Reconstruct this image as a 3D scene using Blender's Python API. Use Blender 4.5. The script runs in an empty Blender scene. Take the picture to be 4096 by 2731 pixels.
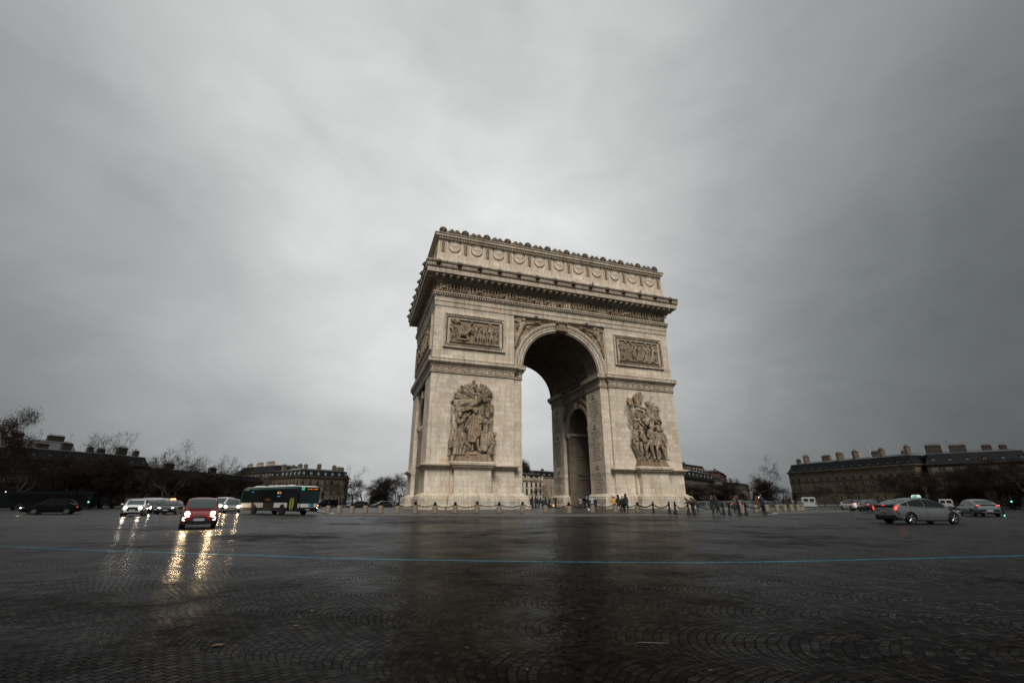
import bpy, bmesh, math, random
from math import sin, cos, pi, radians as R, sqrt, atan2, tan, atan, floor
from mathutils import Vector, Matrix, Euler
rnd = random.Random(7)
C = bpy.context.scene.collection
sc = bpy.context.scene
ROAD = -0.27

# ---------------------------------------------------------------- viewpoint frame (for laying out the square)
EYE = Vector((-31.68, -66.05, 1.01)); YAW = R(18.83); PITCH = R(19.907); FPX = 1768.08
def G(px, rad):
    """plan position at a bearing (photo column) and a distance from the photographer"""
    a = YAW + atan((px - 2048) * cos(PITCH) / FPX)
    return (EYE.x + rad * sin(a), EYE.y + rad * cos(a))
def away(px):
    """plan angle of the bearing"""
    return pi / 2 - (YAW + atan((px - 2048) * cos(PITCH) / FPX))

# ---------------------------------------------------------------- mesh builder
class MB:
    def __init__(s): s.v = []; s.f = []
    def add(s, vs, fs):
        b = len(s.v); s.v += [tuple(p) for p in vs]; s.f += [tuple(i + b for i in f) for f in fs]
        return s
    def box(s, x0, x1, y0, y1, z0, z1):
        return s.add([(x0,y0,z0),(x1,y0,z0),(x1,y1,z0),(x0,y1,z0),(x0,y0,z1),(x1,y0,z1),(x1,y1,z1),(x0,y1,z1)],
                     [(0,3,2,1),(4,5,6,7),(0,1,5,4),(1,2,6,5),(2,3,7,6),(3,0,4,7)])
    def obox(s, c, sx, sy, sz, rz=0, ry=0, rx=0):
        m = Matrix.Translation(c) @ Euler((rx, ry, rz)).to_matrix().to_4x4()
        p = [m @ Vector((a*sx/2, b*sy/2, d*sz/2)) for a,b,d in ((-1,-1,-1),(1,-1,-1),(1,1,-1),(-1,1,-1),(-1,-1,1),(1,-1,1),(1,1,1),(-1,1,1))]
        return s.add(p, [(0,3,2,1),(4,5,6,7),(0,1,5,4),(1,2,6,5),(2,3,7,6),(3,0,4,7)])
    def prism(s, poly, axis, lo, hi):
        """polygon in the two other axes (order kept), extruded along axis"""
        n = len(poly)
        def P(a, b, t): return {'x': (t, a, b), 'y': (a, t, b), 'z': (a, b, t)}[axis]
        return s.add([P(a,b,lo) for a,b in poly] + [P(a,b,hi) for a,b in poly],
                     [tuple(range(n))[::-1], tuple(range(n, 2*n))] + [(i, (i+1)%n, n+(i+1)%n, n+i) for i in range(n)])
    def tube(s, p, q, r0, r1=None, n=8, cap=True):
        r1 = r0 if r1 is None else r1
        p, q = Vector(p), Vector(q); d = q - p
        if d.length < 1e-6: return s
        d.normalize(); a = d.orthogonal().normalized(); b = d.cross(a)
        vs = [p + (a*cos(2*pi*i/n) + b*sin(2*pi*i/n))*r0 for i in range(n)] + [q + (a*cos(2*pi*i/n) + b*sin(2*pi*i/n))*r1 for i in range(n)]
        fs = [(i, (i+1)%n, n+(i+1)%n, n+i) for i in range(n)]
        if cap: fs += [tuple(range(n))[::-1], tuple(range(n, 2*n))]
        return s.add(vs, fs)
    def ptube(s, pts, rs, n=8, closed=False):
        """tube along a polyline with shared rings"""
        pts = [Vector(p) for p in pts]; m = len(pts)
        if not hasattr(rs, '__len__'): rs = [rs]*m
        vs = []; up = None
        for i, p in enumerate(pts):
            if closed: d = pts[(i+1)%m] - pts[i-1]
            else: d = pts[min(i+1, m-1)] - pts[max(i-1, 0)]
            d.normalize()
            if up is None: up = d.orthogonal().normalized()
            a = (up - d*up.dot(d)); a = a.normalized() if a.length > 1e-5 else d.orthogonal().normalized(); up = a
            b = d.cross(a)
            vs += [p + (a*cos(2*pi*k/n) + b*sin(2*pi*k/n))*rs[i] for k in range(n)]
        fs = []
        for i in range(m if closed else m-1):
            j = (i+1) % m
            fs += [(i*n+k, i*n+(k+1)%n, j*n+(k+1)%n, j*n+k) for k in range(n)]
        if not closed: fs += [tuple(range(n))[::-1], tuple(range((m-1)*n, m*n))]
        return s.add(vs, fs)
    def ball(s, c, rx, ry=None, rz=None, nu=10, nv=7, m=None):
        ry = rx if ry is None else ry; rz = rx if rz is None else rz
        vs = [(0,0,-1)] + [(cos(2*pi*i/nu)*sin(pi*j/nv), sin(2*pi*i/nu)*sin(pi*j/nv), -cos(pi*j/nv)) for j in range(1, nv) for i in range(nu)] + [(0,0,1)]
        vs = [Vector((a*rx, b*ry, d*rz)) for a,b,d in vs]
        if m is not None: vs = [m @ v for v in vs]
        vs = [v + Vector(c) for v in vs]
        fs = [(0, 1+(i+1)%nu, 1+i) for i in range(nu)]
        for j in range(nv-2):
            fs += [(1+j*nu+i, 1+j*nu+(i+1)%nu, 1+(j+1)*nu+(i+1)%nu, 1+(j+1)*nu+i) for i in range(nu)]
        t = len(vs)-1; b = 1+(nv-2)*nu
        fs += [(b+i, b+(i+1)%nu, t) for i in range(nu)]
        return s.add(vs, fs)
    def cap(s, p, q, r0, r1=None, n=8):
        """capsule"""
        r1 = r0 if r1 is None else r1
        s.tube(p, q, r0, r1, n); s.ball(p, r0, nu=n, nv=5); s.ball(q, r1, nu=n, nv=5)
        return s
    def lathe(s, prof, n=16, c=(0,0,0), axis='z', cap=True):
        vs = []; m = len(prof)
        for r, z in prof:
            for i in range(n):
                a = 2*pi*i/n; x, y = r*cos(a), r*sin(a)
                vs.append({'z': (c[0]+x, c[1]+y, c[2]+z), 'y': (c[0]+x, c[1]+z, c[2]+y), 'x': (c[0]+z, c[1]+x, c[2]+y)}[axis])
        fs = [(j*n+i, j*n+(i+1)%n, (j+1)*n+(i+1)%n, (j+1)*n+i) for j in range(m-1) for i in range(n)]
        if cap: fs += [tuple(range(n))[::-1], tuple(range((m-1)*n, m*n))]
        return s.add(vs, fs)
    def sweep(s, prof, path, closed=True, flip=False):
        """profile [(out, z)] along plan polygon (counter-clockwise), mitred; closed profile is capped to a solid"""
        n = len(path); k = len(prof); vs = []
        for i in range(n):
            p0, p1, p2 = Vector(path[i-1]), Vector(path[i]), Vector(path[(i+1)%n])
            if closed or 0 < i < n-1: d1, d2 = (p1-p0).normalized(), (p2-p1).normalized()
            elif i == 0: d1 = d2 = (p2-p1).normalized()
            else: d1 = d2 = (p1-p0).normalized()
            n1, n2 = Vector((d1.y, -d1.x)), Vector((d2.y, -d2.x))
            m = n1 + n2; m = m / max(m.dot(n1), .2) if m.length > 1e-6 else n1
            for o, z in prof: vs.append((p1.x + m.x*o, p1.y + m.y*o, z))
        fs = []
        for i in range(n if closed else n-1):
            j = (i+1) % n
            fs += [(i*k+a, j*k+a, j*k+a+1, i*k+a+1) for a in range(k-1)]
            fs += [(i*k+k-1, j*k+k-1, j*k, i*k)]
        if not closed: fs += [tuple(range(k)), tuple(range((n-1)*k, n*k))[::-1]]
        return s.add(vs, fs)
    def loft(s, rings, cap=True):
        n = len(rings[0]); m = len(rings); vs = [p for r in rings for p in r]
        fs = [(i*n+k, i*n+(k+1)%n, (i+1)*n+(k+1)%n, (i+1)*n+k) for i in range(m-1) for k in range(n)]
        if cap: fs += [tuple(range(n))[::-1], tuple(range((m-1)*n, m*n))]
        return s.add(vs, fs)
    def patch(s, rows):
        n = len(rows[0]); m = len(rows); vs = [p for r in rows for p in r]
        return s.add(vs, [(i*n+k, i*n+k+1, (i+1)*n+k+1, (i+1)*n+k) for i in range(m-1) for k in range(n-1)])
    def ring(s, c, r0, r1, t0, t1, a0=0, a1=pi, n=48, plane='xz'):
        """arch band: radii r0..r1 in plane xz (thickness along y) or yz (along x)"""
        vs = []
        for i in range(n+1):
            a = a0 + (a1-a0)*i/n
            for r, t in ((r0,t0),(r1,t0),(r1,t1),(r0,t1)):
                u, w = c[0] + r*cos(a), c[1] + r*sin(a)
                vs.append((u, t, w) if plane == 'xz' else (t, u, w))
        fs = [(i*4+k, i*4+(k+1)%4, i*4+4+(k+1)%4, i*4+4+k) for i in range(n) for k in range(4)] + [(0,3,2,1), (n*4,n*4+1,n*4+2,n*4+3)]
        return s.add(vs, fs)
    def mesh(s, name, smooth=0, up=False):
        me = bpy.data.meshes.new(name); me.from_pydata(s.v, [], s.f); me.validate(); 
        bm = bmesh.new(); bm.from_mesh(me); bmesh.ops.recalc_face_normals(bm, faces=bm.faces); bm.to_mesh(me); bm.free()
        if up and me.polygons[0].normal.z < 0: me.flip_normals()
        if smooth:
            me.shade_smooth()
            if smooth < 180: me.set_sharp_from_angle(angle=R(smooth))
        return me
    def build(s, name, mat, parent=None, smooth=0, loc=(0,0,0), rot=(0,0,0), up=False):
        return link(name, s.mesh(name, smooth, up), mat, parent, loc, rot)

def link(name, me, mat, parent=None, loc=(0,0,0), rot=(0,0,0)):
    o = bpy.data.objects.new(name, me); C.objects.link(o)
    if mat is not None and not me.materials: me.materials.append(mat)
    o.parent = parent; o.location = loc; o.rotation_euler = rot
    return o
def thing(name, label, cat, loc=(0,0,0), rz=0, group=None):
    o = bpy.data.objects.new(name, None); C.objects.link(o); o.empty_display_size = .3
    o.location = loc; o.rotation_euler = (0, 0, rz)
    return tag(o, label, cat, group)
def tag(o, label, cat, group=None):
    o['label'] = label; o['category'] = cat
    if group: o['group'] = group
    return o
def struct(o, kind='structure'):
    o['kind'] = kind; return o
def copy_tree(o, parent=None):
    c = o.copy(); C.objects.link(c); c.parent = parent
    for ch in list(o.children): copy_tree(ch, c)
    return c
def evaluated(o):
    """bake an object's modifiers into its mesh"""
    bpy.context.view_layer.update()
    dg = bpy.context.evaluated_depsgraph_get()
    me = bpy.data.meshes.new_from_object(o.evaluated_get(dg)); old = o.data
    o.modifiers.clear(); o.data = me; bpy.data.meshes.remove(old)
    return o
def remeshed(o, voxel, smooth=2):
    m = o.modifiers.new('r', 'REMESH'); m.mode = 'VOXEL'; m.voxel_size = voxel; m.use_smooth_shade = True
    if smooth:
        q = o.modifiers.new('s', 'SMOOTH'); q.iterations = smooth; q.factor = .4
    mats = [x for x in o.data.materials]
    evaluated(o)
    if not o.data.materials:
        for x in mats: o.data.materials.append(x)
    return o
def text_mesh(body, size, depth=.01, align='CENTER'):
    cu = bpy.data.curves.new('writing', 'FONT'); cu.body = body; cu.size = size; cu.extrude = depth
    cu.align_x = align; cu.align_y = 'CENTER'; cu.resolution_u = 2
    o = bpy.data.objects.new('writing', cu); C.objects.link(o); bpy.context.view_layer.update()
    me = bpy.data.meshes.new_from_object(o.evaluated_get(bpy.context.evaluated_depsgraph_get()))
    bpy.data.objects.remove(o); bpy.data.curves.remove(cu)
    return me

# ---------------------------------------------------------------- materials
class NT:
    def __init__(s, tree): s.t = tree
    def n(s, typ, props=None, **ins):
        nd = s.t.nodes.new('ShaderNode' + typ)
        for k, v in (props or {}).items(): setattr(nd, k, v)
        for k, v in ins.items():
            k2 = k.replace('_', ' ')
            sock = nd.inputs[int(k[1:])] if k[0] == 'i' and k[1:].isdigit() else nd.inputs[k2]
            s.set(sock, v)
        return nd
    def set(s, sock, v):
        if isinstance(v, bpy.types.NodeSocket): s.t.links.new(v, sock)
        elif isinstance(v, bpy.types.Node): s.t.links.new(v.outputs[0], sock)
        else:
            if sock.type == 'RGBA' and len(v) == 3: v = (*v, 1)
            sock.default_value = v
    def m(s, op, a, b=None, c=None, clamp=False):
        nd = s.n('Math', {'operation': op, 'use_clamp': clamp}); s.set(nd.inputs[0], a)
        if b is not None: s.set(nd.inputs[1], b)
        if c is not None: s.set(nd.inputs[2], c)
        return nd.outputs[0]
    def mix(s, f, a, b, mode='MIX'):
        nd = s.n('Mix', {'data_type': 'RGBA', 'blend_type': mode}); s.set(nd.inputs[0], f); s.set(nd.inputs[6], a); s.set(nd.inputs[7], b)
        return nd.outputs[2]
    def ramp(s, f, stops):
        nd = s.n('ValToRGB'); s.set(nd.inputs[0], f); e = nd.color_ramp.elements
        while len(e) < len(stops): e.new(.5)
        for el, (p, c) in zip(e, stops): el.position = p; el.color = (*c, 1) if hasattr(c, '__len__') else (c, c, c, 1)
        return nd.outputs[0]
    def noise(s, vec, scale, detail=4, rough=.55, dist=0):
        return s.n('TexNoise', None, Vector=vec, Scale=scale, Detail=detail, Roughness=rough, Distortion=dist).outputs[0]
def newmat(name):
    m = bpy.data.materials.new(name); m.use_nodes = True; m.node_tree.nodes.clear()
    t = NT(m.node_tree); o = t.n('OutputMaterial'); b = t.n('BsdfPrincipled'); t.set(o.inputs[0], b.outputs[0])
    return m, t, b
MATS = {}
def mat(name, col, rough=.5, metal=0, var=.25, scale=3, bump=0, coat=0, emit=None, spec=.5):
    if name in MATS: return MATS[name]
    m, t, b = newmat(name); MATS[name] = m
    co = t.n('TexCoord').outputs['Object']
    f = t.noise(co, scale, 5)
    c = tuple(col)
    t.set(b.inputs['Base Color'], t.mix(f, tuple(x*(1-var) for x in c), tuple(min(1, x*(1+var)) for x in c)))
    t.set(b.inputs['Roughness'], t.m('MULTIPLY_ADD', t.noise(co, scale*2.3, 3), .25*rough, rough*.88))
    b.inputs['Metallic'].default_value = metal; b.inputs['Specular IOR Level'].default_value = spec
    if coat: b.inputs['Coat Weight'].default_value = coat; b.inputs['Coat Roughness'].default_value = .06
    if bump:
        bn = t.n('Bump', None, Strength=.5, Distance=bump, Height=t.noise(co, scale*6, 5)); t.set(b.inputs['Normal'], bn)
    if emit:
        b.inputs['Emission Color'].default_value = (*emit[0], 1); b.inputs['Emission Strength'].default_value = emit[1]
    return m

def stone_mat(name, light, dark, bw=1.9, bh=.76, blocks=True, stain=.6, grime=0., bump=.02, chisel=0., ledges=()):
    """ashlar: courses of blocks with tint differences, ochre patches and rain streaks"""
    m, t, b = newmat(name); MATS[name] = m
    co = t.n('TexCoord').outputs['Object']; sp = t.n('SeparateXYZ', None, Vector=co)
    nrm = t.n('SeparateXYZ', None, Vector=t.n('NewGeometry').outputs['Normal'])
    fx = t.m('GREATER_THAN', t.m('ABSOLUTE', nrm.outputs[0]), .6)
    u = t.n('Mix', {'data_type': 'FLOAT'}); t.set(u.inputs[0], fx); t.set(u.inputs[2], sp.outputs[0]); t.set(u.inputs[3], sp.outputs[1])
    uv = t.n('CombineXYZ', None, X=u.outputs[0], Y=sp.outputs[2], Z=0.).outputs[0]
    n1 = t.noise(co, .35, 5); n2 = t.noise(co, 2.2, 6, .65); n3 = t.noise(co, 14, 4)
    col = t.mix(t.ramp(n1, [(.3, 0), (.7, 1)]), dark, light)
    if blocks:
        br = t.n('TexBrick', {'offset': .5}, Vector=uv, Color1=(0,0,0,1), Color2=(1,1,1,1), Mortar=(.5,.5,.5,1), Scale=1., Mortar_Size=.012, Mortar_Smooth=.2, Bias=0., Brick_Width=bw, Row_Height=bh)
        bc = br.outputs[0]
        col = t.mix(t.m('MULTIPLY', t.ramp(bc, [(.0, 1), (.30, 0)]), .62), col, tuple(x*.78 for x in dark))
        col = t.mix(t.m('MULTIPLY', t.ramp(bc, [(.72, 0), (1, 1)]), .45), col, (light[0]*1.16, light[1]*1.15, light[2]*1.13))
    # ochre patches
    oc = t.m('MULTIPLY', t.ramp(t.noise(uv, .55, 5, .6), [(.5, 0), (.72, 1)]), .55*stain)
    col = t.mix(oc, col, (light[0]*.78, light[1]*.56, light[2]*.36))
    # vertical rain streaks
    sv = t.n('VectorMath', {'operation': 'MULTIPLY'}); t.set(sv.inputs[0], uv); sv.inputs[1].default_value = (1.9, .11, 1)
    st = t.m('MULTIPLY', t.ramp(t.noise(sv.outputs[0], 1.3, 6, .7), [(.48, 0), (.72, 1)]), .62*stain)
    col = t.mix(st, col, tuple(x*.36 for x in dark))
    for zl, dz in ledges:      # soot and damp run down from each ledge in uneven tongues
        ln = t.n('VectorMath', {'operation': 'MULTIPLY'}); t.set(ln.inputs[0], uv); ln.inputs[1].default_value = (1.6, .05, 1)
        reach = t.m('MULTIPLY_ADD', t.noise(ln.outputs[0], 1.1, 5, .7), 2.6*dz, -.75*dz)
        q = t.m('DIVIDE', t.m('SUBTRACT', zl, sp.outputs[2]), t.m('MAXIMUM', reach, .05))
        col = t.mix(t.m('MULTIPLY', t.m('MULTIPLY', t.m('GREATER_THAN', q, 0), t.m('SUBTRACT', 1, q, clamp=True)), .55), col, tuple(x*.38 for x in dark))
    col = t.mix(t.m('MULTIPLY', t.ramp(n2, [(.42, 0), (.7, 1)]), .35+grime), col, tuple(x*.42 for x in dark))
    if blocks: col = t.mix(t.m('MULTIPLY', br.outputs[1], .42), col, tuple(x*.25 for x in dark))
    t.set(b.inputs['Base Color'], col); b.inputs['Roughness'].default_value = .82; b.inputs['Specular IOR Level'].default_value = .25
    h = t.m('MULTIPLY_ADD', n3, .35, n2)
    if blocks: h = t.m('SUBTRACT', h, t.m('MULTIPLY', br.outputs[1], 1.2))
    if chisel: h = t.m('MULTIPLY_ADD', t.noise(co, 2.6, 3, .6, 1.2), chisel, h)
    t.set(b.inputs['Normal'], t.n('Bump', None, Strength=.6, Distance=bump, Height=h))
    return m
STONE = stone_mat('ashlar limestone', (.68, .605, .495), (.49, .42, .33), stain=.9, ledges=((5.5, 1.5), (19.95, 1.6), (31.15, 1.5), (43.6, 1.2), (24.1, 1.0)))
TRIM = stone_mat('moulded limestone', (.61, .54, .44), (.38, .325, .25), blocks=False, stain=1.1, grime=.15)
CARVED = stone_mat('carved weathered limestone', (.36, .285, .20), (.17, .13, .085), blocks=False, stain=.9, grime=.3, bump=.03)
GROUP = stone_mat('sculpted weathered limestone', (.46, .37, .265), (.16, .124, .084), blocks=False, stain=1.0, grime=.35, bump=.06, chisel=4.5)
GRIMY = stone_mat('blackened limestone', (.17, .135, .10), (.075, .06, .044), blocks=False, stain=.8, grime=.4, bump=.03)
VAULT = stone_mat('shaded vault limestone', (.24, .195, .148), (.14, .113, .085), blocks=False, stain=.4)  # the vault's inner shade is put into this stone colour
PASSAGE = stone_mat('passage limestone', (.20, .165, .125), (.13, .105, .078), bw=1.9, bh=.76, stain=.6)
# ---------------------------------------------------------------- render, camera, sky, sun
sc.render.engine = 'CYCLES'; sc.cycles.use_denoising = True; sc.cycles.max_bounces = 6; sc.cycles.sample_clamp_indirect = 6
vs_ = sc.view_settings; vs_.view_transform = 'Standard'; vs_.look = 'None'; vs_.gamma = 1; vs_.exposure = 1.12; vs_.use_curve_mapping = False
cam = bpy.data.cameras.new('camera'); co_ = bpy.data.objects.new('camera', cam); C.objects.link(co_); sc.camera = co_
cam.sensor_width = 36; cam.lens = FPX / 4096 * 36; cam.clip_end = 6000; cam.clip_start = .05
co_.location = EYE; co_.rotation_euler = (pi/2 + PITCH, R(.05), -YAW)

SUN_AZ = R(197); SUN_EL = R(47)             # compass-like: measured from +Y clockwise
w = bpy.data.worlds.new('World'); sc.world = w; w.use_nodes = True; w.node_tree.nodes.clear()
t = NT(w.node_tree)
d = t.n('VectorMath', {'operation': 'NORMALIZE'}); t.set(d.inputs[0], t.n('TexCoord').outputs['Generated']); d = d.outputs[0]
sp = t.n('SeparateXYZ', None, Vector=d)
def lobe(az, el, k):
    dv = (sin(R(az))*cos(R(el)), cos(R(az))*cos(R(el)), sin(R(el)))
    q = t.n('VectorMath', {'operation': 'DOT_PRODUCT'}); t.set(q.inputs[0], d); q.inputs[1].default_value = dv
    return t.m('POWER', t.m('MULTIPLY_ADD', q.outputs['Value'], .5, .5), k)
# clouds drawn on a flat layer overhead, so they crowd together towards the horizon
zc = t.m('ADD', t.m('MAXIMUM', sp.outputs[2], 0), .16)
cx = t.n('CombineXYZ', None, X=t.m('DIVIDE', sp.outputs[0], zc), Y=t.m('DIVIDE', sp.outputs[1], zc), Z=.37).outputs[0]
dm = t.n('VectorMath', {'operation': 'MULTIPLY'}); t.set(dm.inputs[0], d); dm.inputs[1].default_value = (1, 1, 1.7)
big = t.m('MULTIPLY_ADD', t.noise(dm.outputs[0], 1.7, 4, .5, .3), .88, t.m('MULTIPLY', t.noise(cx, .62, 4, .5, .4), .12)); fine = t.m('MULTIPLY_ADD', t.noise(dm.outputs[0], 4.6, 7, .55, .5), .85, t.m('MULTIPLY', t.noise(cx, 1.9, 6, .58, .6), .15))
cl = t.m('MULTIPLY_ADD', t.m('SUBTRACT', big, .5), 1.0, t.m('MULTIPLY_ADD', t.m('SUBTRACT', fine, .5), .45, 1.0))
front = t.m('ADD', t.m('ADD', t.m('MULTIPLY', lobe(13, 43, 8.6), .20), t.m('MULTIPLY', lobe(7, 9, 7.0), .105)), t.m('MULTIPLY', lobe(19, 9, 20), .06))
back = t.m('MULTIPLY', lobe(215, 60, 4), .26)
lum = t.m('MULTIPLY', t.m('ADD', t.m('ADD', front, back), .022), cl)
tint = t.mix(t.m('MULTIPLY', lum, 4.0, clamp=True), (.90, .99, 1.04), (.985, 1.0, 1.0))
overcast = t.n('VectorMath', {'operation': 'SCALE'}); t.set(overcast.inputs[0], tint); t.set(overcast.inputs[3], lum)
sky = t.n('TexSky', {'sky_type': 'NISHITA', 'sun_disc': False, 'sun_elevation': SUN_EL, 'sun_rotation': SUN_AZ, 'air_density': 1.5, 'dust_density': 4.0})
b1 = t.n('Background', None, Color=sky.outputs[0], Strength=.03); b2 = t.n('Background', None, Color=overcast.outputs[0], Strength=1.)
mx = t.n('MixShader', None, Fac=.95); t.set(mx.inputs[1], b1.outputs[0]); t.set(mx.inputs[2], b2.outputs[0])
t.set(t.n('OutputWorld').inputs[0], mx.outputs[0])
sun = bpy.data.lights.new('sun', 'SUN'); sun.energy = 1.5; sun.angle = R(20); sun.color = (1, .95, .88)
so = bpy.data.objects.new('sun', sun); C.objects.link(so)
to_sun = Vector((sin(SUN_AZ)*cos(SUN_EL), cos(SUN_AZ)*cos(SUN_EL), sin(SUN_EL)))
so.rotation_euler = to_sun.to_track_quat('Z', 'Y').to_euler(); so.location = to_sun*200

# ---------------------------------------------------------------- wet cobbles
def cobble_mat(name, width, stone, c1, c2, joint, wet=1., rotz=0., fans=True):
    m, t, b = newmat(name)
    co = t.n('TexCoord').outputs['Object']
    mp = t.n('Mapping'); t.set(mp.inputs['Vector'], co); mp.inputs['Rotation'].default_value = (0, 0, rotz)
    wob = t.n('TexNoise', {'noise_dimensions': '3D'}, Vector=mp.outputs[0], Scale=2.2, Detail=2.)
    wob2 = t.n('TexNoise', {'noise_dimensions': '3D'}, Vector=mp.outputs[0], Scale=.23, Detail=2.); wa = t.n('VectorMath', {'operation': 'MULTIPLY_ADD'}); t.set(wa.inputs[0], wob2.outputs[1]); wa.inputs[1].default_value = (.7, .7, 0); t.set(wa.inputs[2], mp.outputs[0])
    wob3 = t.n('TexNoise', {'noise_dimensions': '3D'}, Vector=mp.outputs[0], Scale=11., Detail=1.); wb = t.n('VectorMath', {'operation': 'MULTIPLY_ADD'}); t.set(wb.inputs[0], wob3.outputs[1]); wb.inputs[1].default_value = (.022, .022, 0); t.set(wb.inputs[2], wa.outputs[0])
    wv = t.n('VectorMath', {'operation': 'MULTIPLY_ADD'}); t.set(wv.inputs[0], wob.outputs[1]); wv.inputs[1].default_value = (.10, .10, 0); t.set(wv.inputs[2], wb.outputs[0])
    s = t.n('SeparateXYZ', None, Vector=wv.outputs[0])
    if fans:
        xs = t.m('DIVIDE', s.outputs[0], width)
        u = t.m('MULTIPLY_ADD', t.m('FRACT', xs), 2, -1)
        a = t.m('ARCSINE', t.m('MULTIPLY', u, .74))
        arc = t.m('MULTIPLY', t.m('SUBTRACT', 1, t.m('COSINE', a)), width*.68)
        uu = t.m('ADD', t.m('MULTIPLY', a, width*.68), t.m('MULTIPLY', t.m('FLOOR', xs), 7.31))
        vv = t.m('ADD', s.outputs[1], arc)
    else: uu, vv = s.outputs[0], s.outputs[1]
    uv = t.n('CombineXYZ', None, X=uu, Y=vv, Z=0.).outputs[0]
    br = t.n('TexBrick', {'offset': .5}, Vector=uv, Color1=(0,0,0,1), Color2=(1,1,1,1), Mortar=(.4,.4,.4,1), Scale=1., Mortar_Size=stone*.105, Mortar_Smooth=.5, Bias=0., Brick_Width=stone*1.18, Row_Height=stone)
    tint = t.m('POWER', br.outputs[0], 1.6); mort = t.m('MULTIPLY', br.outputs[1], t.m('MULTIPLY_ADD', t.ramp(t.noise(co, .55, 5, .6), [(.34, 0), (.60, 1)]), .6, .4))
    big = t.noise(co, .16, 4, .5); mid = t.noise(co, .9, 4); grit = t.noise(co, 34, 4, .7); grit2 = t.noise(co, 9, 3)
    flood = t.ramp(t.m('ADD', t.m('MULTIPLY_ADD', mid, .42, t.m('MULTIPLY', big, .62)), t.m('MULTIPLY', t.noise(co, 4.0, 3, .6), .22)), [(.47, 0), (.76, 1)])      # where the rain stands over the joints
    col = t.mix(tint, c1, c2)
    col = t.mix(t.m('MULTIPLY', grit, .8), col, tuple(x*.45 for x in c1))
    col = t.mix(t.m('MULTIPLY', mort, .62), col, joint)
    ro = t.m('MULTIPLY_ADD', flood, -.22, t.m('MULTIPLY_ADD', grit2, .14, .27)); ro = t.m('ADD', ro, t.m('MULTIPLY', mort, .2))
    dome = t.m('SUBTRACT', 1, mort)
    h = t.m('ADD', t.m('MULTIPLY', dome, t.m('MULTIPLY_ADD', flood, -.75, 1.)), t.m('MULTIPLY', grit, t.m('MULTIPLY_ADD', flood, -.3, .38)))
    h = t.m('ADD', h, t.m('MULTIPLY', t.m('MULTIPLY', tint, .6), t.m('MULTIPLY_ADD', flood, -.7, 1.)))
    b1 = t.n('Bump', None, Strength=1., Distance=.007*wet, Height=h)
    b2 = t.n('Bump', None, Strength=1., Distance=.04*wet, Height=t.m('MULTIPLY_ADD', t.noise(co, 5.2, 3, .6), .30, t.noise(co, 1.5, 3)), Normal=b1.outputs[0])
    gl = t.n('BsdfGlossy', None, Color=(1,1,1,1), Roughness=ro, Normal=b2.outputs[0]); df = t.n('BsdfDiffuse', None, Color=col, Roughness=.5, Normal=b2.outputs[0])
    fr = t.n('Fresnel', None, IOR=1.33).outputs[0]
    k = t.m('MULTIPLY_ADD', flood, GLOSS[1]*wet**.3, t.m('MULTIPLY_ADD', tint, .06, GLOSS[0]))     # water film over part of the surface only
    ms = t.n('MixShader', None, Fac=t.m('MULTIPLY', t.m('MULTIPLY', t.m('POWER', fr, 1.45), k), t.m('SUBTRACT', 1, t.m('MULTIPLY', mort, .68)))); t.set(ms.inputs[1], df.outputs[0]); t.set(ms.inputs[2], gl.outputs[0])
    out = [x for x in m.node_tree.nodes if x.type == 'OUTPUT_MATERIAL'][0]; m.node_tree.nodes.remove(b); t.set(out.inputs[0], ms.outputs[0])
    return m
GLOSS = (.045, .46)
ROADM = cobble_mat('wet fan laid cobbles', 1.3, .086, (.0020, .0016, .0013), (.0125, .0103, .0086), (.0010, .0008, .0007), rotz=R(-52))
PAVE = cobble_mat('wet setts of the island', 2.2, .16, (.035, .030, .025), (.065, .056, .046), (.012, .010, .008), wet=.6, rotz=R(12), fans=False)
KERB = mat('wet granite kerb', (.11, .102, .092), .35, var=.4, scale=5, bump=.01)

# the square: one sheet reaching the horizon, finer near the middle
rs = [0, 20, 45, 70, 100, 140, 200, 300, 600, 1500, 4000]; na = 72; mb = MB(); vs = [(0, 0, ROAD)]; fs = []
for k, r in enumerate(rs[1:]):
    z = ROAD - .006*max(0, min(r, 300) - 120)
    vs += [(r*cos(2*pi*i/na), 11 + r*sin(2*pi*i/na), z) for i in range(na)]
fs = [(0, 1+i, 1+(i+1)%na) for i in range(na)]
for k in range(len(rs)-2):
    fs += [(1+k*na+i, 1+(k+1)*na+i, 1+(k+1)*na+(i+1)%na, 1+k*na+(i+1)%na) for i in range(na)]
mb.add(vs, fs); ground = struct(mb.build('road', ROADM, smooth=180, up=True))

# the central island with its kerb
ISL = [(-33.9,-15.9),(-30.5,-17.5),(-26.6,-19.4),(-19.5,-23.2),(-12.1,-25.9),(-7.0,-27.3),(-2.95,-28.3),(-2.2,-28.5),(2,-29.2),(8,-28.4),(11.4,-27.3),(12,-27.0),(17,-26.2),(25,-24.4),(28.6,-22.9),(30.0,-21.5),(31,-18),(33,-8),(36,4),(36.5,16),(34,30),(26,42),(12,49),(-6,49),(-22,44),(-33,33),(-37,20),(-37,8),(-35.2,-3),(-34.0,-10),(-33.7,-14)]
def isz(i): return -.245 if 7 <= i <= 10 else -.115
n = len(ISL); vs = []; cx_, cy_ = 0, 9
for k, (f, z) in enumerate(((1., None), (1., None), (.985, None), (.9, -.08), (.7, -.02), (.35, 0.), )):
    for i, (x, y) in enumerate(ISL):
        zz = (ROAD-.05 if k == 0 else isz(i) if k < 3 else z)
        vs.append((cx_+(x-cx_)*f, cy_+(y-cy_)*f, zz))
fs = [(k*n+i, k*n+(i+1)%n, (k+1)*n+(i+1)%n, (k+1)*n+i) for k in range(2, 5) for i in range(n)] + [tuple(range(5*n, 6*n))]
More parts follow.
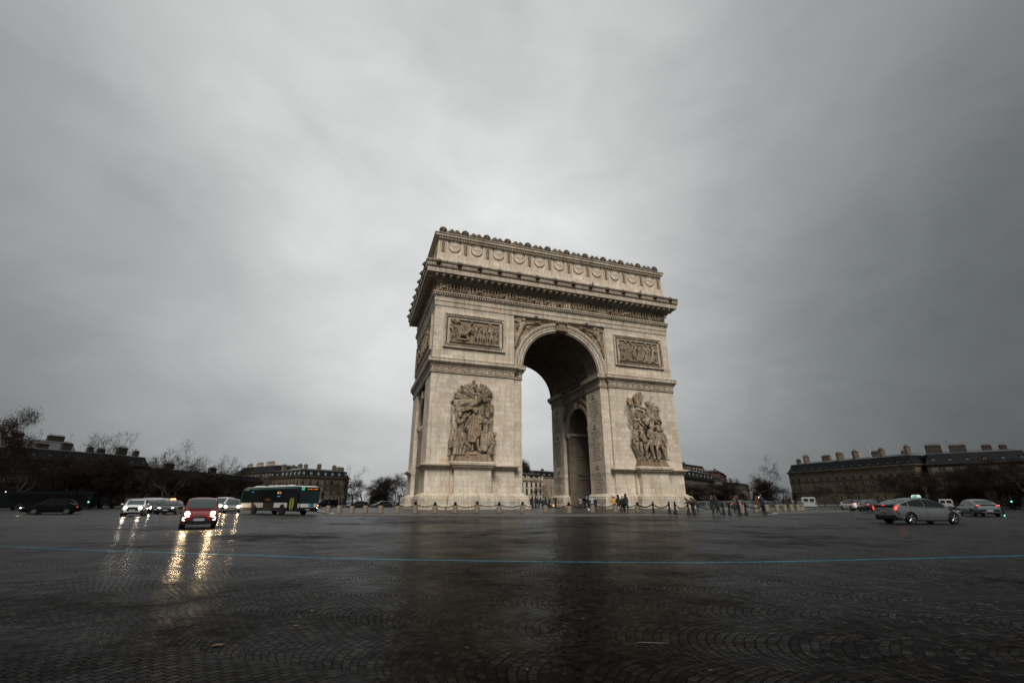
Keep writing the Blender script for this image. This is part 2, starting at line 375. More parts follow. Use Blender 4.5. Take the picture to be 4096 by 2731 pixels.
mb = MB(); mb.add(vs, fs); struct(mb.build('island_pavement', PAVE, up=True))
mb = MB(); mb.add(vs[:3*n], [(k*n+i, k*n+(i+1)%n, (k+1)*n+(i+1)%n, (k+1)*n+i) for k in range(2) for i in range(n)]); struct(mb.build('island_kerb', KERB))

# pavements round the outside of the square
mb = MB()
for a0, a1 in ((-60, -20), (8, 34), (44, 74), (84, 100), (106, 128), (136, 168), (176, 214)):
    poly = []
    for i in range(9): a = R(a0+(a1-a0)*i/8); poly.append((122*cos(a), 11+122*sin(a)))
    for i in range(9): a = R(a1-(a1-a0)*i/8); poly.append((165*cos(a), 11+165*sin(a)))
    mb.prism(poly, 'z', -1.2, -.17)
struct(mb.build('outer_pavement', KERB))

# the painted blue race line
BL = [(-46.5,-42.6),(-41.7,-46.8),(-38.6,-49.1),(-35.9,-50.85),(-33.5,-52.4),(-31.57,-53.7),(-28.8,-55.1),(-26.8,-56.0),(-23.65,-57.2),(-19.5,-58.0),(-15.5,-58.6),(-9,-59.3),(0,-60)]
def smooth_pts(P, k=8):
    out = []
    for i in range(len(P)-1):
        p0, p1, p2, p3 = P[max(i-1,0)], P[i], P[i+1], P[min(i+2,len(P)-1)]
        for j in range(k):
            u = j/k
            out.append(tuple(.5*((2*p1[a]) + (-p0[a]+p2[a])*u + (2*p0[a]-5*p1[a]+4*p2[a]-p3[a])*u*u + (-p0[a]+3*p1[a]-3*p2[a]+p3[a])*u**3) for a in range(len(p1))))
    return out + [P[-1]]
m_, t_, b_ = newmat('worn blue road paint')
cc = t_.n('TexCoord').outputs['Object']
t_.set(b_.inputs['Base Color'], t_.mix(t_.ramp(t_.noise(cc, 9, 6, .75), [(.36, 0), (.54, 1)]), (.008, .05, .065), (.012, .25, .36))); b_.inputs['Roughness'].default_value = .5
b_.inputs['Specular IOR Level'].default_value = .2
def strip(P, w, name, m, z=ROAD+.004):
    P = smooth_pts(P); mb = MB(); L = []; rr = random.Random(3)
    for i, p in enumerate(P):
        a, c = P[max(i-1,0)], P[min(i+1,len(P)-1)]; dx, dy = c[0]-a[0], c[1]-a[1]; l = sqrt(dx*dx+dy*dy)
        ww = w*(1+rr.uniform(-.15,.15))*min(1, .25+3.2*min(i, len(P)-1-i)/len(P)); L.append([(p[0]-dy/l*ww/2, p[1]+dx/l*ww/2, z), (p[0]+dy/l*ww/2, p[1]-dx/l*ww/2, z)])
    mb.patch(L); return struct(mb.build(name, m, up=True))
strip(BL, .065, 'road_line', m_)
strip([(-28.93,-61.7),(-28.85,-61.73),(-28.75,-61.78),(-28.66,-61.82)], .010, 'road_scratch', mat('chalk scratch', (.2,.2,.19), .6))
# fallen leaves lying on the wet stones
LEAF = mat('fallen brown leaf', (.085, .038, .014), .55, var=.4)
lm = MB()
for k in range(9): pass
lm.add([(0,0,0),(.035,.02,.006),(.075,.012,.003),(.1,0,.008),(.075,-.014,.004),(.035,-.02,.007)], [(0,1,2,3,4,5)])
leaf_me = lm.mesh('leaf'); leaf_me.materials.append(LEAF)
def onroad(px, py, z=ROAD):
    f = Vector((sin(YAW)*cos(PITCH), cos(YAW)*cos(PITCH), sin(PITCH))); r = Vector((cos(YAW), -sin(YAW), 0)); u = r.cross(f)
    q = f + r*((px-2048)/FPX) - u*((py-1365.5)/FPX); k = (z-EYE.z)/q.z
    return EYE.x+q.x*k, EYE.y+q.y*k
for i, (px, py, s_) in enumerate(((840,2584,2.2),(1248,2445,1.3),(1195,2501,1.1),(2168,2413,.9),(2240,2428,.8),(1875,2593,.8),(2037,2612,.7),(2320,2474,1.1),(1505,2306,.9),(2855,2684,.8),(2108,2676,.8),(1963,2366,.7))):
    x, y = onroad(px, py); o = link('fallen_leaf', leaf_me, None, None, (x, y, ROAD+.006), (0, 0, i*1.7)); o.scale = (s_*.6, s_*.6, s_*.6)
    tag(o, 'small brown fallen leaf lying flat on the wet cobbles', 'leaf', 'fallen leaves on the wet cobbles')
# ================================================================ the triumphal arch (front face on y = 0, x along it)
ARCH = thing('triumphal_arch', 'huge pale stone triumphal arch with carved panels standing on the cobbled island', 'monument')
HW, DP, AR, SP = 22.27, 22.07, 7.31, 22.0
def pier_path(sx, rear=False):
    P = [(7.31,.5),(8.8,.5),(8.8,0),(HW,0),(HW,5.8),(7.31,5.8)]
    if rear: P = [(x, DP-y) for x, y in P][::-1]
    if sx < 0: P = [(-x, y) for x, y in P][::-1]
    return P
BASEP = [(-.5,-.1),(1.0,-.1),(1.0,.5),(.84,.58),(.84,1.5),(.72,1.6),(.74,1.72),(.66,1.84),(.36,1.92),(.3,2.02),(.05,2.2),(-.5,2.2)]
STRINGP = [(-.4,5.45),(.04,5.45),(.1,5.6),(.22,5.66),(.26,5.78),(.62,5.9),(.7,5.96),(.7,6.12),(.1,6.28),(-.4,6.28)]
def console_path(cx, w, p): return [(cx-w, 0), (cx-w, -p), (cx+w, -p), (cx+w, 0)]
for sx in (-1, 1):
    for rear in (False, True):
        mb = MB(); P = pier_path(sx, rear); mb.prism(P, 'z', -.3, SP-.02)
        pier = mb.build('pier', STONE, ARCH)
        MB().sweep(BASEP, P).build('base_moulding', TRIM, pier)
        Q = [(8.82,.3),(8.82,0),(HW,0),(HW,5.78)]; Q = [(x, DP-y) for x, y in Q][::-1] if rear else Q; Q = [(-x, y) for x, y in Q][::-1] if sx < 0 else Q
        MB().sweep(STRINGP, Q, closed=False).build('string_course', TRIM, pier)
    if sx: 
        # plinth carrying the sculpture group
        cx = sx*15.55; mb = MB(); 
        mb.box(cx-2.75, cx+2.75, -1.35, .0-.003, -.1, 5.5); mb.box(cx-3.15, cx+3.15, -.55, -.004, -.1, 5.48)
        ped = mb.build('pedestal', STONE, ARCH)
        mb = MB()
        mb.sweep([(a, z) for a, z in BASEP[1:-1]] + [(-.3,2.2),(-.3,-.1)], [(cx-2.75,.4),(cx-2.75,-1.35),(cx+2.75,-1.35),(cx+2.75,.4)], closed=False)
        mb.build('base_moulding', TRIM, ped)
        mb = MB(); mb.sweep([(-.3,5.4),(.05,5.4),(.12,5.62),(.3,5.7),(.34,5.92),(.62,6.0),(.66,6.3),(.4,6.48),(-.3,6.48)], [(cx-2.75,.3),(cx-2.75,-1.35),(cx+2.75,-1.35),(cx+2.75,.3)], closed=False)
        for k in range(18): mb.box(cx-2.9+k*.33, cx-2.73+k*.33, -1.35-.46, -1.35-.3, 5.72, 5.9)
        mb.build('cornice', TRIM, ped)
        mb = MB()
        for k, (w, p, z0, z1) in enumerate(((2.85,1.65,6.48,6.72),(2.7,1.5,6.72,7.0),(2.6,1.4,7.0,7.2),(2.5,1.3,7.2,7.6))): mb.box(cx-w, cx+w, -p, -.005*k-.002, z0, z1)
        mb.build('sculpture_plinth', CARVED, ped)

# ---- wall with the small side arch between front and rear pier, pierced through
YC, SR, SZ = DP/2, 4.22, 13.85
for sx in (-1, 1):
    poly = [(5.8,-.3),(YC-SR,-.3)] + [(YC+SR*cos(a), SZ+SR*sin(a)) for a in [pi-pi*i/28 for i in range(29)]] + [(YC+SR,-.3),(DP-5.8,-.3),(DP-5.8,SP-.03),(5.8,SP-.03)]
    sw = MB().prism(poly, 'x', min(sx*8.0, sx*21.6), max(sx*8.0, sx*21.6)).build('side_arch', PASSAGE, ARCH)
    mb = MB()
    for X, s in ((sx*8.0, -sx), (sx*21.6, sx)):
        for r0, r1, o in ((SR,SR+.38,.10),(SR+.38,SR+.62,.2),(SR+.62,SR+.8,.3)): mb.ring((YC, SZ), r0, r1, X-s*.2, X+s*o, n=36, plane='yz')
        for i in range(46):
            a = pi*(i+.5)/46; mb.ball((X+s*.2, YC+(SR+.5)*cos(a), SZ+(SR+.5)*sin(a)), .1, nu=6, nv=4)
        for y0, y1 in ((5.81, YC-SR+.06), (YC+SR-.06, DP-5.81)):
            mb.box(min(X-s*.5, X+s*.32), max(X-s*.5, X+s*.32), y0, y1, SZ-.55, SZ-.02); mb.box(min(X-s*.5, X+s*.18), max(X-s*.5, X+s*.18), y0, y1, SZ-.85, SZ-.55)
        mb.box(min(X, X+s*.5), max(X, X+s*.5), YC-.42, YC+.42, SZ+SR-.1, SZ+SR+1.15)
    for y0, y1 in ((YC-SR-.002, YC-SR+.3), (YC+SR-.3, YC+SR+.002)): mb.box(min(sx*8.3,sx*21.3), max(sx*8.3,sx*21.3), y0, y1, SZ-.5, SZ-.02)
    mb.build('archivolt', TRIM, sw, smooth=35)
    # framed panels on the passage walls
    for z0, z1 in ((1.5, 5.2), (5.8, 9.0), (9.4, 12.6)):
        for s, Y in ((1, YC-SR), (-1, YC+SR)):
            for k in range(3):
                mb = MB(); x0 = 9.6+k*3.9; X0, X1 = sorted((sx*x0, sx*(x0+3.1)))
                for (a0,a1,b0,b1) in ((X0,X1,z0,z0+.2),(X0,X1,z1-.2,z1),(X0,X0+.2,z0+.2,z1-.2),(X1-.2,X1,z0+.2,z1-.2)): mb.box(a0,a1,min(Y-s*.05,Y+s*.12),max(Y-s*.05,Y+s*.12),b0,b1)
                mb.build('passage_panel', PASSAGE, sw)

# ---- upper storey: solid pierced by the great vault
def arch_poly(w, z0, z1, r, cz, n=64):
    return [(-w, z0), (-r, z0)] + [(r*cos(a), cz+r*sin(a)) for a in [pi-pi*i/n for i in range(n+1)]] + [(r, z0), (w, z0), (w, z1), (-w, z1)]
up = MB().prism(arch_poly(HW, SP, 38.1, AR, SP+.001), 'y', .5, DP-.5)
for sx in (-1, 1):
    x0, x1 = sorted((sx*8.8, sx*HW))
    up.box(x0, x1, 0, .5, SP, 31.16); up.box(x0, x1, DP-.5, DP, SP, 31.16)
up.box(-8.8, 8.8, .12, .499, 30.95, 31.16)
UPPER = up.build('upper_wall', STONE, ARCH)
up2 = MB().box(-HW+.02, HW-.02, .02, DP-.02, 31.1, 38.15).build('entablature', STONE, ARCH)

# ---- great archivolt
mb = MB()
for Y, s in ((.5, -1), (DP-.5, 1)):
    for r0, r1, o in ((AR-.02,7.62,.22),(7.62,7.72,.16),(7.72,8.12,.3),(8.12,8.4,.38),(8.4,8.66,.5)): mb.ring((0, SP), r0, r1, Y-s*.3, Y+s*o, n=72)
    for i in range(64):
        a = pi*(i+.5)/64; mb.ball((8.26*cos(a), Y+s*.42, SP+8.26*sin(a)), .12, nu=6, nv=4)
    for i in range(130):
        a = pi*(i+.5)/130; mb.ball((7.67*cos(a), Y+s*.2, SP+7.67*sin(a)), .05, nu=5, nv=3)
mb.build('great_archivolt', TRIM, ARCH, smooth=35)
mb = MB()
mb.prism([(-.9,28.95),(.0,28.85),(.9,28.95),(1.02,31.0),(-1.02,31.0)], 'y', -.3, .45)
for z, r in ((30.7,.36),(29.2,.26)): mb.tube((-1.06,-.35,z), (1.06,-.35,z), r, n=16)
mb.box(-.62,.62,-.52,-.2,29.45,30.4)
for k in range(5): mb.ball((-.5+k*.25,-.72,30.72), .1); mb.ball((-.5+k*.25,-.6,29.2), .09)
mb.build('keystone', CARVED, ARCH, smooth=40)

# ---- ribs and coffers of the great vault
mb = MB()
mb.ring((0, SP), AR-.03, AR+.05, .72, DP-.72, 0, pi, n=72)
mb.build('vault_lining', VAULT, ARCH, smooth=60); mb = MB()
def vbar(a0, a1, y0, y1, d=.22): mb.ring((0, SP), AR-d, AR+.02, y0, y1, a0, a1, n=max(2, int(abs(a1-a0)/pi*48)))
for y in (.55, 3.6, 3.95, 18.0, 18.35, 21.2): vbar(0, pi, y-.14, y+.14, .3)
for j in range(5):
    y = 4.4+j*3.32; vbar(0, pi, y-.12, y+.12)
for i in range(10):
    a = pi*i/9; 
    vbar(a-.018, a+.018, .6, DP-.6)
for i in range(9):
    a0, a1 = pi*i/9+.09, pi*(i+1)/9-.09
    for j in range(4):
        y0, y1 = 4.4+j*3.32+.55, 4.4+(j+1)*3.32-.55
        vbar(a0, a0+.03, y0, y1, .12); vbar(a1-.03, a1, y0, y1, .12); vbar(a0, a1, y0, y0+.2, .12); vbar(a0, a1, y1-.2, y1, .12)
        am = (a0+a1)/2; mb.ball(((AR-.05)*cos(am), (y0+y1)/2, SP+(AR-.05)*sin(am)), .45, .45, .45, nu=10, nv=5)
for yy in (1.0, 19.0):
    for a0 in (.25, 1.75):
        vbar(a0, a0+1.15, yy, yy+.16, .16); vbar(a0, a0+1.15, yy+1.9, yy+2.06, .16); vbar(a0, a0+.03, yy, yy+2.0, .16); vbar(a0+1.12, a0+1.15, yy, yy+2.0, .16)
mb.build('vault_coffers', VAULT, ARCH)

# ---- impost with Greek key
def impost_path(sx):
    P = [(7.31,.5),(8.8,.5),(8.8,0),(HW,0),(HW,DP),(8.8,DP),(8.8,DP-.5),(7.31,DP-.5),(7.31,DP-5.8),(8.0,DP-5.8),(8.0,5.8),(7.31,5.8)]
    return P if sx > 0 else [(-x, y) for x, y in P][::-1]
IMP = [(-.3,19.86),(.16,19.9),(.16,19.98),(.06,20.0),(.06,20.84),(.2,20.86),(.24,21.0),(.34,21.1),(.38,21.3),(.6,21.5),(.64,21.56),(.64,21.98),(.7,22.02),(.7,22.14),(-.3,22.26)]
def key_unit(mb, put):
    """one fret of the meander; put(u0,u1,z0,z1) adds a raised bar"""
    for b in ((0,.12,0,.62),(.12,.82,.5,.62),(.70,.82,.14,.5),(.34,.70,.14,.26),(.34,.46,.26,.38),(0,1.02,-.0,.0)):
        if b[3] > b[2]: put(*b)
    put(.92,1.02,0,.62); put(.12,.92,-.08,.0)
for sx in (-1, 1):
    imp = MB().sweep(IMP, impost_path(sx)).build('impost_cornice', TRIM, ARCH)
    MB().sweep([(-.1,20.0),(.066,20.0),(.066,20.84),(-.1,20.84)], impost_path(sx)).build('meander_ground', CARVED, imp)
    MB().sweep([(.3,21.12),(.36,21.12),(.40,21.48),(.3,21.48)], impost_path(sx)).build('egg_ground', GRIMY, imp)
    mb = MB(); Z0 = 20.14
    def run(n_, length, f):
        k = int(length/1.06); w = length/k
        for i in range(k):
            key_unit(mb, lambda u0,u1,z0,z1: f(i*w+u0*w/1.06, i*w+u1*w/1.06, Z0+z0, Z0+z1))
    x0 = -HW+.1 if sx < 0 else 8.9
    run(0, 13.27, lambda a,b,c,d: mb.box(x0+a, x0+b, -.14, -.03, c, d))
    xj = -8.75 if sx < 0 else 7.35
    run(0, 1.4, lambda a,b,c,d: mb.box(xj+a, xj+b, .36, .47, c, d))
    X = sx*HW; run(0, DP-.2, lambda a,b,c,d: mb.box(min(X,X+sx*.14), max(X,X+sx*.14), .1+a, .1+b, c, d))
    X = sx*7.31
    for ya in (.6, DP-5.7): run(0, 5.1, lambda a,b,c,d: mb.box(min(X,X-sx*.14), max(X,X-sx*.14), ya+a, ya+b, c, d))
    X2 = sx*8.0; run(0, 10.3, lambda a,b,c,d: mb.box(min(X2,X2-sx*.14), max(X2,X2-sx*.14), 5.88+a, 5.88+b, c, d))
    mb.build('meander_frieze', TRIM, imp)
    mb = MB()
    for k in range(44): mb.ball((x0+.15+k*.3, -.42, 21.4), .1, nu=6, nv=4)
    for k in range(72): mb.ball((sx*(HW+.42), .15+k*.305, 21.4), .1, nu=6, nv=4)
    mb.build('egg_moulding', TRIM, imp, smooth=60)

# ---- architrave, frieze, main cornice
RECT = [(-HW,0),(HW,0),(HW,DP),(-HW,DP)]
MB().sweep([(-.3,31.1),(.07,31.12),(.1,31.16),(.1,31.86),(.17,31.9),(.2,31.96),(.2,32.6),(.28,32.66),(.3,32.74),(.42,33.2),(.56,33.3),(.56,33.46),(.08,33.56),(-.3,33.56)], RECT).build('architrave', TRIM, ARCH)
def rows(y_front, x_side, step, put):
    """repeat put((x,y), side) round front and both flanks"""
    n_ = int((2*HW+2*y_front)/step)
    for k in range(n_): put(-HW-y_front+step*.5+k*(2*HW+2*y_front)/n_, -y_front, 0)
    n_ = int((DP+2*y_front)/step)
    for s in (-1, 1):
        for k in range(n_): put(s*(HW+x_side), -y_front+step*.5+k*(DP+2*y_front)/n_, s)
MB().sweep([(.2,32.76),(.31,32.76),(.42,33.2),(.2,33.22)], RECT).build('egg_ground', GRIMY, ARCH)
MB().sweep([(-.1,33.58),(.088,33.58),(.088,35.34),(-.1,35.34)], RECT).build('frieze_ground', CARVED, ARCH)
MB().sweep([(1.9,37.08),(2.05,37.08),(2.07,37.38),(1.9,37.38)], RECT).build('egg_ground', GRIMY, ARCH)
mb = MB()
rows(.42, .42, .40, lambda x,y,s: mb.ball((x,y,33.02), .13 if s==0 else .1, .13, .19, nu=6, nv=5))
mb.build('egg_moulding', TRIM, ARCH, smooth=60)
MB().sweep([(-.3,35.36),(.1,35.38),(.14,35.5),(.3,35.56),(.3,35.78),(.5,35.84),(.5,36.24),(1.75,36.28),(1.8,36.2),(1.86,36.2),(1.88,36.3),(1.92,37.04),(2.02,37.1),(2.04,37.34),(2.1,37.4),(2.14,37.5),(2.08,38.0),(2.2,38.12),(2.2,38.26),(-.3,38.4)], RECT).build('main_cornice', TRIM, ARCH)
mb = MB(); rows(.36, .36, .30, lambda x,y,s: mb.box(x-.09,x+.09,y-.09,y+.09,35.58,35.77)); mb.build('dentil_course', TRIM, ARCH)
mb = MB()
def modil(x, y, s):
    if s == 0: mb.box(x-.27,x+.27,-1.5,-.45,35.86,36.2); mb.box(x-.27,x+.27,-1.62,-1.5,36.0,36.2); mb.ball((x,-1.5,35.92),.27,.16,.12)
    else: X0, X1 = sorted((s*(HW+.45), s*(HW+1.5))); mb.box(X0,X1,y-.27,y+.27,35.86,36.2); mb.ball((s*(HW+1.5),y,35.92),.16,.27,.12)
rows(.9, .9, 1.16, modil); mb.build('modillion_row', STONE, ARCH)
mb = MB(); rows(2.04, 2.04, .40, lambda x,y,s: mb.ball((x,y,37.24), .13,.13,.14, nu=6, nv=5)); mb.build('egg_moulding', TRIM, ARCH, smooth=60)
# carved palmettes on the gutter and the lion heads
mb = MB()
def palm(x, y, s):
    for k in range(5):
        a = (k-2)*.42
        if s == 0: mb.ball((x+.24*sin(a), -2.13, 37.62+.24*cos(a)), .055,.04,.15, nu=5, nv=4, m=Euler((0,a,0)).to_matrix())
        else: mb.ball((s*(HW+2.13), y+.24*sin(a), 37.62+.24*cos(a)), .04,.055,.15, nu=5, nv=4, m=Euler((-a,0,0)).to_matrix())
rows(2.13, 2.13, .62, palm); mb.build('palmette_frieze', GRIMY, ARCH)
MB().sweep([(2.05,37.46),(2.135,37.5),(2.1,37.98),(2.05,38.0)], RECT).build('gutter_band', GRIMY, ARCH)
def lion(mb):
    mb.ball((0,0,0), .36,.3,.38, nu=10, nv=7)
    for k in range(9): a = 2*pi*k/9; mb.ball((.33*sin(a), .06, .35*cos(a)), .14,.14,.14, nu=6, nv=4)
    mb.ball((0,-.26,-.1), .17,.18,.14, nu=8, nv=5); mb.ball((0,-.3,-.02), .08,.12,.06, nu=6, nv=4)
    for s in (-1,1): mb.ball((s*.15,-.2,.1), .06); mb.ball((s*.24,-.02,.3), .1,.08,.1)
    return mb
LION = lion(MB()).mesh('lion_head', 60); LION.materials.append(GRIMY)
for k in range(14): link('lion_head', LION, None, ARCH, (-22.5+k*3.466, -2.3, 37.85))
for s in (-1, 1):
    for k in range(8): link('lion_head', LION, None, ARCH, (s*(HW+2.3), -.6+k*3.3, 37.85), (0,0,s*pi/2))

# ---- attic
AX0, AX1, AY0, AY1 = -22.3, 22.3, .15, DP-.15
ARECT = [(AX0,AY0),(AX1,AY0),(AX1,AY1),(AX0,AY1)]
MB().box(AX0,AX1,AY0,AY1,38.2,44.3).build('attic', STONE, ARCH)
MB().sweep([(-.3,38.2),(.3,38.2),(.3,39.2),(.22,39.3),(.22,40.05),(.14,40.15),(-.3,40.15)], ARECT).build('attic_plinth', STONE, ARCH)
def sword(mb):
    mb.tube((0,-.1,-1.02),(0,-.1,.95),.09,.13,8); mb.ball((0,-.12,-1.0),.2,.1,.17); mb.box(-.3,.3,-.16,-.04,-.95,-.86); mb.ball((0,-.1,-1.22),.1)
    for k in range(8):
        z = -.7+k*.2
        for s in (-1,1): mb.ball((s*.2,-.07,z), .05,.05,.16, nu=6, nv=4, m=Euler((0,s*.5,0)).to_matrix())
    mb.box(-.4,.4,-.09,-.0,1.0,1.1)
    for s in (-1,1): mb.box(s*.5-.03,s*.5+.03,-.07,0,-1.2,1.15)
    return mb
SW = sword(MB()).mesh('sword_relief', 50); SW.materials.append(CARVED)
pil = MB().box(-.8,.8,-.16,.2,40.9,43.62).box(-.95,.95,-.24,.2,38.9,40.9).mesh('pilaster'); pil.materials.append(STONE)
def shield_mesh():
    mb = MB(); mb.lathe([(0,-.04),(.8,-.04),(.84,-.09),(1.0,-.10),(1.04,-.02),(1.04,.12),(0,.12)], 32, axis='y')
    for k in range(22): a = 2*pi*k/22; mb.ball((.97*cos(a),-.12,.97*sin(a)), .08,.045,.08, nu=6, nv=4)
    return mb.mesh('shield', 40)
SH = shield_mesh(); SH.materials.append(STONE)
NAMES = ['VALMY','JEMMAPES','FLEURUS','MONTENOTTE','LODI','CASTIGLIONE','ARCOLE','RIVOLI','PYRAMIDES','ABOUKIR','ALKMAAR']
LETTER = mat('incised lettering', (.20,.165,.12), .9)
for k in range(12):
    x = -21.6+k*3.955
    p = link('pilaster', pil, None, ARCH, (x, AY0, 0)); link('sword_relief', SW, None, p, (0,-.16,42.35))
for k in range(11):
    o = link('shield', SH, None, ARCH, (-19.62+k*3.955, AY0-.1, 42.5))
    nm = NAMES[k]; me = text_mesh(nm, min(.46, 2.1/len(nm)), .01); link('lettering', me, LETTER, o, (0,-.055,0), (pi/2,0,0))
for s in (-1, 1):
    for k in range(6):
        y = AY0+.9+k*3.95; rz = s*pi/2
        p = link('pilaster', pil, None, ARCH, (s*22.3, y, 0), (0,0,rz)); link('sword_relief', SW, None, p, (0,-.16,42.35))
        if k < 5: link('shield', SH, None, ARCH, (s*22.4, y+1.97, 42.5), (0,0,rz))
MB().sweep([(-.3,43.5),(.2,43.52),(.22,43.6),(.34,43.64),(.34,43.86),(.55,43.92),(.58,44.0),(.7,44.02),(.72,44.34),(.8,44.4),(.86,44.46),(.86,44.56),(-1.5,44.7),(-1.5,43.5)], ARECT).build('attic_cornice', TRIM, ARCH)
mb = MB(); nn = 96
for k in range(nn): x = AX0-.2+(k+.5)*(44.95/nn); mb.box(x-.13,x+.13,AY0-.5,AY0-.3,43.65,43.88)
for s in (-1,1):
    for k in range(46): y = AY0+.1+k*.47; mb.box(min(s*22.6,s*22.8),max(s*22.6,s*22.8),y,y+.26,43.65,43.88)
mb.build('dentil_course', STONE, ARCH)
# cresting: a mask every bay, palmettes between
def mask(mb):
    mb.ball((0,0,.62), .44,.34,.58, nu=12, nv=8); mb.box(-.62,.62,-.3,.3,0,.22)
    for k in range(9): a = -2.0+k*.5; mb.ball((.56*sin(a), .02, .72+.60*cos(a)), .17,.18,.19, nu=7, nv=5)
    mb.ball((0,-.34,.56), .1,.14,.18, nu=6, nv=5); mb.ball((0,-.3,.3), .2,.12,.1, nu=8, nv=5)
    for s in (-1,1): mb.ball((s*.22,-.28,.72), .11,.08,.08, nu=6, nv=4); mb.ball((s*.68,0,.22), .24,.2,.2, nu=8, nv=5)
    return mb
MK = mask(MB()).mesh('cresting_mask', 60); MK.materials.append(GRIMY)
CY = AY0-.25
for k in range(12): link('cresting_mask', MK, None, ARCH, (-21.75+k*3.93, CY, 44.56))
for s in (-1, 1):
    for k in range(1, 6): link('cresting_mask', MK, None, ARCH, (s*22.5, CY+k*3.93, 44.56), (0,0,s*pi/2))
mb = MB()
def crest(x, y, big, s):
    r = .50 if big else .33
    dx, dy = (r, .2) if s == 0 else (.2, r)
    mb.ball((x,y,44.62+r*1.1), dx, dy, r*1.35, nu=8, nv=6)
    for k in (-1,1):
        q = k*r*.95
        mb.ball((x+(q if s==0 else 0), y+(0 if s==0 else q), 44.62+r*.75), dx*.5, dy*.8, r*.75, nu=6, nv=5)
mb.box(-22.2,22.0,CY-.16,CY+.16,44.56,44.76)
for s in (-1,1): mb.box(min(s*22.35,s*22.6),max(s*22.35,s*22.6),CY+.2,DP-.3,44.56,44.74)
for k in range(11):
    x = -21.75+k*3.93
    for u, b in ((.26,0),(.39,1),(.51,0),(.63,1),(.76,0)): crest(x+u*3.93, CY, b, 0)
for s in (-1,1):
    for k in range(6):
        for u, b in ((.26,0),(.39,1),(.51,0),(.63,1),(.76,0)): crest(s*22.48, CY+(k+u)*3.93, b, s)
mb.build('cresting', GRIMY, ARCH, smooth=60)
mb = MB()
for k in range(150): x = -21.6+k*.288; mb.tube((x,CY+.1,44.7),(x,CY+.1,46.25+.12*sin(k*2.1)),.008,n=3)
mb.build('bird_spikes', mat('dark spike wire', (.05,.05,.05), .5), ARCH)

# ---- carved figures: limbs fused into one surface per carving
def fig(mb, x, y, z, h, lean=0., arms=None, legs=None, robe=False, head=0., dep=1., turn=1):
    """standing relief figure of height h on (x, z); y = wall distance (negative is out)"""
    u = h/7.6; hz = z+3.7*u; ch = Vector((x+lean*h*.45, y, z+6.0*u)); hp = Vector((x+lean*h*.18, y, hz))
    mb.cap(hp, ch, .62*u*dep, .78*u*dep, 8); mb.ball(ch+Vector((head*u, -.15*u, 1.35*u)), .46*u,.5*u,.58*u, nu=8, nv=6)
    mb.ball(ch+Vector((head*u*1.1, .05*u, 1.62*u)), .52*u,.5*u,.42*u, nu=8, nv=5)
    mb.cap(ch+Vector((0,0,.4*u)), ch+Vector((head*u*.6,0,.95*u)), .26*u, .24*u, 6)
    for k, s in enumerate((-1, 1)):
        sh = ch+Vector((s*.72*u, 0, .15*u)); e, hnd = (arms[k] if arms else ((s*1.1,-1.1),(s*.8,-2.2)))
        el = ch+Vector((e[0]*u, -.35*u, e[1]*u)); ha = ch+Vector((hnd[0]*u, -.6*u, hnd[1]*u))
        mb.cap(sh, el, .3*u, .24*u, 6); mb.cap(el, ha, .24*u, .17*u, 6); mb.ball(ha, .22*u)
        kn, ft = (legs[k] if legs else ((s*.5,-1.9),(s*.55,-3.7)))
        k_ = hp+Vector((kn[0]*u, -.35*u, kn[1]*u)); f_ = hp+Vector((ft[0]*u, 0, ft[1]*u))
        mb.cap(hp+Vector((s*.35*u,0,-.1*u)), k_, .48*u, .34*u, 7); mb.cap(k_, f_, .34*u, .2*u, 7); mb.cap(f_, f_+Vector((s*.35*u,-.4*u,.02*u)), .2*u, .14*u, 6)
    if robe:
        for k in range(7):
            q = (k-3)/3; mb.cap(hp+Vector((q*.6*u,-.1*u,.2*u)), Vector((x+q*1.15*u, y-.15*u*(k%2), z+.25*u)), .26*u, .34*u, 6)
# long procession frieze
rr = random.Random(11)
def frieze(n_, place, parent):
    mb = MB()
    for i in range(n_):
        tmp = MB(); h = rr.uniform(1.62, 1.8); ph = rr.uniform(-.6,.6)
        if rr.random() < .13:   # horseman
            tmp.ball((0,-.12,.8),.55,.2,.28); tmp.cap((.45,-.14,.95),(.75,-.16,1.3),.16,.1,6); tmp.cap((.72,-.16,1.34),(.98,-.16,1.16),.11,.07,6)
            for q in (-.42,-.3,.3,.46): tmp.cap((q,-.12,.7),(q+rr.uniform(-.25,.25),-.12,.05),.09,.05,5)
            fig(tmp, 0, -.16, .55, 1.15, .1, dep=.9)
        else:
            st = rr.uniform(.1,1.1); arms = []
            for s in (-1,1):
                a = rr.uniform(-1.5,1.2); arms.append(((s*1.0+ph*.4, -.8 if a < 0 else .4),(s*1.3+ph+rr.uniform(-.5,.5), a-.2)))
            fig(tmp, 0, -.14, 0, h, ph*.35, arms, (((-st*.5,-1.9),(-st,-3.7)),((st*.6,-1.8),(st*.8,-3.7))), robe=rr.random() < .22, head=ph*.5)
            if rr.random() < .3: tmp.tube((ph*.4+.2,-.25,.5),(ph*.4+.35,-.12,1.84),.035,n=5)
        mb.add([place(i, v) for v in tmp.v], tmp.f)
    return mb.build('frieze_relief', GROUP, parent, smooth=60)
frieze(80, lambda i, v: (-HW+.35+(2*HW-.7)*(i+.5)/80+v[0], -.05+v[1]*1.5, 33.58+v[2]), ARCH)
frieze(38, lambda i, v: (-HW+.0+v[1]*1.5, DP-(.35+(DP-.7)*(i+.5)/38+v[0]), 33.58+v[2]), ARCH)
MB().box(-2.4,-1.0,-.35,.0,33.57,35.0).build('altar_relief', TRIM, ARCH); MB().box(.6,2.0,-.35,.0,33.57,34.9).build('altar_relief', TRIM, ARCH)

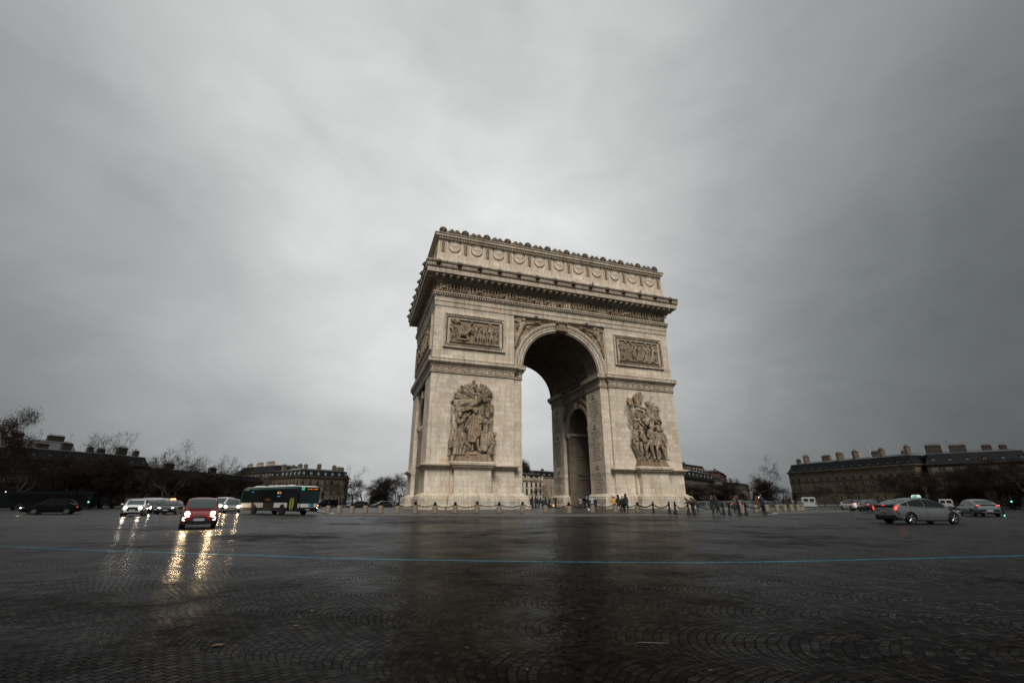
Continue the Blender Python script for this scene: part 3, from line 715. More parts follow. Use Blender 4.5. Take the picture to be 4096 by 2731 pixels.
# framed reliefs
def frame(name, x0, x1, z0, z1, ix, iz, put):
    """nested mouldings round a sunk field"""
    mb = MB()
    def rect(a0, a1, b0, b1, w, o0, o1):
        for q in ((a0,a1,b1-w,b1),(a0,a1,b0,b0+w),(a0,a0+w,b0+w,b1-w),(a1-w,a1,b0+w,b1-w)): put(mb, *q, o0, o1)
    rect(x0, x1, z0, z1, .2, 0, .34); rect(x0+.2, x1-.2, z0+.2, z1-.2, .14, 0, .2); rect(x0+.34, x1-.34, z0+.34, z1-.34, .26, 0, .28)
    rect(x0+.6, x1-.6, z0+.6, z1-.6, ix-.6, 0, .1); rect(x0+ix-.1, x1-ix+.1, z0+ix*.86, z1-ix*.86, .14, 0, .26)
    f = mb.build('relief_frame', TRIM, ARCH); mb = MB()
    n1, n2 = int((x1-x0-.9)/.27), int((z1-z0-.9)/.27)
    for k in range(n1+1):
        for z in (z0+.47, z1-.47): put(mb, x0+.45+k*.27-.08, x0+.45+k*.27+.08, z-.1, z+.1, .26, .36)
    for k in range(1, n2):
        for x in (x0+.47, x1-.47): put(mb, x-.1, x+.1, z0+.45+k*.27-.08, z0+.45+k*.27+.08, .26, .36)
    mb.build('bead_moulding', GRIMY, f)
    return f
def putf(mb, a0, a1, b0, b1, o0, o1): mb.box(a0, a1, -o1, .02-o0, b0, b1)
def scene_relief(seed, w, h, n_, horse):
    mb = MB(); r2 = random.Random(seed)
    mb.box(-w/2,w/2,-.42,.1,-.05,.22)
    if horse:
        hx = -w*.24
        mb.ball((hx,-.35,1.45),.85,.36,.46); mb.cap((hx+.65,-.4,1.7),(hx+1.15,-.45,2.35),.3,.2); mb.cap((hx+1.1,-.45,2.42),(hx+1.6,-.45,2.05),.2,.12)
        for q, e in ((-.6,-.75),(-.45,-.9),(.5,1.0),(.65,1.25)): mb.cap((hx+q,-.35,1.25),(hx+(q+e)/2,-.4,.7),.17,.1); mb.cap((hx+(q+e)/2,-.4,.7),(hx+e,-.35,.25),.1,.08)
        fig(mb, hx-.05, -.42, 1.35, 2.0, .12, (((-.9,.2),(-1.4,1.3)),((1.1,-.6),(1.9,-.3))), (((.3,-1.2),(.1,-2.4)),((.8,-1.0),(.7,-2.2))))
        mb.cap((hx-.9,-.4,.5),(hx+.3,-.45,.42),.2,.26); mb.ball((hx+.65,-.45,.55),.2); mb.cap((hx-.9,-.4,.5),(hx-1.5,-.4,.3),.16,.1)
    for i in range(n_):
        x = -w/2+.35+(w-.7)*(i+.5)/n_+r2.uniform(-.12,.12)
        if horse and -w*.42 < x < -w*.06: continue
        hh = h*r2.uniform(.62,.8); d = -.2-.22*(i%2)
        arms = []
        for s in (-1,1): a = r2.uniform(-1.4,1.6); arms.append(((s*1.05, .5 if a > .2 else -.8),(s*r2.uniform(.3,1.7), a)))
        fig(mb, x, d, .2, hh, r2.uniform(-.25,.25), arms, None, robe=r2.random() < .45, head=r2.uniform(-.3,.3))
        if r2.random() < .45:
            mb.tube((x+.2,d,hh*.3),(x+r2.uniform(-.5,.9),-.1,h-.1),.05,n=5)
        fig(mb, x+r2.uniform(.2,.4), -.05, h*.22, h*.62, 0, None)
    for k in range(5):
        x = r2.uniform(-w/2+.5,w/2-.5); mb.cap((x,-.3,h-.5),(x+r2.uniform(-.7,.7),-.15,h-.15),.12,.2)
    return mb
for sx, seed, horse in ((-1, 3, True), (1, 5, False)):
    x0, x1 = (-20.75, -10.4) if sx < 0 else (10.4, 20.75)
    f = frame('relief', x0, x1, 24.1, 29.95, 1.0, .9, putf)
    o = scene_relief(seed, x1-x0-2.1, 3.9, 11, horse).build('battle_relief', GROUP, f, loc=((x0+x1)/2, 0, 25.0)); remeshed(o, .04, 1)
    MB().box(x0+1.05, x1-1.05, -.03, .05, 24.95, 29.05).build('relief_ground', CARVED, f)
    if sx < 0:
        def putl(mb, a0, a1, b0, b1, o0, o1): mb.box(-HW-o1, -HW+.02-o0, a0, a1, b0, b1)
        f = frame('relief', 1.5, DP-1.5, 24.0, 30.0, 1.0, .9, putl)
        o = scene_relief(9, DP-5.1, 4.0, 19, True).build('battle_relief', CARVED, f, loc=(-HW, DP/2, 25.0), rot=(0,0,-pi/2)); remeshed(o, .07)
# winged Victories in the spandrels
for sx in (-1, 1):
    mb = MB(); V = lambda a, z, d=.3: Vector((sx*a, .5-d, z))
    mb.cap(V(7.5,28.7), V(7.05,29.7), .42, .5); mb.ball(V(6.85,30.5), .3,.3,.36); mb.ball(V(7.0,30.62), .32,.3,.28)
    mb.cap(V(6.9,29.95), V(6.85,30.25), .16); mb.cap(V(6.7,29.9), V(5.4,30.05), .2,.14); mb.cap(V(5.4,30.05), V(4.5,30.25), .14,.09)
    mb.tube(V(6.55,30.35,.4), V(3.7,30.45,.4), .05,.2, 8)
    mb.cap(V(7.45,29.8), V(8.15,29.3), .2,.16); mb.cap(V(8.15,29.3), V(7.75,28.6), .15,.1)
    mb.cap(V(7.5,28.5), V(8.0,27.3), .42,.3); mb.cap(V(8.0,27.3), V(8.35,25.9), .28,.14); mb.cap(V(7.7,28.4), V(8.25,27.0,.15), .36,.24); mb.cap(V(8.25,27.0,.15), V(8.45,25.5,.15), .24,.12)
    for k in range(9):
        a = R(20+k*11); mb.cap(V(7.5,30.0,.08), V(7.5+1.25*cos(a)*.9, 30.0+.95*sin(a)-.3*k/9,.12), .12,.2,6)
        mb.cap(V(6.8,29.8,.08), V(6.8-(2.0-.16*k), 29.7+.5-.14*k,.1), .1,.15,6)
    for k in range(8):
        mb.cap(V(7.8+.07*k,28.3-.25*k,.1), V(8.5-.02*k,27.6-.28*k,.18+.05*(k%2)), .16,.2,6); mb.cap(V(7.1-.1*k,28.8-.2*k,.06), V(7.5+.05*k,28.1-.3*k,.14), .13,.18,6)
    o = mb.build('victory_relief', GROUP, UPPER); remeshed(o, .05)
    mb = MB(); X = sx*8.8
    mb.box(min(X,X-sx*.16),max(X,X-sx*.16),.3,.499,SP+.3,31.0); mb.box(min(X-sx*.16,sx*1.1),max(X-sx*.16,sx*1.1),.32,.499,30.82,30.96)
    mb.build('spandrel_frame', TRIM, UPPER)
    pts = [(sx*8.78, SP+.3)]+[(sx*8.68*cos(a), SP+8.68*sin(a)) for a in [pi/2*k/20 for k in range(1, 18)]]+[(sx*1.1,30.9),(sx*8.78,30.9)]; MB().prism(pts, 'y', .47, .52).build('spandrel_ground', CARVED, UPPER)
    mb = MB()     # small figures above the side arches inside the great arch
    for s in (-1,1):
        for k in range(7):
            a = R(28+k*7); p = Vector((sx*7.9, YC+s*5.35*cos(a), SZ+5.3*sin(a))); mb.cap(p, p+Vector((-sx*.1, s*.5, .5)), .28,.36)
    mb.build('spandrel_relief', CARVED, ARCH, smooth=60)

# ---- the two great sculpture groups
def group_builder(cx, zero, sc_, zb):
    mb = MB()
    def S(p, d=0.): return Vector((cx+(p[0]-zero[0])*sc_[0], -d, zb+(zero[1]-p[1])*sc_[1]))
    def L(pts, r, d=.8, n=8):
        """limb through photo-traced joints, each with its own depth"""
        pts = [(p[0], p[1], (p[2] if len(p) > 2 else d)) for p in pts]; q = [S(p, p[2]) for p in pts]
        if not hasattr(r, '__len__'): r = [r]*len(q)
        for i in range(len(q)-1): mb.cap(q[i], q[i+1], r[i], r[i+1], n)
    def B(p, r, d=.8, ry=None, rz=None): mb.ball(S(p, d), r, ry or r, rz or r)
    def head(p, r=.42, d=1.2, hair=True):
        c = S(p, d); mb.ball(c, r*.82, r*.95, r*1.1); mb.ball(c+Vector((0,.08*r,.4*r)), r*.98, r, r*.8)
        mb.ball(c+Vector((.05*r,-r*.95,-.05*r)), r*.16, r*.25, r*.3); mb.ball(c+Vector((0,-r*.75,-.55*r)), r*.5, r*.4, r*.3)
        mb.cap(c-Vector((0,0,.6*r)), c-Vector((0,-.1*r,1.5*r)), r*.45, r*.5, 7)
    def folds(p0, p1, q0, q1, n_, r, d, wob=.1, seed=1):
        """drapery: strands from edge p0-p1 to edge q0-q1"""
        r3 = random.Random(seed)
        for k in range(n_):
            u = k/(n_-1); a = S((p0[0]+(p1[0]-p0[0])*u, p0[1]+(p1[1]-p0[1])*u), d+.12*(k%2)); b = S((q0[0]+(q1[0]-q0[0])*u, q0[1]+(q1[1]-q0[1])*u), d+.16*(k%2))
            m_ = (a+b)/2+Vector((r3.uniform(-wob,wob), -r3.uniform(0,wob*1.5), r3.uniform(-wob,wob)))
            mb.cap(a, m_, r, r*1.15, 6); mb.cap(m_, b, r*1.15, r*.95, 6)
    def fan(c, tips, r, d):
        for i, p in enumerate(tips): mb.cap(S(c, d), S(p, d*.75+.08*(i%2)), r*.8, r, 6); mb.cap(S(p, d*.75+.08*(i%2)), S((p[0]+(p[0]-c[0])*.12, p[1]+(p[1]-c[1])*.12), d*.6), r, r*.4, 6)
    return mb, S, L, B, head, folds, fan
# left group: crowned general, kneeling city, captive, trumpeting Fame and palms
mb, S, L, B, head, folds, fan = group_builder(-15.55, (480,1330), (.0083,.0086), 8.05)
mb.box(-18.05,-13.0,-.7,0,7.5,7.8); mb.ball(S((480,1380),.7), 1.5,.8,.45)
head((490,655), .46, 1.5); L([(500,740),(505,900),(500,1000)], [.62,.66,.62], 1.1)
folds((400,750),(590,750),(375,1180),(500,1180), 9, .17, 1.35, .06, 2); folds((480,760),(600,800),(500,1120),(590,1060), 6, .15, 1.3, .06, 3)
L([(400,770),(355,860),(310,950)], [.26,.22,.17], 1.5); L([(575,770),(600,850),(565,860)], [.26,.22,.17], 1.6)
L([(470,1150),(460,1230),(458,1310)], [.26,.22,.16], 1.1); L([(550,1120),(556,1220),(572,1310)], [.26,.22,.16], 1.1); L([(458,1315),(440,1325)], .15, 1.4); L([(572,1312),(596,1325)], .15, 1.4)
L([(565,860),(585,1040)], .07, 1.6)
head((212,735), .40, 1.2); L([(250,830),(250,960),(230,1060)], [.46,.44,.5], 1.0); L([(200,830),(150,770),(140,690)], [.22,.18,.14], 1.2); L([(280,820),(215,880),(120,830)], [.22,.18,.14], 1.4)
folds((210,1050),(300,1050),(120,1390),(260,1400), 7, .2, 1.2, .1, 4); L([(280,1080),(330,1220),(300,1390)], [.36,.3,.22], 1.3); L([(270,1110),(300,1200),(410,1270)], [.3,.26,.2], 1.5); B((400,1270), .22, 1.6)
L([(110,1060),(80,1180),(80,1270)], [.42,.46,.4], .7); folds((90,1040),(160,1040),(60,1250),(140,1260), 4, .18, .7, .08, 5); L([(60,1300),(70,1400),(40,1420)], [.2,.2,.15], .6); B((340,980), .34, 1.1); L([(330,1010),(345,1160)], [.3,.2], .8)
head((712,722), .42, 1.5); L([(700,830),(700,920),(700,1000)], [.52,.44,.48], 1.2); L([(630,790),(590,720),(560,620)], [.23,.19,.14], 1.2); L([(765,820),(775,910),(785,1000)], [.22,.18,.14], 1.3); B((665,850), .16, 1.65); B((735,850), .16, 1.65)
folds((630,1010),(780,1020),(610,1310),(720,1330), 9, .2, 1.2, .08, 6); folds((680,1040),(790,1030),(700,1200),(760,1250), 5, .16, 1.35, .06, 7)
head((868,1035), .36, 1.1); L([(820,1060),(805,1180),(800,1300)], [.38,.4,.36], .9); L([(760,1200),(850,1195),(790,1350)], [.28,.28,.2], 1.2); folds((790,1150),(850,1180),(720,1370),(850,1380), 6, .18, 1.0, .08, 8)
L([(860,720),(840,900),(850,1390)], [.1,.13,.1], .4); head((795,800), .3, .8); head((310,770), .32, .7); L([(300,800),(320,900)], .4, .6); head((640,680), .32, .7); L([(650,720),(660,800)], .36, .6)
L([(75,560),(80,800),(90,1040)], [.12,.16,.16], .25); L([(70,800),(130,1000)], [.12,.3], .2)
head((572,272), .36, 1.4); L([(572,330),(575,400),(560,470)], [.34,.46,.4], 1.2); L([(530,350),(430,345),(345,275)], [.2,.17,.12], 1.3); L([(610,380),(650,470),(700,450)], [.2,.17,.13], 1.4)
L([(540,285),(330,255)], [.05,.06], 1.4, 6); L([(330,255),(225,222)], [.08,.24], 1.3, 10); L([(618,325),(785,562)], [.07,.07], 1.6, 6)
L([(540,480),(480,520),(400,560)], [.42,.4,.3], 1.1); L([(500,540),(380,620)], [.34,.22], .9)
folds((540,430),(560,520),(120,490),(110,560), 7, .2, .9, .2, 9); folds((520,470),(560,560),(130,560),(170,680), 9, .2, .85, .25, 10); folds((330,640),(440,650),(280,740),(370,740), 6, .16, .6, .1, 11)
folds((560,500),(640,520),(540,690),(640,700), 6, .2, .7, .1, 12); folds((700,500),(850,515),(710,650),(840,650), 8, .13, .6, .05, 13); L([(690,495),(860,512)], .09, .7)
fan((510,440), [(510+360*cos(R(a))*(1.0), 430-285*sin(R(a))) for a in range(172,100,-7)], .16, .55); fan((560,440), [(550+300*cos(R(a)), 420-290*sin(R(a))) for a in range(78,16,-7)], .16, .55)
fan((480,420), [(160,330),(150,400),(100,470),(230,360),(300,300)], .24, .4); fan((620,420), [(780,330),(790,400),(760,440)], .24, .4)
L([(510,165),(480,195)], .3, .6); L([(470,90),(470,150)], [.28,.2], .5); L([(540,200),(560,240)], .1, .8)
o = mb.build('sculpture_group', GROUP, ARCH); remeshed(o, .042, 1); o['label'] = 'carved group of a robed general being crowned under spread palm leaves'
# right group: volunteers marching under a winged, shouting figure
mb, S, L, B, head, folds, fan = group_builder(15.55, (560,1385), (.0097,.0088), 7.62)
mb.box(13.0,18.05,-.8,0,7.4,7.75)
head((265,775), .46, 1.1); L([(265,860),(255,950),(265,1020)], [.5,.52,.46], 1.0); L([(215,890),(205,960),(190,1020)], [.23,.19,.14], 1.1); L([(320,850),(360,900),(330,960)], [.23,.2,.15], 1.3)
L([(280,1040),(275,1180),(312,1290)], [.36,.28,.17], .9); L([(250,1040),(240,1150),(300,1330)], [.36,.26,.15], .6); folds((190,1020),(270,1030),(240,1130),(250,1140), 4, .16, .8, .05, 1)
head((375,830), .38, 1.0); L([(370,890),(400,970),(420,1040)], [.42,.46,.44], 1.2); L([(390,880),(350,930),(340,1000)], [.2,.18,.14], 1.5); B((420,1040), .5, 1.3)
L([(345,1090),(345,1210),(345,1345)], [.3,.25,.16], 1.1); L([(470,1090),(435,1190),(430,1340)], [.34,.26,.16], 1.3); L([(345,1345),(330,1370)], .15, 1.4); L([(430,1345),(410,1370)], .15, 1.5)
head((565,790), .48, 1.6); L([(545,880),(550,960),(560,1030)], [.66,.6,.54], 1.4); folds((495,1030),(625,1040),(500,1110),(620,1120), 7, .17, 1.5, .03, 2); L([(500,880),(470,960),(520,1010)], [.26,.22,.16], 1.6); L([(605,890),(640,960),(640,1040)], [.26,.22,.16], 1.6)
L([(530,1110),(540,1195),(568,1345)], [.36,.29,.17], 1.4); L([(600,1100),(560,1230),(490,1340)], [.34,.24,.15], .8); L([(568,1345),(545,1368)], .17, 1.7); L([(510,1130),(590,1290)], [.1,.2], .6)
head((700,785), .5, 1.5); B((700,835), .34, 1.75); L([(700,900),(705,970),(715,1050)], [.6,.54,.48], 1.3); L([(650,900),(640,980),(650,1060)], [.24,.2,.15], 1.5); L([(755,900),(770,980),(800,1030)], [.26,.2,.15], 1.4)
L([(680,1080),(640,1180),(650,1335)], [.38,.28,.17], 1.5); L([(740,1080),(790,1220),(825,1370)], [.38,.28,.17], 1.3); L([(650,1340),(625,1370)], .17, 1.8); L([(825,1370),(860,1382)], .16, 1.5); folds((690,1090),(760,1120),(700,1330),(790,1340), 5, .2, .4, .1, 3)
head((810,800), .4, 1.0); L([(800,760),(835,780)], [.25,.15], .9); L([(820,880),(825,970),(830,1080)], [.44,.44,.4], .9); folds((790,1080),(860,1080),(800,1330),(865,1335), 5, .18, .9, .06, 4)
for k in range(15): a0, a1 = 2*pi*k/15, 2*pi*(k+1)/15; L([(872+38*cos(a0), 1010+120*sin(a0)),(872+38*cos(a1), 1010+120*sin(a1))], .1, .9, 6)
mb.ball(S((872,1010),.8), .36,.2,1.05); L([(790,1075),(905,1180)], [.1,.04], 1.3, 6)
head((515,325), .44, 1.7); B((530,352), .14, 2.05); L([(520,420),(530,500),(545,580)], [.46,.5,.48], 1.5); L([(575,390),(605,320),(635,215)], [.26,.21,.14], 1.4); L([(635,215),(640,185)], [.13,.16], 1.4)
for q in ((612,165),(628,148),(644,145),(660,155),(672,175)): L([(640,190),q], [.06,.05], 1.4, 5)
L([(470,420),(390,405),(300,370)], [.25,.2,.15], 1.6); L([(300,370),(200,330)], [.09,.06], 1.5, 6); L([(540,600),(500,650),(480,720)], [.42,.36,.3], 1.5); L([(600,580),(660,640),(770,720)], [.4,.32,.18], 1.4)
folds((500,510),(590,520),(470,690),(620,720), 10, .18, 1.3, .1, 5); folds((590,500),(620,560),(760,500),(830,680), 9, .19, .9, .25, 6); folds((600,620),(640,700),(780,740),(830,640), 6, .2, .7, .2, 7); folds((350,400),(460,430),(330,560),(470,600), 8, .2, .7, .2, 8)
fan((400,330), [(320,200),(345,150),(375,120),(410,95),(440,78),(470,70),(490,90),(500,120),(505,150),(500,190)], .17, .7); L([(330,180),(400,330)], [.3,.5], .5); B((395,260), .55, .35, .3, .8)
fan((600,330), [(680,225),(740,270),(790,320),(820,350),(835,390),(835,420),(810,450),(780,465),(740,475),(700,470)], .15, .7); L([(640,270),(690,350)], [.3,.4], .4)
for k in range(6): L([(115+26*k, 375-30*(k%3)),(250+22*k, 640)], [.07,.08], .5+.1*(k%2), 6)
L([(195,190),(215,260),(250,330)], [.12,.3,.34], .5); L([(260,220),(300,300)], .22, .4); L([(170,640),(220,740)], [.12,.14], .5); B((300,640), .42, .8); L([(240,690),(340,700)], .13, 1.0); head((370,640), .32, .9); B((470,640), .35, .8); L([(380,690),(470,800)], [.2,.16], 1.2); L([(320,720),(470,830)], [.24,.2], .9); B((640,745), .32, 1.1); L([(770,720),(830,600)], [.3,.3], .5); L([(810,600),(850,630)], .16, .6)
mb.cap(S((380,900),.1), S((420,1250),.1), .7,.5); mb.cap(S((620,850),.1), S((700,1250),.1), 1.0,.6); mb.cap(S((520,640),.1), S((640,700),.2), 1.0,1.0)
o = mb.build('sculpture_group', GROUP, ARCH); remeshed(o, .042, 1); o['label'] = 'carved group of marching soldiers under a winged figure with raised arm'

# ---- battle names cut in the inner faces
COLS = {0: [['WERTINGEN','GUNTZBOURG','ELCHINGEN','DIERNSTEIN','HOLLABRUNN','SAALFELD','HALLE'],['PRENTZLOW','LUBECK','PULTUSK','EYLAU','OSTROLENKA','DANTZIG','HEILSBERG','LANDSHUT','ECKMUHL','RATISBONNE'],['RAAB','MOHILEW','SMOLENSKO','VALONTINA','POLOTSK','KRASNOE','WURSCHEN']],
        1: [['LILLE','HONDSCHOOTE','WATTIGNIES','ARLON','COURTRAY','TOURCOING','WEISSEMBOURG'],['MAESTRICHT','ALDENHOVEN','LANDAU','NEUWIED','RASTADT','ETLINGEN','NERESHEIM','BAMBERG','AMBERG','FRIEDBERG'],['BIBERACH','ALTENKIRCHEN','SCHLIENGEN','KEHL','ENGEN','MOESKIRCH','HOCHSTETT']]}
for k, yc in ((0, 3.15), (1, DP-3.15)):
    z = 18.6
    for grp in COLS[k]:
        mb = MB(); mb.ball((0,0,0),.34,.05,.42); 
        for s in (-1,1): mb.cap((s*.2,0,-.2),(s*.62,0,-.3),.1,.04,5); mb.ball((s*.34,0,.18),.18,.04,.22)
        mb.build('trophy_relief', LETTER, ARCH, smooth=60, loc=(7.31, yc, z), rot=(0,0,-pi/2)); z -= .92
        me = text_mesh('\n'.join(grp), .52, .008); link('name_inscription', me, LETTER, ARCH, (7.3, yc, z-.26*(len(grp)-1)*1.0-.0), (pi/2,0,-pi/2))
        z -= .52*len(grp)+.72
# ================================================================ vehicles
GLASS = mat('dark car glass', (.008, .010, .011), .06, var=.1, spec=.3)
GLASSL = mat('misted windscreen glass', (.025, .038, .040), .12, var=.4, scale=2, spec=.4)
NGLASS = mat('unlit night glass', (.003,.003,.0035), .45, spec=.03)
RUB = mat('wet tyre rubber', (.008, .008, .008), .6, spec=.2)
RIM = mat('alloy rim', (.28, .28, .29), .3, metal=.8)
DRIM = mat('black rim', (.02, .02, .021), .3, metal=.5)
BLK = mat('black trim plastic', (.007, .007, .007), .5, spec=.2)
CHROME = mat('chrome', (.5, .5, .52), .12, metal=1)
PLATE = mat('number plate', (.36, .36, .35), .5); PLBLUE = mat('number plate blue end', (.02, .06, .3), .5); INK = mat('black lettering', (.01, .01, .01), .6)
HEAD = mat('lit warm headlamp', (.9, .85, .7), .2, emit=((1, .72, .38), 140))
HEADW = mat('lit white headlamp', (.9, .9, .9), .2, emit=((1, .86, .66), 80))
DRL = mat('lit white running lamp', (.9, .9, .9), .2, emit=((.95, .93, 1), 4))
LENS = mat('headlamp lens', (.25, .26, .27), .08, metal=.6)
TAIL = mat('lit red tail lamp', (.3, .01, .01), .2, emit=((1, .045, .018), 1.1))
TAILD = mat('unlit tail lamp', (.09, .008, .008), .2)
AMBER = mat('lit amber indicator', (.6, .25, .02), .2, emit=((1, .36, .03), 4.5))
def paint(name, col, metal=0., rough=.3):
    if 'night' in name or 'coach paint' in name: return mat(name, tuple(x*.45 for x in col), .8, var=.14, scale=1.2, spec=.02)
    return mat(name, col, rough, metal=metal, var=.14, scale=1.2, coat=.3, spec=.3)
def lerp_pts(P, x):
    if x <= P[0][0]: return P[0][1]
    for (a, b), (c, d_) in zip(P, P[1:]):
        if x <= c: return b + (d_-b)*(x-a)/(c-a)
    return P[-1][1]
def smooth_lerp(P, x):
    Q = [p[1] for p in P]; X = [p[0] for p in P]
    if x <= X[0]: return Q[0]
    if x >= X[-1]: return Q[-1]
    i = max(k for k in range(len(X)-1) if X[k] <= x); h = X[i+1]-X[i]; u = (x-X[i])/h
    def sl(k):
        if k == 0: return (Q[1]-Q[0])/(X[1]-X[0])
        if k == len(X)-1: return (Q[-1]-Q[-2])/(X[-1]-X[-2])
        return (Q[k+1]-Q[k-1])/(X[k+1]-X[k-1])
    m0, m1 = sl(i)*h, sl(i+1)*h
    return (2*u**3-3*u*u+1)*Q[i]+(u**3-2*u*u+u)*m0+(-2*u**3+3*u*u)*Q[i+1]+(u**3-u*u)*m1
WHEELS = {}
def wheel_meshes(r, w, rimkey, spokes):
    k = (r, w, spokes)
    if k not in WHEELS:
        t_ = MB().lathe([(r*.62,-w/2),(r*.9,-w/2),(r*.985,-w*.36),(r,-w*.2),(r,w*.2),(r*.985,w*.36),(r*.9,w/2),(r*.62,w/2),(r*.62,-w/2)], 28, axis='y', cap=False).mesh('tyre', 40)
        mb = MB(); mb.lathe([(0,-w*.3),(r*.6,-w*.3),(r*.66,-w*.44),(r*.69,-w*.46),(r*.69,w*.3),(0,w*.3)][::-1], 28, axis='y') if False else None
        mb.ring((0,0), r*.6, r*.69, -w*.47, w*.2, 0, 2*pi, n=28)
        mb.lathe([(0,-w*.44),(r*.1,-w*.44),(r*.12,-w*.3),(0,-w*.3)], 12, axis='y')
        for s in range(spokes):
            a = 2*pi*s/spokes
            for da in (-.13, .13):
                mb.ptube([(r*.08*cos(a), -w*.36, r*.08*sin(a)), (r*.36*cos(a+da*.7), -w*.42, r*.36*sin(a+da*.7)), (r*.63*cos(a+da), -w*.42, r*.63*sin(a+da))], [r*.085, r*.07, r*.085], 6)
        rm = mb.mesh('rim', 40)
        hub = MB().lathe([(0,-w*.12),(r*.6,-w*.12),(r*.6,w*.1),(0,w*.1)], 24, axis='y').mesh('brake_disc')
        WHEELS[k] = (t_, rm, hub)
    return WHEELS[k]
def plate_on(root, x, y, z, rz, txt, w=.52, h=.11):
    """number plate facing along local rz; outward normal (cos rz, sin rz)"""
    p = MB().box(-w/2, w/2, -.012, .012, -h/2, h/2).build('number_plate', PLATE, root, loc=(x, y, z), rot=(0, 0, rz+pi/2))
    for s in (-1, 1): MB().box(s*w*.46-w*.04, s*w*.46+w*.04, -.0145, -.002, -h/2+.002, h/2-.002).build('blue_band', PLBLUE, p)
    link('plate_lettering', text_mesh(txt, h*.86, .001), INK, p, (0, -.0145, 0), (pi/2, 0, 0))
    return p
def car(label, cat, px, rad, heading, P, name='car', pos=None, z=ROAD, group=None):
    x, y = pos if pos else G(px, rad)
    root = thing(name, label, cat, (x, y, z), heading, group)
    Lh = P['L']/2; W = P['W']/2; xf = Lh-P['fo']; xr = xf-P['wb']; r = P['r']
    # lower body: stations along the car
    top = P['top']; side = P.get('side', [(-Lh, .78), (-Lh*.86, .95), (-.3*Lh, 1.), (.4*Lh, 1.), (Lh*.82, .93), (Lh, .70)])
    low = P.get('low', [(-Lh, .42), (-Lh*.93, .27), (-Lh*.5, .2), (Lh*.5, .2), (Lh*.93, .24), (Lh, .36)])
    rings = []; N = 30
    for k in range(N+1):
        u = -cos(pi*k/N); X = u*Lh; hw = W*smooth_lerp(side, X); zt = smooth_lerp(top, X); zl = lerp_pts(low, X); h = zt-zl
        prof = [(0,zl),(hw*.72,zl),(hw*.93,zl+.05*h),(hw*.985,zl+.22*h),(hw*1.0,zl+.5*h),(hw*.985,zl+.72*h),(hw*.93,zl+.90*h),(hw*.82,zl+.975*h),(hw*.45,zt+.012),(0,zt+.02)]
        rings.append([(X, -a, b) for a, b in prof] + [(X, a, b) for a, b in prof[-2:0:-1]])
    pm = P['paint']
    body = MB().loft(rings).build('body', pm, root, smooth=50)
    mb = MB()
    for X in (xf, xr): mb.lathe([(0,-W-.3),(r*1.13,-W-.3),(r*1.13,-W+.30),(0,-W+.30)], 28, (X,0,r), 'y'); mb.lathe([(0,W-.30),(r*1.13,W-.30),(r*1.13,W+.3),(0,W+.3)], 28, (X,0,r), 'y')
    cut = mb.build('cut', BLK); bo = body.modifiers.new('b', 'BOOLEAN'); bo.object = cut; bo.operation = 'DIFFERENCE'; bo.solver = 'FAST' if P.get('fast') else 'EXACT'
    cut.parent = root; evaluated(body); bpy.data.objects.remove(cut)
    body.data.shade_smooth(); body.data.set_sharp_from_angle(angle=R(38))
    # wheels
    tm, rm, hub = wheel_meshes(r, P.get('tw', .2), 'a', P.get('spokes', 5))
    for X in (xf, xr):
        for s in (-1, 1):
            wm = tm.copy() if False else tm
            o = link('wheel', wm, RUB, root, (X, s*(W-.13), r), (0, 0, 0 if s < 0 else pi))
            link('rim', rm, P.get('rim', RIM), o); link('brake_disc', hub, BLK, o)
            fo = MB().lathe([(0,-.02),(r*1.11,-.02),(r*1.11,.02),(0,.02)], 20, axis='y').build('wheel_arch', BLK, root, loc=(X, s*(W-.29), r)) if False else None
    # cabin
    xA, xB, xC, xD = P['cab']; roof = P['roof']; tumble = P.get('tumble', .30); cw = P.get('cw', .93)
    def zr(X): return smooth_lerp(roof, X)
    def zb(X): return smooth_lerp(top, X)-.03
    def hb(X): return W*cw*smooth_lerp(side, X)*(1-.10*max(0, (X-xB)/(xA-xB))**2 - .12*max(0, (xC-X)/(xC-xD))**2 if xA > xB and xC > xD else 1)
    def ht(X): return hb(X)-tumble*max(0, zr(X)-zb(X))
    def ring(X):
        a, b, z0, z1 = hb(X), ht(X), zb(X)-.02, max(zr(X), zb(X)-.015); d = z1-z0
        half = [(a, z0), (a-(a-b)*.45, z0+d*.45), (b+.01, z1-.10*min(1, d/.4)), (b-.05, z1-.035*min(1, d/.4)), (b-.16, z1-.008), (b*.45, z1+.018), (0, z1+.024)]
        return [(X, -q, w_) for q, w_ in half] + [(X, q, w_) for q, w_ in half[-2::-1]]
    NS = 40; cabin = MB().loft([ring(xD+(xA-xD)*(.5-.5*cos(pi*k/NS))) for k in range(NS+1)]).build('cabin', P.get('cabpaint', pm), root, smooth=45)
    def sidepatch(x0, x1, m0=.03, m1=.075, n_=14):
        out = []
        for s in (-1, 1):
            L0 = []
            for k in range(n_+1):
                X = x0+(x1-x0)*k/n_; z0 = zb(X)+m0; z1 = max(z0+.004, zr(X)-m1); d = zr(X)-zb(X)+.02; a, b = hb(X), ht(X)
                row = []
                for j in range(4):
                    z_ = z0+(z1-z0)*j/3; q = (z_-zb(X)+.02)/max(d, .05)
                    # follow the two facets of the cabin side
                    yy = a-(a-b)*q + .012; row.append((X, s*yy, z_))
                L0.append(row)
            out.append(L0)
        return out
    for x0, x1 in P['win']:
        for L0 in sidepatch(x0, x1): MB().patch(L0).build('side_window', P.get('glass', GLASS), root, smooth=60)
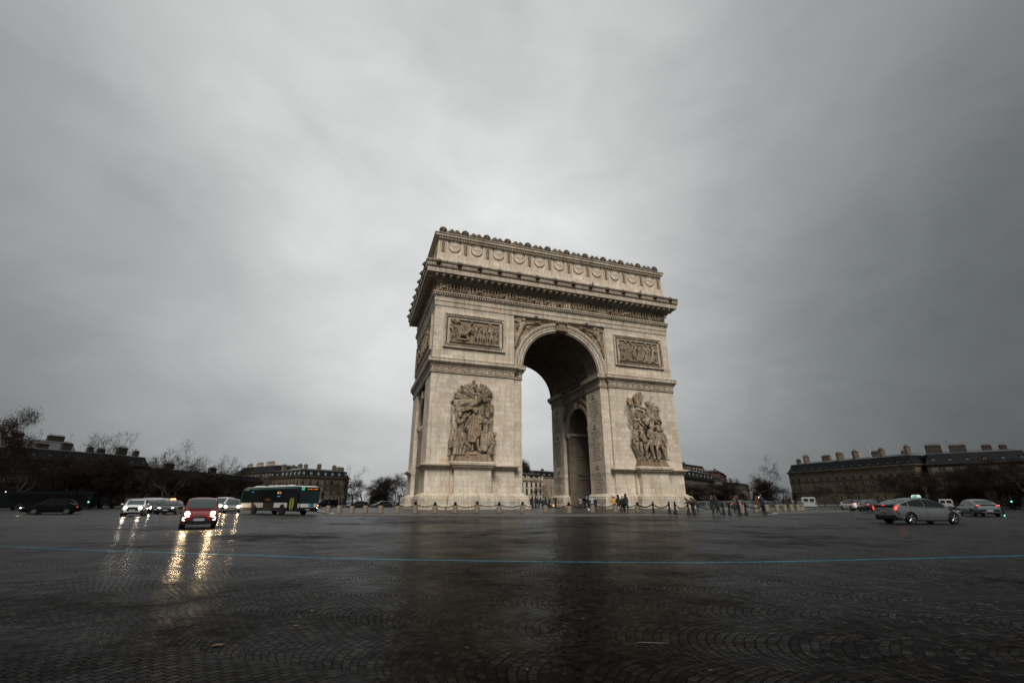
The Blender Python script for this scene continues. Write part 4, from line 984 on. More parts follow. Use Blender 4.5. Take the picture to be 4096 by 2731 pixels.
    def toppatch(x0, x1, f, n_=8):
        rows_ = []
        for k in range(n_+1):
            X = x0+(x1-x0)*k/n_; b = max(.2, ht(X)); row = []
            for j in range(9):
                v = -f+2*f*j/8; y = b*v; zz = max(zr(X), zb(X))+.032-.03*v*v; row.append((X+(.012 if x0 > 0 else -.012), y, zz))
            rows_.append(row)
        return MB().patch(rows_)
    g1, g2 = P.get('ws', (xA-.04, xB+.03)), P.get('rw', (xC-.03, xD+.05))
    toppatch(g1[0], g1[1], .86).build('windscreen', P.get('wglass', GLASSL), root, smooth=60)
    if g2: toppatch(g2[0], g2[1], .84).build('rear_window', P.get('rglass', GLASSL), root, smooth=60)
    # mirrors
    mc = P.get('mirror', BLK)
    for s in (-1, 1):
        mb = MB(); X = xA-.32; y = s*(hb(X)+.02); zz = zb(X)+.06
        mb.cap((X, y-.05*s, zz-.02), (X+.02, y+.09*s, zz+.02), .025, .025, 6); mb.ball((X+.03, y+.16*s, zz+.05), .09, .11, .075, nu=10, nv=7); mb.build('wing_mirror', mc, root, smooth=60)
    # doors: handles and shut lines
    for s in (-1, 1):
        for X in P.get('handles', ()): 
            MB().cap((X-.08, s*(W*.965), zb(X)-.14), (X+.08, s*(W*.965), zb(X)-.14), .018, .018, 6).build('door_handle', P.get('handle', pm), root, smooth=60)
    for X in P.get('seams', ()):
        rows_ = []; mb = MB()
        for s in (-1, 1):
            h = zb(X)-.25; hw = W*smooth_lerp(side, X)
            zl = lerp_pts(low, X); H_ = smooth_lerp(top, X)-zl
            pts = [(X, s*(hw*q+.001), zl+f*H_) for q, f in ((.985,.22),(1.,.5),(.985,.72),(.93,.90))]
            mb.ptube(pts, .007, 4)
        mb.build('door_seam', BLK, root)
    # sill / bumper strips
    if P.get('sill', True):
        for s in (-1, 1): MB().box(xr+r*1.15, xf-r*1.15, min(s*W*.90, s*W*.975), max(s*W*.90, s*W*.975), .17, .27).build('sill', BLK, root)
    MB().obox((-0, 0, .30), P['wb']-2*r, 2*W*.8, .2).build('underbody', BLK, root)
    P.get('extra', lambda *a: 0)(root, P, dict(Lh=Lh, W=W, xf=xf, xr=xr, r=r, zb=zb, zr=zr, hb=hb, top=top))
    return root
def blob(name, m, root, c, sx, sy, sz, rz=0, ry=0): 
    return MB().ball((0,0,0), sx, sy, sz, nu=14, nv=9).build(name, m, root, smooth=80, loc=c, rot=(0, ry, rz))
def bar(name, m, root, c, sx, sy, sz, rz=0, ry=0, rx=0):
    mb = MB().obox((0,0,0), sx, sy, sz); o = mb.build(name, m, root, loc=c, rot=(rx, ry, rz))
    b = o.modifiers.new('b', 'BEVEL'); b.width = min(sx, sy, sz)*.3; b.segments = 2; return evaluated(o)

# --- small rounded red city car
def fiat_x(root, P, q):
    L = q['Lh']
    for s in (-1, 1):
        h = blob('headlight', LENS, root, (L-.16, s*.535, .745), .09, .145, .135); blob('bulb', HEAD, h, (.065, 0, -.005), .045, .095, .085)
        f = blob('fog_lamp', BLK, root, (L-.085, s*.60, .50), .05, .115, .085)
        for a0 in (.35, pi+.35):
            MB().ptube([(.045, .095*cos(a0+a), .068*sin(a0+a)) for a in [2.3*k/9 for k in range(10)]], .019, 6).build('running_lamp', DRL, f)
    bar('grille', BLK, root, (L-.012, 0, .36), .05, .98, .16)
    MB().ptube([(L+.002-.10*(y/.5)**2, y, .665+.012*cos(y*3)) for y in [-.5+.1*k for k in range(11)]], .018, 6).build('chrome_strip', paint('deep red car paint', (.105,.008,.0075)), root)
    MB().lathe([(0,0),(.05,0),(.055,.015),(0,.02)], 18, axis='x').build('badge', CHROME, root, loc=(L-.01, 0, .625))
    bar('front_grille_slot', BLK, root, (L-.01, 0, .555), .04, .62, .05)
    plate_on(root, L+.03, 0, .455, 0, 'GD-819-CA')
    bar('wiper', BLK, root, (1.02, .1, .985), .02, .62, .02, .12); bar('front_lip', BLK, root, (L-.06, 0, .25), .14, 1.25, .06)
FIAT = dict(L=3.55, W=1.63, fo=.70, wb=2.30, r=.295, paint=paint('deep red car paint', (.105,.008,.0075)), top=[(-1.775,.74),(-1.68,.92),(-1.4,.96),(0,.93),(.75,.93),(1.25,.84),(1.6,.72),(1.775,.58)],
    side=[(-1.775,.80),(-1.5,.95),(-.5,1.),(.7,1.),(1.4,.93),(1.775,.72)], cab=(1.12,.42,-1.25,-1.66), roof=[(-1.66,.93),(-1.5,1.16),(-1.25,1.38),(-.8,1.47),(-.2,1.49),(.3,1.44),(.42,1.41),(.8,1.17),(1.12,.92)], tumble=.24, win=((-.02,.66),(-1.05,-.1)), rim=RIM, seams=(.72,-.12), handles=(.05,), cabpaint=None, extra=fiat_x, wglass=GLASSL)
FIAT['cabpaint'] = FIAT['paint']
hd = math.radians(-76)
car('small rounded red hatchback with two lit round headlamps on the wet cobbles', 'car', 0, 0, hd, FIAT, pos=(-39.25, -36.7))
# --- white compact SUV
def suv_x(root, P, q):
    L = q['Lh']
    for s in (-1, 1):
        h = blob('headlight', LENS, root, (L-.22, s*.62, .80), .17, .23, .095, rz=-s*.35); blob('bulb', HEADW, h, (.15, s*.0, -.01), .05, .12, .055)
        g = blob('fog_vent', BLK, root, (L-.11, s*.66, .50), .08, .2, .10)
    g = bar('grille', BLK, root, (L-.0, 0, .66), .07, .86, .36); bar('lower_grille', BLK, root, (L-.03, 0, .33), .08, .9, .1)
    bar('bumper_skid', mat('silver bumper skid', (.4,.4,.41), .3, metal=.6), root, (L-.02, 0, .41), .05, 1.1, .03)
    plate_on(root, L+.045, 0, .56, 0, 'FK-427-TR')
SUV = dict(L=4.2, W=1.80, fo=.85, wb=2.60, r=.34, paint=paint('white car paint', (.56,.57,.58)), top=[(-2.1,.75),(-2.0,.98),(-1.6,1.03),(0,1.0),(.9,1.0),(1.5,.93),(1.9,.84),(2.1,.66)], cab=(1.05,.25,-1.45,-1.95), roof=[(-1.95,1.0),(-1.75,1.25),(-1.45,1.44),(-.8,1.5),(-.2,1.51),(.25,1.45),(.7,1.2),(1.05,1.0)], win=((-.1,.72),(-.95,-.18),(-1.6,-1.03)), seams=(.85,-.12,-1.0), handles=(.02,-.85), extra=suv_x, low=[(-2.1,.45),(-1.9,.28),(1.9,.28),(2.1,.42)], mirror=paint('white car paint', (.56,.57,.58)))
car('white SUV with a black grille and both headlamps lit facing the viewer', 'car', 549, 59.6, R(-76), SUV)
# --- generic dark cars
def front_x(lamp=HEADW, sign=None, txt='EH-518-QM', slim=False):
    def f(root, P, q):
        L = q['Lh']; W = q['W']
        for s in (-1, 1):
            h = blob('headlight', LENS, root, (L-.24, s*W*.70, .68), .17, .22, .075, rz=-s*.4)
            if lamp: blob('bulb', lamp, h, (.145, 0, 0), .06, .15 if slim else .10, .022 if slim else .05)
        bar('grille', BLK, root, (L-.01, 0, .52), .06, W*1.0, .2); plate_on(root, L+.03, 0, .46, 0, txt)
        if sign: roof_sign(root, q, sign)
    return f
def roof_sign(root, q, m, x=-.1, lamps=None):
    z = q['zr'](x)+.02
    s_ = MB().loft([[(a*k, b*k2, c) for a, b in ((-.07,-.26),(.07,-.26),(.07,.26),(-.07,.26))] for k, k2, c in ((1,1,0),(1,.98,.09),(.5,.75,.16))]).build('taxi_sign', m, root, loc=(x, 0, z+.03))
    for s in (-1, 1): link('sign_lettering', text_mesh('TAXI', .12, .002), mat('red sign lettering', (.5,.02,.02), .5), s_, (s*.074, 0, .055), (pi/2, 0, s*pi/2))
    MB().box(-.05,.05,-.2,.2,-.05,.0).build('sign_foot', BLK, s_)
    if lamps:
        for y in (-.19, .19): blob('sign_lamp', lamps, s_, (0, y, .06), .085, .045, .045)
    return s_
def dark(L=4.5, W=1.82, H=1.45, col=(.012,.012,.014), name='black car paint', **kw):
    k = L/4.5; h = H/1.45
    P = dict(L=L, W=W, fo=.9*k, wb=2.68*k, r=.32, paint=paint(name, col), top=[(-2.25*k,.80),(-2.1*k,.95),(-1.6*k,.98),(0,.95),(.95*k,.93),(1.6*k,.84),(2.0*k,.72),(2.25*k,.56)],
        cab=(1.2*k,.35*k,-1.25*k,-1.95*k), roof=[(-1.95*k,.95),(-1.6*k,1.17*h),(-1.25*k,1.34*h),(-.7*k,1.43*h),(-.1*k,1.45*h),(.35*k,1.39*h),(.8*k,1.17*h),(1.2*k,.92)], win=((-.15*k,.78*k),(-1.05*k,-.23*k),(-1.55*k,-1.12*k)), seams=(.9*k,-.18*k,-1.1*k), handles=(0,-.95*k))
    P.update(kw); return P
SIGNR = mat('lit orange taxi sign', (.6,.3,.15), .3, emit=((1,.30,.10), 1.7)); SIGNG = mat('pale taxi sign', (.45,.55,.5), .3, emit=((.5,.9,.78), 0.15)); GREENL = mat('lit green lamp', (.1,.5,.3), .2, emit=((.12,1,.6), 1.6))
car('black taxi saloon with a lit orange roof sign and slim white lamps', 'car', 690, 66.0, R(-84), dark(4.8, 1.85, 1.45, extra=front_x(DRL, SIGNR, slim=True)))
car('dark hatchback half hidden behind the black taxi, one lamp lit', 'car', 640, 71.5, R(-78), dark(4.2, 1.78, 1.48, (.02,.022,.026), 'dark grey car paint', extra=front_x(HEADW, txt='DB-346-LP')))
car('grey brown hatchback standing behind the white SUV', 'car', 606, 72.0, R(115), dark(4.1, 1.76, 1.52, (.05,.043,.038), 'grey brown car paint', extra=lambda r_, P, q: [blob('tail_light', TAILD, r_, (-q['Lh']+.1, s*.72, .85), .08, .1, .14) for s in (-1, 1)]))
def van_x(root, P, q):
    L = q['Lh']
    for s in (-1, 1):
        h = blob('headlight', LENS, root, (L-.26, s*.70, .82), .2, .19, .14); blob('bulb', HEAD, h, (.17, 0, -.02), .06, .10, .07)
    bar('grille', BLK, root, (L-.02, 0, .60), .06, 1.0, .14); plate_on(root, L+.03, 0, .46, 0, 'CX-205-WN'); bar('lower_bumper', BLK, root, (L-.05, 0, .34), .1, 1.5, .1)
MPV = dict(L=4.9, W=1.92, fo=.9, wb=3.0, r=.33, paint=SUV['paint'], top=[(-2.45,.85),(-2.4,1.05),(-1.9,1.08),(0,1.06),(1.1,1.06),(1.8,1.0),(2.2,.86),(2.45,.62)], cab=(1.75,.75,-2.25,-2.42), roof=[(-2.42,1.05),(-2.33,1.5),(-2.25,1.72),(-1.5,1.84),(0,1.86),(.6,1.82),(.8,1.76),(1.3,1.40),(1.75,1.03)], tumble=.16, win=((.2,1.25),(-.9,.1),(-2.1,-1.0)), seams=(1.3,.15,-.95), handles=(.35,-.75), extra=van_x)
car('white people carrier with a lit headlamp behind the red hatchback', 'van', 893, 74.5, R(-97), MPV)
def ren_x(root, P, q):
    L = q['Lh']
    for s in (-1, 1):
        h = blob('headlight', LENS, root, (L-.22, s*.66, .80), .16, .22, .1); blob('bulb', HEAD, h, (.14, 0, 0), .06, .13, .08)
    MB().ptube([(L-.03,0,.80),(L-.03,.055,.72),(L-.03,0,.64),(L-.03,-.055,.72)], .014, 6, closed=True).build('badge', CHROME, root)
    bar('grille', BLK, root, (L-.02, 0, .56), .07, 1.2, .12); plate_on(root, L+.03, 0, .46, 0, 'ER-770-VC')
car('grey estate car with a bright headlamp waiting behind the city bus', 'car', 935, 67.5, R(-80), dark(4.3, 1.80, 1.62, (.10,.102,.108), 'grey car paint', extra=ren_x))
# --- far left
car('dark people carrier with lit headlamps at the left edge of the square', 'van', 215, 77.0, R(196), dark(5.0, 1.9, 1.72, (.008,.008,.009), 'night black car paint', wglass=NGLASS, rglass=NGLASS, glass=NGLASS, rim=DRIM, extra=front_x(HEAD, txt='BV-118-KE')))
car('black saloon with red tail lamps beside the dark people carrier', 'car', 225, 73.6, R(190), dark(4.5, 1.8, 1.3, (.007,.007,.008), 'night black car paint', wglass=NGLASS, rglass=NGLASS, glass=NGLASS, rim=DRIM, extra=lambda r_, P, q: [blob('tail_light', TAIL, r_, (-q['Lh']+.14, s*.68, .78), .06, .16, .05) for s in (-1, 1)]))
# --- silver liftback taxi on the right
def prius_x(root, P, q):
    L = q['Lh']; W = q['W']
    bar('tailgate_band', GLASS, root, (-L+.075, 0, .985), .06, 1.36, .15, ry=-.18)
    bar('spoiler', P['paint'], root, (-L+.22, 0, 1.085), .3, 1.42, .03, ry=.02); bar('brake_lamp', TAIL, root, (-L+.07, 0, 1.075), .03, .2, .022)
    for s in (-1, 1):
        t1 = MB().ptube([(-L+.30, s*.80, 1.03),(-L+.13, s*.78, .99),(-L+.08, s*.755, .90),(-L+.10, s*.775, .79)], [.02,.035,.042,.05], 8).build('tail_light', TAIL, root, smooth=60)
        MB().ptube([(-L+.10, s*.785, .78),(-L+.16, s*.815, .66),(-L+.24, s*.835, .52)], [.042,.035,.02], 8).build('reflector', TAILD, t1, smooth=60)
        bar('rear_bumper_corner', BLK, root, (-L+.22, s*.60, .33), .3, .42, .2)
        blob('headlight', LENS, root, (L-.38, s*.68, .70), .26, .13, .06, rz=-s*.5)
    bar('rear_diffuser', BLK, root, (-L+.13, 0, .34), .22, 1.28, .2); bar('bumper_crease', P['paint'], root, (-L+.035, 0, .56), .05, 1.3, .05)
    bar('plate_recess', CHROME, root, (-L-.005, 0, .84), .03, .9, .02)
    plate_on(root, -L-.03, 0, .745, pi, 'EC-092-KY'); MB().lathe([(0,0),(.055,0),(.055,-.012),(0,-.012)], 16, axis='x').build('badge', PLBLUE, root, loc=(-L+.005, 0, .885))
    roof_sign(root, q, SIGNG, .12, GREENL)
    MB().loft([[(a*k, b*k, c) for a, b in ((-.09,-.02),(.07,-.02),(.07,.02),(-.09,.02))] for k, c in ((1,0),(.5,.08))]).build('aerial_fin', P['paint'], root, loc=(-1.35, 0, q['zr'](-1.35)+.0))
    for s in (-1, 1): bar('wing_vent', BLK, root, (1.28, s*(W*.965), .82), .2, .03, .07, ry=.1); bar('sill_trim', P['paint'], root, (0, s*(W*.985), .245), 1.7, .02, .018)
    bar('wiper', BLK, root, (-1.95, 0, 1.14), .02, .5, .02)
SILVER = paint('silver car paint', (.11,.114,.12), .4, .34)
PRIUS = dict(L=4.54, W=1.76, fo=.95, wb=2.70, r=.335, tw=.215, paint=SILVER, top=[(-2.27,.70),(-2.2,.98),(-2.0,1.06),(-1.5,1.04),(-.4,.965),(.6,.93),(1.1,.91),(1.6,.83),(2.0,.70),(2.27,.46)],
    side=[(-2.27,.84),(-2.0,.95),(-1.3,1.0),(.5,1.),(1.3,.98),(1.9,.86),(2.27,.5)], cab=(1.55,.25,-1.1,-2.12), roof=[(-2.12,1.07),(-1.8,1.19),(-1.4,1.31),(-1.0,1.41),(-.55,1.468),(-.15,1.475),(.3,1.42),(.8,1.25),(1.25,1.03),(1.55,.86)], tumble=.33, win=((-.28,.98),(-1.28,-.33),(-1.75,-1.36)), seams=(.92,-.3,-1.28), handles=(-.12,-1.02), ws=(1.45,.32), rw=(-1.2,-2.02), extra=prius_x, handle=CHROME, rim=RIM, mirror=SILVER, low=[(-2.27,.48),(-2.1,.27),(-1,.19),(1.6,.19),(2.1,.22),(2.27,.34)])
car('silver liftback taxi with a green lit roof sign, seen from behind', 'car', 0, 0, R(-14.8), PRIUS, pos=(1.3, -46.6))
def ion_x(root, P, q):
    L = q['Lh']
    bar('tailgate_band', BLK, root, (-L+.10, 0, .93), .08, 1.2, .13); bar('lip', P['paint'], root, (-L+.2, 0, 1.06), .3, 1.3, .025)
    for s in (-1, 1):
        t1 = bar('tail_light', TAILD, root, (-L+.12, s*.66, .92), .1, .34, .1)
        for y in (-.09, .09): blob('lit_segment', TAIL, t1, (-.045, y, 0), .03, .05, .03)
    bar('bumper_panel', BLK, root, (-L+.01, 0, .50), .07, 1.36, .24); bar('silver_strip', P['paint'], root, (-L-.02, 0, .36), .04, 1.3, .02); plate_on(root, -L-.03, 0, .50, pi, 'FA-644-GD')
car('grey blue liftback with lit tail lamps beyond the silver taxi', 'car', 3898, 61.5, R(47), dark(4.47, 1.82, 1.45, (.11,.125,.14), 'grey blue car paint', extra=ion_x, tumble=.33))
def mini_x(root, P, q):
    L = q['Lh']
    for s in (-1, 1): t1 = blob('tail_light', TAIL, root, (-L+.06, s*.70, .86), .06, .1, .17); blob('bumper_vent', BLK, root, (-L+.05, s*.66, .5), .05, .12, .07)
    bar('plate_bezel', BLK, root, (-L+.03, 0, .86), .05, .78, .17); plate_on(root, -L-.005, 0, .86, pi, 'GB-301-HZ'); bar('bumper_lower', BLK, root, (-L+.07, 0, .33), .12, 1.4, .12); bar('exhaust_strip', CHROME, root, (-L+.0, 0, .42), .04, 1.0, .025)
MINI = dict(L=4.3, W=1.82, fo=.85, wb=2.67, r=.34, paint=SUV['paint'], cabpaint=BLK, top=[(-2.15,.82),(-2.08,1.03),(-1.7,1.06),(0,1.03),(1.0,1.02),(1.6,.95),(1.95,.85),(2.15,.62)], cab=(1.1,.4,-1.75,-2.05), roof=[(-2.05,1.03),(-1.93,1.3),(-1.75,1.48),(-1.2,1.54),(-.3,1.56),(.4,1.5),(.75,1.28),(1.1,1.02)], tumble=.22, win=((-.1,.75),(-1.0,-.18),(-1.8,-1.08)), seams=(.85,-.13,-1.04), handles=(.02,-.9), extra=mini_x, mirror=SUV['paint'])
car('white compact car with black roof and red tail lamps by the island kerb', 'car', 3404, 87.5, R(60), MINI)
car('dark hatchback with one red lamp between the white compact car and the silver taxi', 'car', 3470, 84.0, R(52), dark(4.2, 1.78, 1.5, (.018,.02,.022), 'dark grey car paint', extra=lambda r_, P, q: [bar('tail_light', TAIL, r_, (-q['Lh']+.1, s*.68, .86), .08, .3, .06) for s in (-1, 1)]))
# --- box vans and minibus
def boxvan(label, px, rad, hd, L, W, H, m, cat='van', tail=None, name='van'):
    x, y = G(px, rad); root = thing(name, label, cat, (x, y, ROAD), hd); a, w_ = L/2, W/2
    rings = []
    for X, k, zt in ((-a,.98,H*.97),(-a+.08,1,H),(a-1.9,1,H),(a-1.35,.98,H*.97),(a-.72,.95,H*.62),(a-.2,.92,H*.5),(a-.02,.86,H*.40),(a,.8,H*.3)):
        zz = zt; h = w_*k; z0 = .32
        rings.append([(X,-h,z0),(X,-h,zz*.55),(X,-h*.955,zz-.12),(X,-h*.86,zz),(X,h*.86,zz),(X,h*.955,zz-.12),(X,h,zz*.55),(X,h,z0)])
    MB().loft(rings).build('body', m, root, smooth=35)
    tm, rm, hub = wheel_meshes(.33, .21, 'a', 5)
    for X in (a-.95, -a+1.0):
        for s in (-1, 1): o = link('wheel', tm, RUB, root, (X, s*(w_-.09), .33), (0,0,0 if s < 0 else pi)); link('rim', rm, RIM, o)
    for s in (-1, 1):
        MB().patch([[(a-1.9, s*(w_+.006), H*.56),(a-1.9, s*(w_*.965+.008), H*.9)],[(a-.95, s*(w_*.96+.006), H*.56),(a-1.42, s*(w_*.95+.008), H*.88)]]).build('side_window', GLASS, root)
        t1 = bar('tail_light', tail or TAILD, root, (-a-.01, s*w_*.9, H*.5), .05, .12, .35)
        MB().box(-a-.015,-a+.02,min(s*.02,s*w_*.86),max(s*.02,s*w_*.86),.5,H*.55).build('rear_door', m, root)
        MB().box(-a-.016,-a+.02,min(s*.1,s*w_*.78),max(s*.1,s*w_*.78),H*.6,H*.88).build('rear_window', GLASS, root)
    MB().patch([[(a-1.30,-w_*.8,H*.95),(a-1.30,w_*.8,H*.95)],[(a-.70,-w_*.86,H*.645),(a-.70,w_*.86,H*.645)]]).build('windscreen', GLASSL, root)
    bar('bumper', BLK, root, (-a-.02, 0, .38), .1, W*.96, .18)
    return root
WHITEV = paint('white van paint', (.30,.31,.32)); 
boxvan('white delivery van seen from behind beyond the granite bollards and barrier', 3232, 97, R(43), 4.9, 1.95, 1.95, WHITEV)
boxvan('white minibus showing only its pale roof above the silver taxi', 3783, 112, away(3783), 4.6, 1.8, 1.62, WHITEV, 'minibus', name='minibus')
boxvan('dark van waiting near the far left trees behind the bollards', 1302, 104, R(-150), 4.6, 1.9, 1.7, paint('night black car paint', (.008,.008,.009)))
car('dark car with a pale windscreen between the left bollards', 'car', 1432, 99, R(-165), dark(4.3, 1.8, 1.5, (.012,.012,.014), 'black car paint', extra=front_x(None, txt='AL-907-RB')))
car('second dark car in the gap left of the arch plinth', 'car', 1530, 106, R(-170), dark(4.3, 1.8, 1.45, (.012,.012,.014), 'black car paint', extra=front_x(None, txt='CN-482-JS')))
car('dark car with one red lamp behind the people right of the arch', 'car', 2957, 96, R(28), dark(4.3, 1.8, 1.5, (.010,.010,.012), 'black car paint', extra=lambda r_, P, q: [plate_on(r_, -q['Lh']-.01, 0, .8, pi, 'DT-563-MF')]+[blob('tail_light', TAIL, r_, (-q['Lh']+.1, s*.7, .85), .08, .1, .1) for s in (-1, 1)]))

# --- buses
def coach(label, px, rad, hd, L, W, H, m, pos=None, name='coach'):
    x, y = pos or G(px, rad); root = thing(name, label, name, (x, y, ROAD), hd); a, w_ = L/2, W/2; rings = []
    for X, k, zt in ((-a,.93,H*.95),(-a+.12,1,H-.02),(a-.5,1,H-.02),(a-.12,.985,H*.95),(a,.93,H*.6)):
        h = w_*k; rings.append([(X,-h,.33),(X,-h,zt-.35),(X,-h*.96,zt-.1),(X,-h*.86,zt),(X,h*.86,zt),(X,h*.96,zt-.1),(X,h,zt-.35),(X,h,.33)])
    MB().loft(rings).build('body', m, root, smooth=35)
    for s in (-1, 1):
        for k in range(6):
            x0 = -a+.5+k*(L-1.6)/6; MB().box(x0+.03,x0+(L-1.6)/6-.03,min(s*(w_-.01),s*(w_+.012)),max(s*(w_-.01),s*(w_+.012)),H*.48,H*.86).build('side_window', NGLASS if 'night' in m.name or 'black coach' in m.name else GLASS, root)
    tm, rm, hub = wheel_meshes(.5, .28, 'a', 6)
    for X in (a-2.7, -a+3.0):
        for s in (-1, 1): o = link('wheel', tm, RUB, root, (X, s*(w_-.08), .5), (0,0,0 if s < 0 else pi)); link('rim', rm, DRIM, o)
    MB().box(a-.03,a+.02,-w_*.88,w_*.88,H*.40,H*.58).build('windscreen', GLASS, root)
    MB().loft([[(x_,y_,z_) for x_, y_ in ((-2,-.8),(2,-.8),(2,.8),(-2,.8))] for z_ in (H-.03,H+.14)]).build('roof_unit', m, root, loc=(-a*.2,0,0))
    for s in (-1, 1): MB().cap((a-.05,s*(w_+.05),H-.5),(a+.25,s*(w_+.12),H-.7),.05).build('wing_mirror', BLK, root)
    return root
c_ = coach('long dark coach standing under the trees at the far left', 200, 117, R(187), 12.2, 2.5, 3.0, paint('dark green black coach paint', (.008,.012,.012)))
for y in (-.9, .5): blob('marker_lamp', DRL, c_, (6.0, y, 2.95), .05, .08, .04)
coach('white roofed coach far behind the white SUV', 601, 132, R(163), 9.5, 2.4, 2.05, WHITEV)
# city bus
BX, BY, BH = -39.55, -7.25, R(-53.9)
bus = thing('city_bus', 'long dark green and white city bus showing route 22 beside the island kerb', 'bus', (BX, BY, ROAD), BH)
GREEN = paint('jade green bus paint', (.006,.085,.066)); BGLASS = mat('black bus glass', (.003,.004,.0045), .10, spec=.2); BWHITE = paint('cream bus panel', (.36,.35,.33)); BROOF = paint('white bus roof', (.42,.42,.42))
L, W, H = 12.0, 2.5, 2.86; a, w_ = L/2, W/2; rings = []
for X, k, zt in ((-a,.94,H-.18),(-a+.14,1,H-.03),(-a+.5,1,H),(a-.6,1,H),(a-.14,1,H-.03),(a,.95,H-.13)):
    h = w_*k; rings.append([(X,-h,.36),(X,-h,zt-.22),(X,-h*.95,zt-.07),(X,-h*.82,zt),(X,h*.82,zt),(X,h*.95,zt-.07),(X,h,zt-.22),(X,h,.36)])
MB().loft(rings).build('body', BLK, bus, smooth=35)
mb = MB()
for s in (-1, 1): mb.ptube([(-a+.02,s*(w_-.02),1.12),(-a+.12,s*(w_+.0),1.55),(-a+.16,s*(w_+.0),H-.5),(-a+.32,s*(w_-.01),H-.26),(-a+.6,s*(w_-.02),H-.2),(a-.2,s*(w_-.02),H-.2)], .06, 8)
mb.build('green_trim', GREEN, bus, smooth=60)
MB().loft([[(X,-w_*.90*k,z),(X,w_*.90*k,z),(X,w_*.7*k,z+.06),(X,-w_*.7*k,z+.06)] for X, k, z in ((-a+.05,.95,H-.09),(-a+.5,1.04,H-.02),(a-.5,1.04,H-.02),(a-.02,.97,H-.11))]).build('roof', BROOF, bus, smooth=60)
for X in (-4.1,-3.3,-1.2,.0,1.15,2.9): 
    MB().ball((0,0,0), .52,.5,.13, nu=14, nv=8).build('roof_hatch', BWHITE, bus, smooth=60, loc=(X, -.35, H+.08))
wheelx = (a-2.7, -a+3.35)
for s in (-1, 1):
    y0, y1 = sorted((s*(w_-.03), s*(w_+.012)))
    for x0, x1 in ((-a+.3,-3.55),(-3.5,-1.95),(-1.9,-.55),(-.5,.95),(1.0,2.35),(2.4,4.1),(4.15,5.75)): MB().box(x0,x1,y0,y1,1.22,H-.34).build('side_window', BGLASS, bus)
    y0, y1 = sorted((s*(w_-.03), s*(w_+.015)))
    for x0, x1 in ((-a+.25,-3.4),(-1.85,-1.9)): 
        if x1 > x0: MB().box(x0,x1,y0,y1,.72,1.18).build('side_panel', BWHITE, bus)
    MB().box(1.55,4.15,y0,y1,.72,1.2).build('side_panel', BWHITE, bus)
    tm, rm, hub = wheel_meshes(.48, .28, 'a', 6)
    for X in wheelx:
        MB().lathe([(0,-.01),(.60,-.01),(.60,.012),(0,.012)], 28, axis='y').build('wheel_arch', BLK, bus, loc=(X, s*(w_+.016), .47))
        o = link('wheel', tm, RUB, bus, (X, s*(w_-.10), .48), (0,0,0 if s < 0 else pi)); link('rim', rm, DRIM, o); o.location.y = s*(w_-.08)
for k, x0 in enumerate((-2.75,-1.95,-1.15)):
    dr = MB().box(x0,x0+(.70 if k < 2 else .36),-w_-.02,-w_+.02,.72,1.2).build('door_panel', BWHITE, bus)
    if k < 2: 
        for z_ in (.9,1.04): MB().ball((x0+.35,-w_-.022,z_),.11,.006,.06,nu=10,nv=6).build('door_sticker', mat('red sticker', (.4,.03,.03), .5), dr)
for x0 in (-2.8,-1.98,-1.18): MB().box(x0-.02,x0+.02,-w_-.024,-w_,.4,2.4).build('door_frame', BLK, bus)
fd = MB().box(4.3,5.75,-w_-.018,-w_+.02,.4,2.45).build('front_door', BGLASS, bus)
for x0, s in ((4.95,-1),(5.12,1)):
    pts = [(x0, 1.1+.62*sin(t_)) for t_ in [pi/2-pi*k/16 for k in range(17)]]; pts = [(x0+s*.32*cos(pi/2-pi*k/16), 1.1+.62*sin(pi/2-pi*k/16)) for k in range(17)]
    MB().prism(pts, 'y', -w_-.024, -w_-.016).build('door_decal', mat('olive yellow decal', (.20,.19,.02), .5), fd)
fs_ = MB().box(a-.04,a+.025,-w_*.9,w_*.9,1.16,H-.46).build('windscreen', mat('bus windscreen glass', (.012,.022,.025), .1, var=.6, scale=.8, spec=.4), bus)
ds = MB().box(a-.05,a+.03,-w_*.9,w_*.9,H-.44,H-.12).build('destination_sign', BLK, bus)
LEDG = mat('green display letters', (.1,.6,.5), .4, emit=((.16,.95,.72), 0.4)); LEDO = mat('orange display letters', (.6,.2,.02), .4, emit=((1,.25,.02), 0.45)); LEDB = mat('blue display letters', (.05,.3,.6), .4, emit=((.05,.4,.75), 0.25))
link('route_number', text_mesh('22', .36, .004), LEDG, ds, (a+.035, -.80, H-.28), (pi/2, 0, pi/2)); link('route_name', text_mesh('le musée - le ballet', .155, .003), LEDO, ds, (a+.035, .30, H-.29), (pi/2, 0, pi/2))
sd = MB().box(1.9,2.85,-w_-.02,-w_+.01,2.08,2.36).build('side_display', BLK, bus)
link('route_number', text_mesh('22', .24, .003), mat('lime display letters', (.5,.6,.2), .4, emit=((.7,.9,.35), 0.6)), sd, (2.08, -w_-.024, 2.22), (pi/2,0,0))
for k, tx in enumerate(('Opéra', 'St-Cloud')): link('route_name', text_mesh(tx, .13, .003), LEDO, sd, (2.53, -w_-.024, 2.28-.13*k), (pi/2,0,0))
for x0, z_, tx in ((-3.4, 2.36, 'Bonjour'), (2.3, 1.86, 'Bienvenue')): link('window_lettering', text_mesh(tx, .15, .002), LEDB, bus, (x0, -w_-.02, z_), (pi/2,0,0))
fp = MB().box(a-.05,a+.02,-w_*.92,w_*.92,.72,1.12).build('front_panel', BWHITE, bus)
ap = MB().box(a,a+.035,-.75,.85,.78,1.10).build('advert_board', mat('white advert board', (.62,.62,.62), .5), bus)
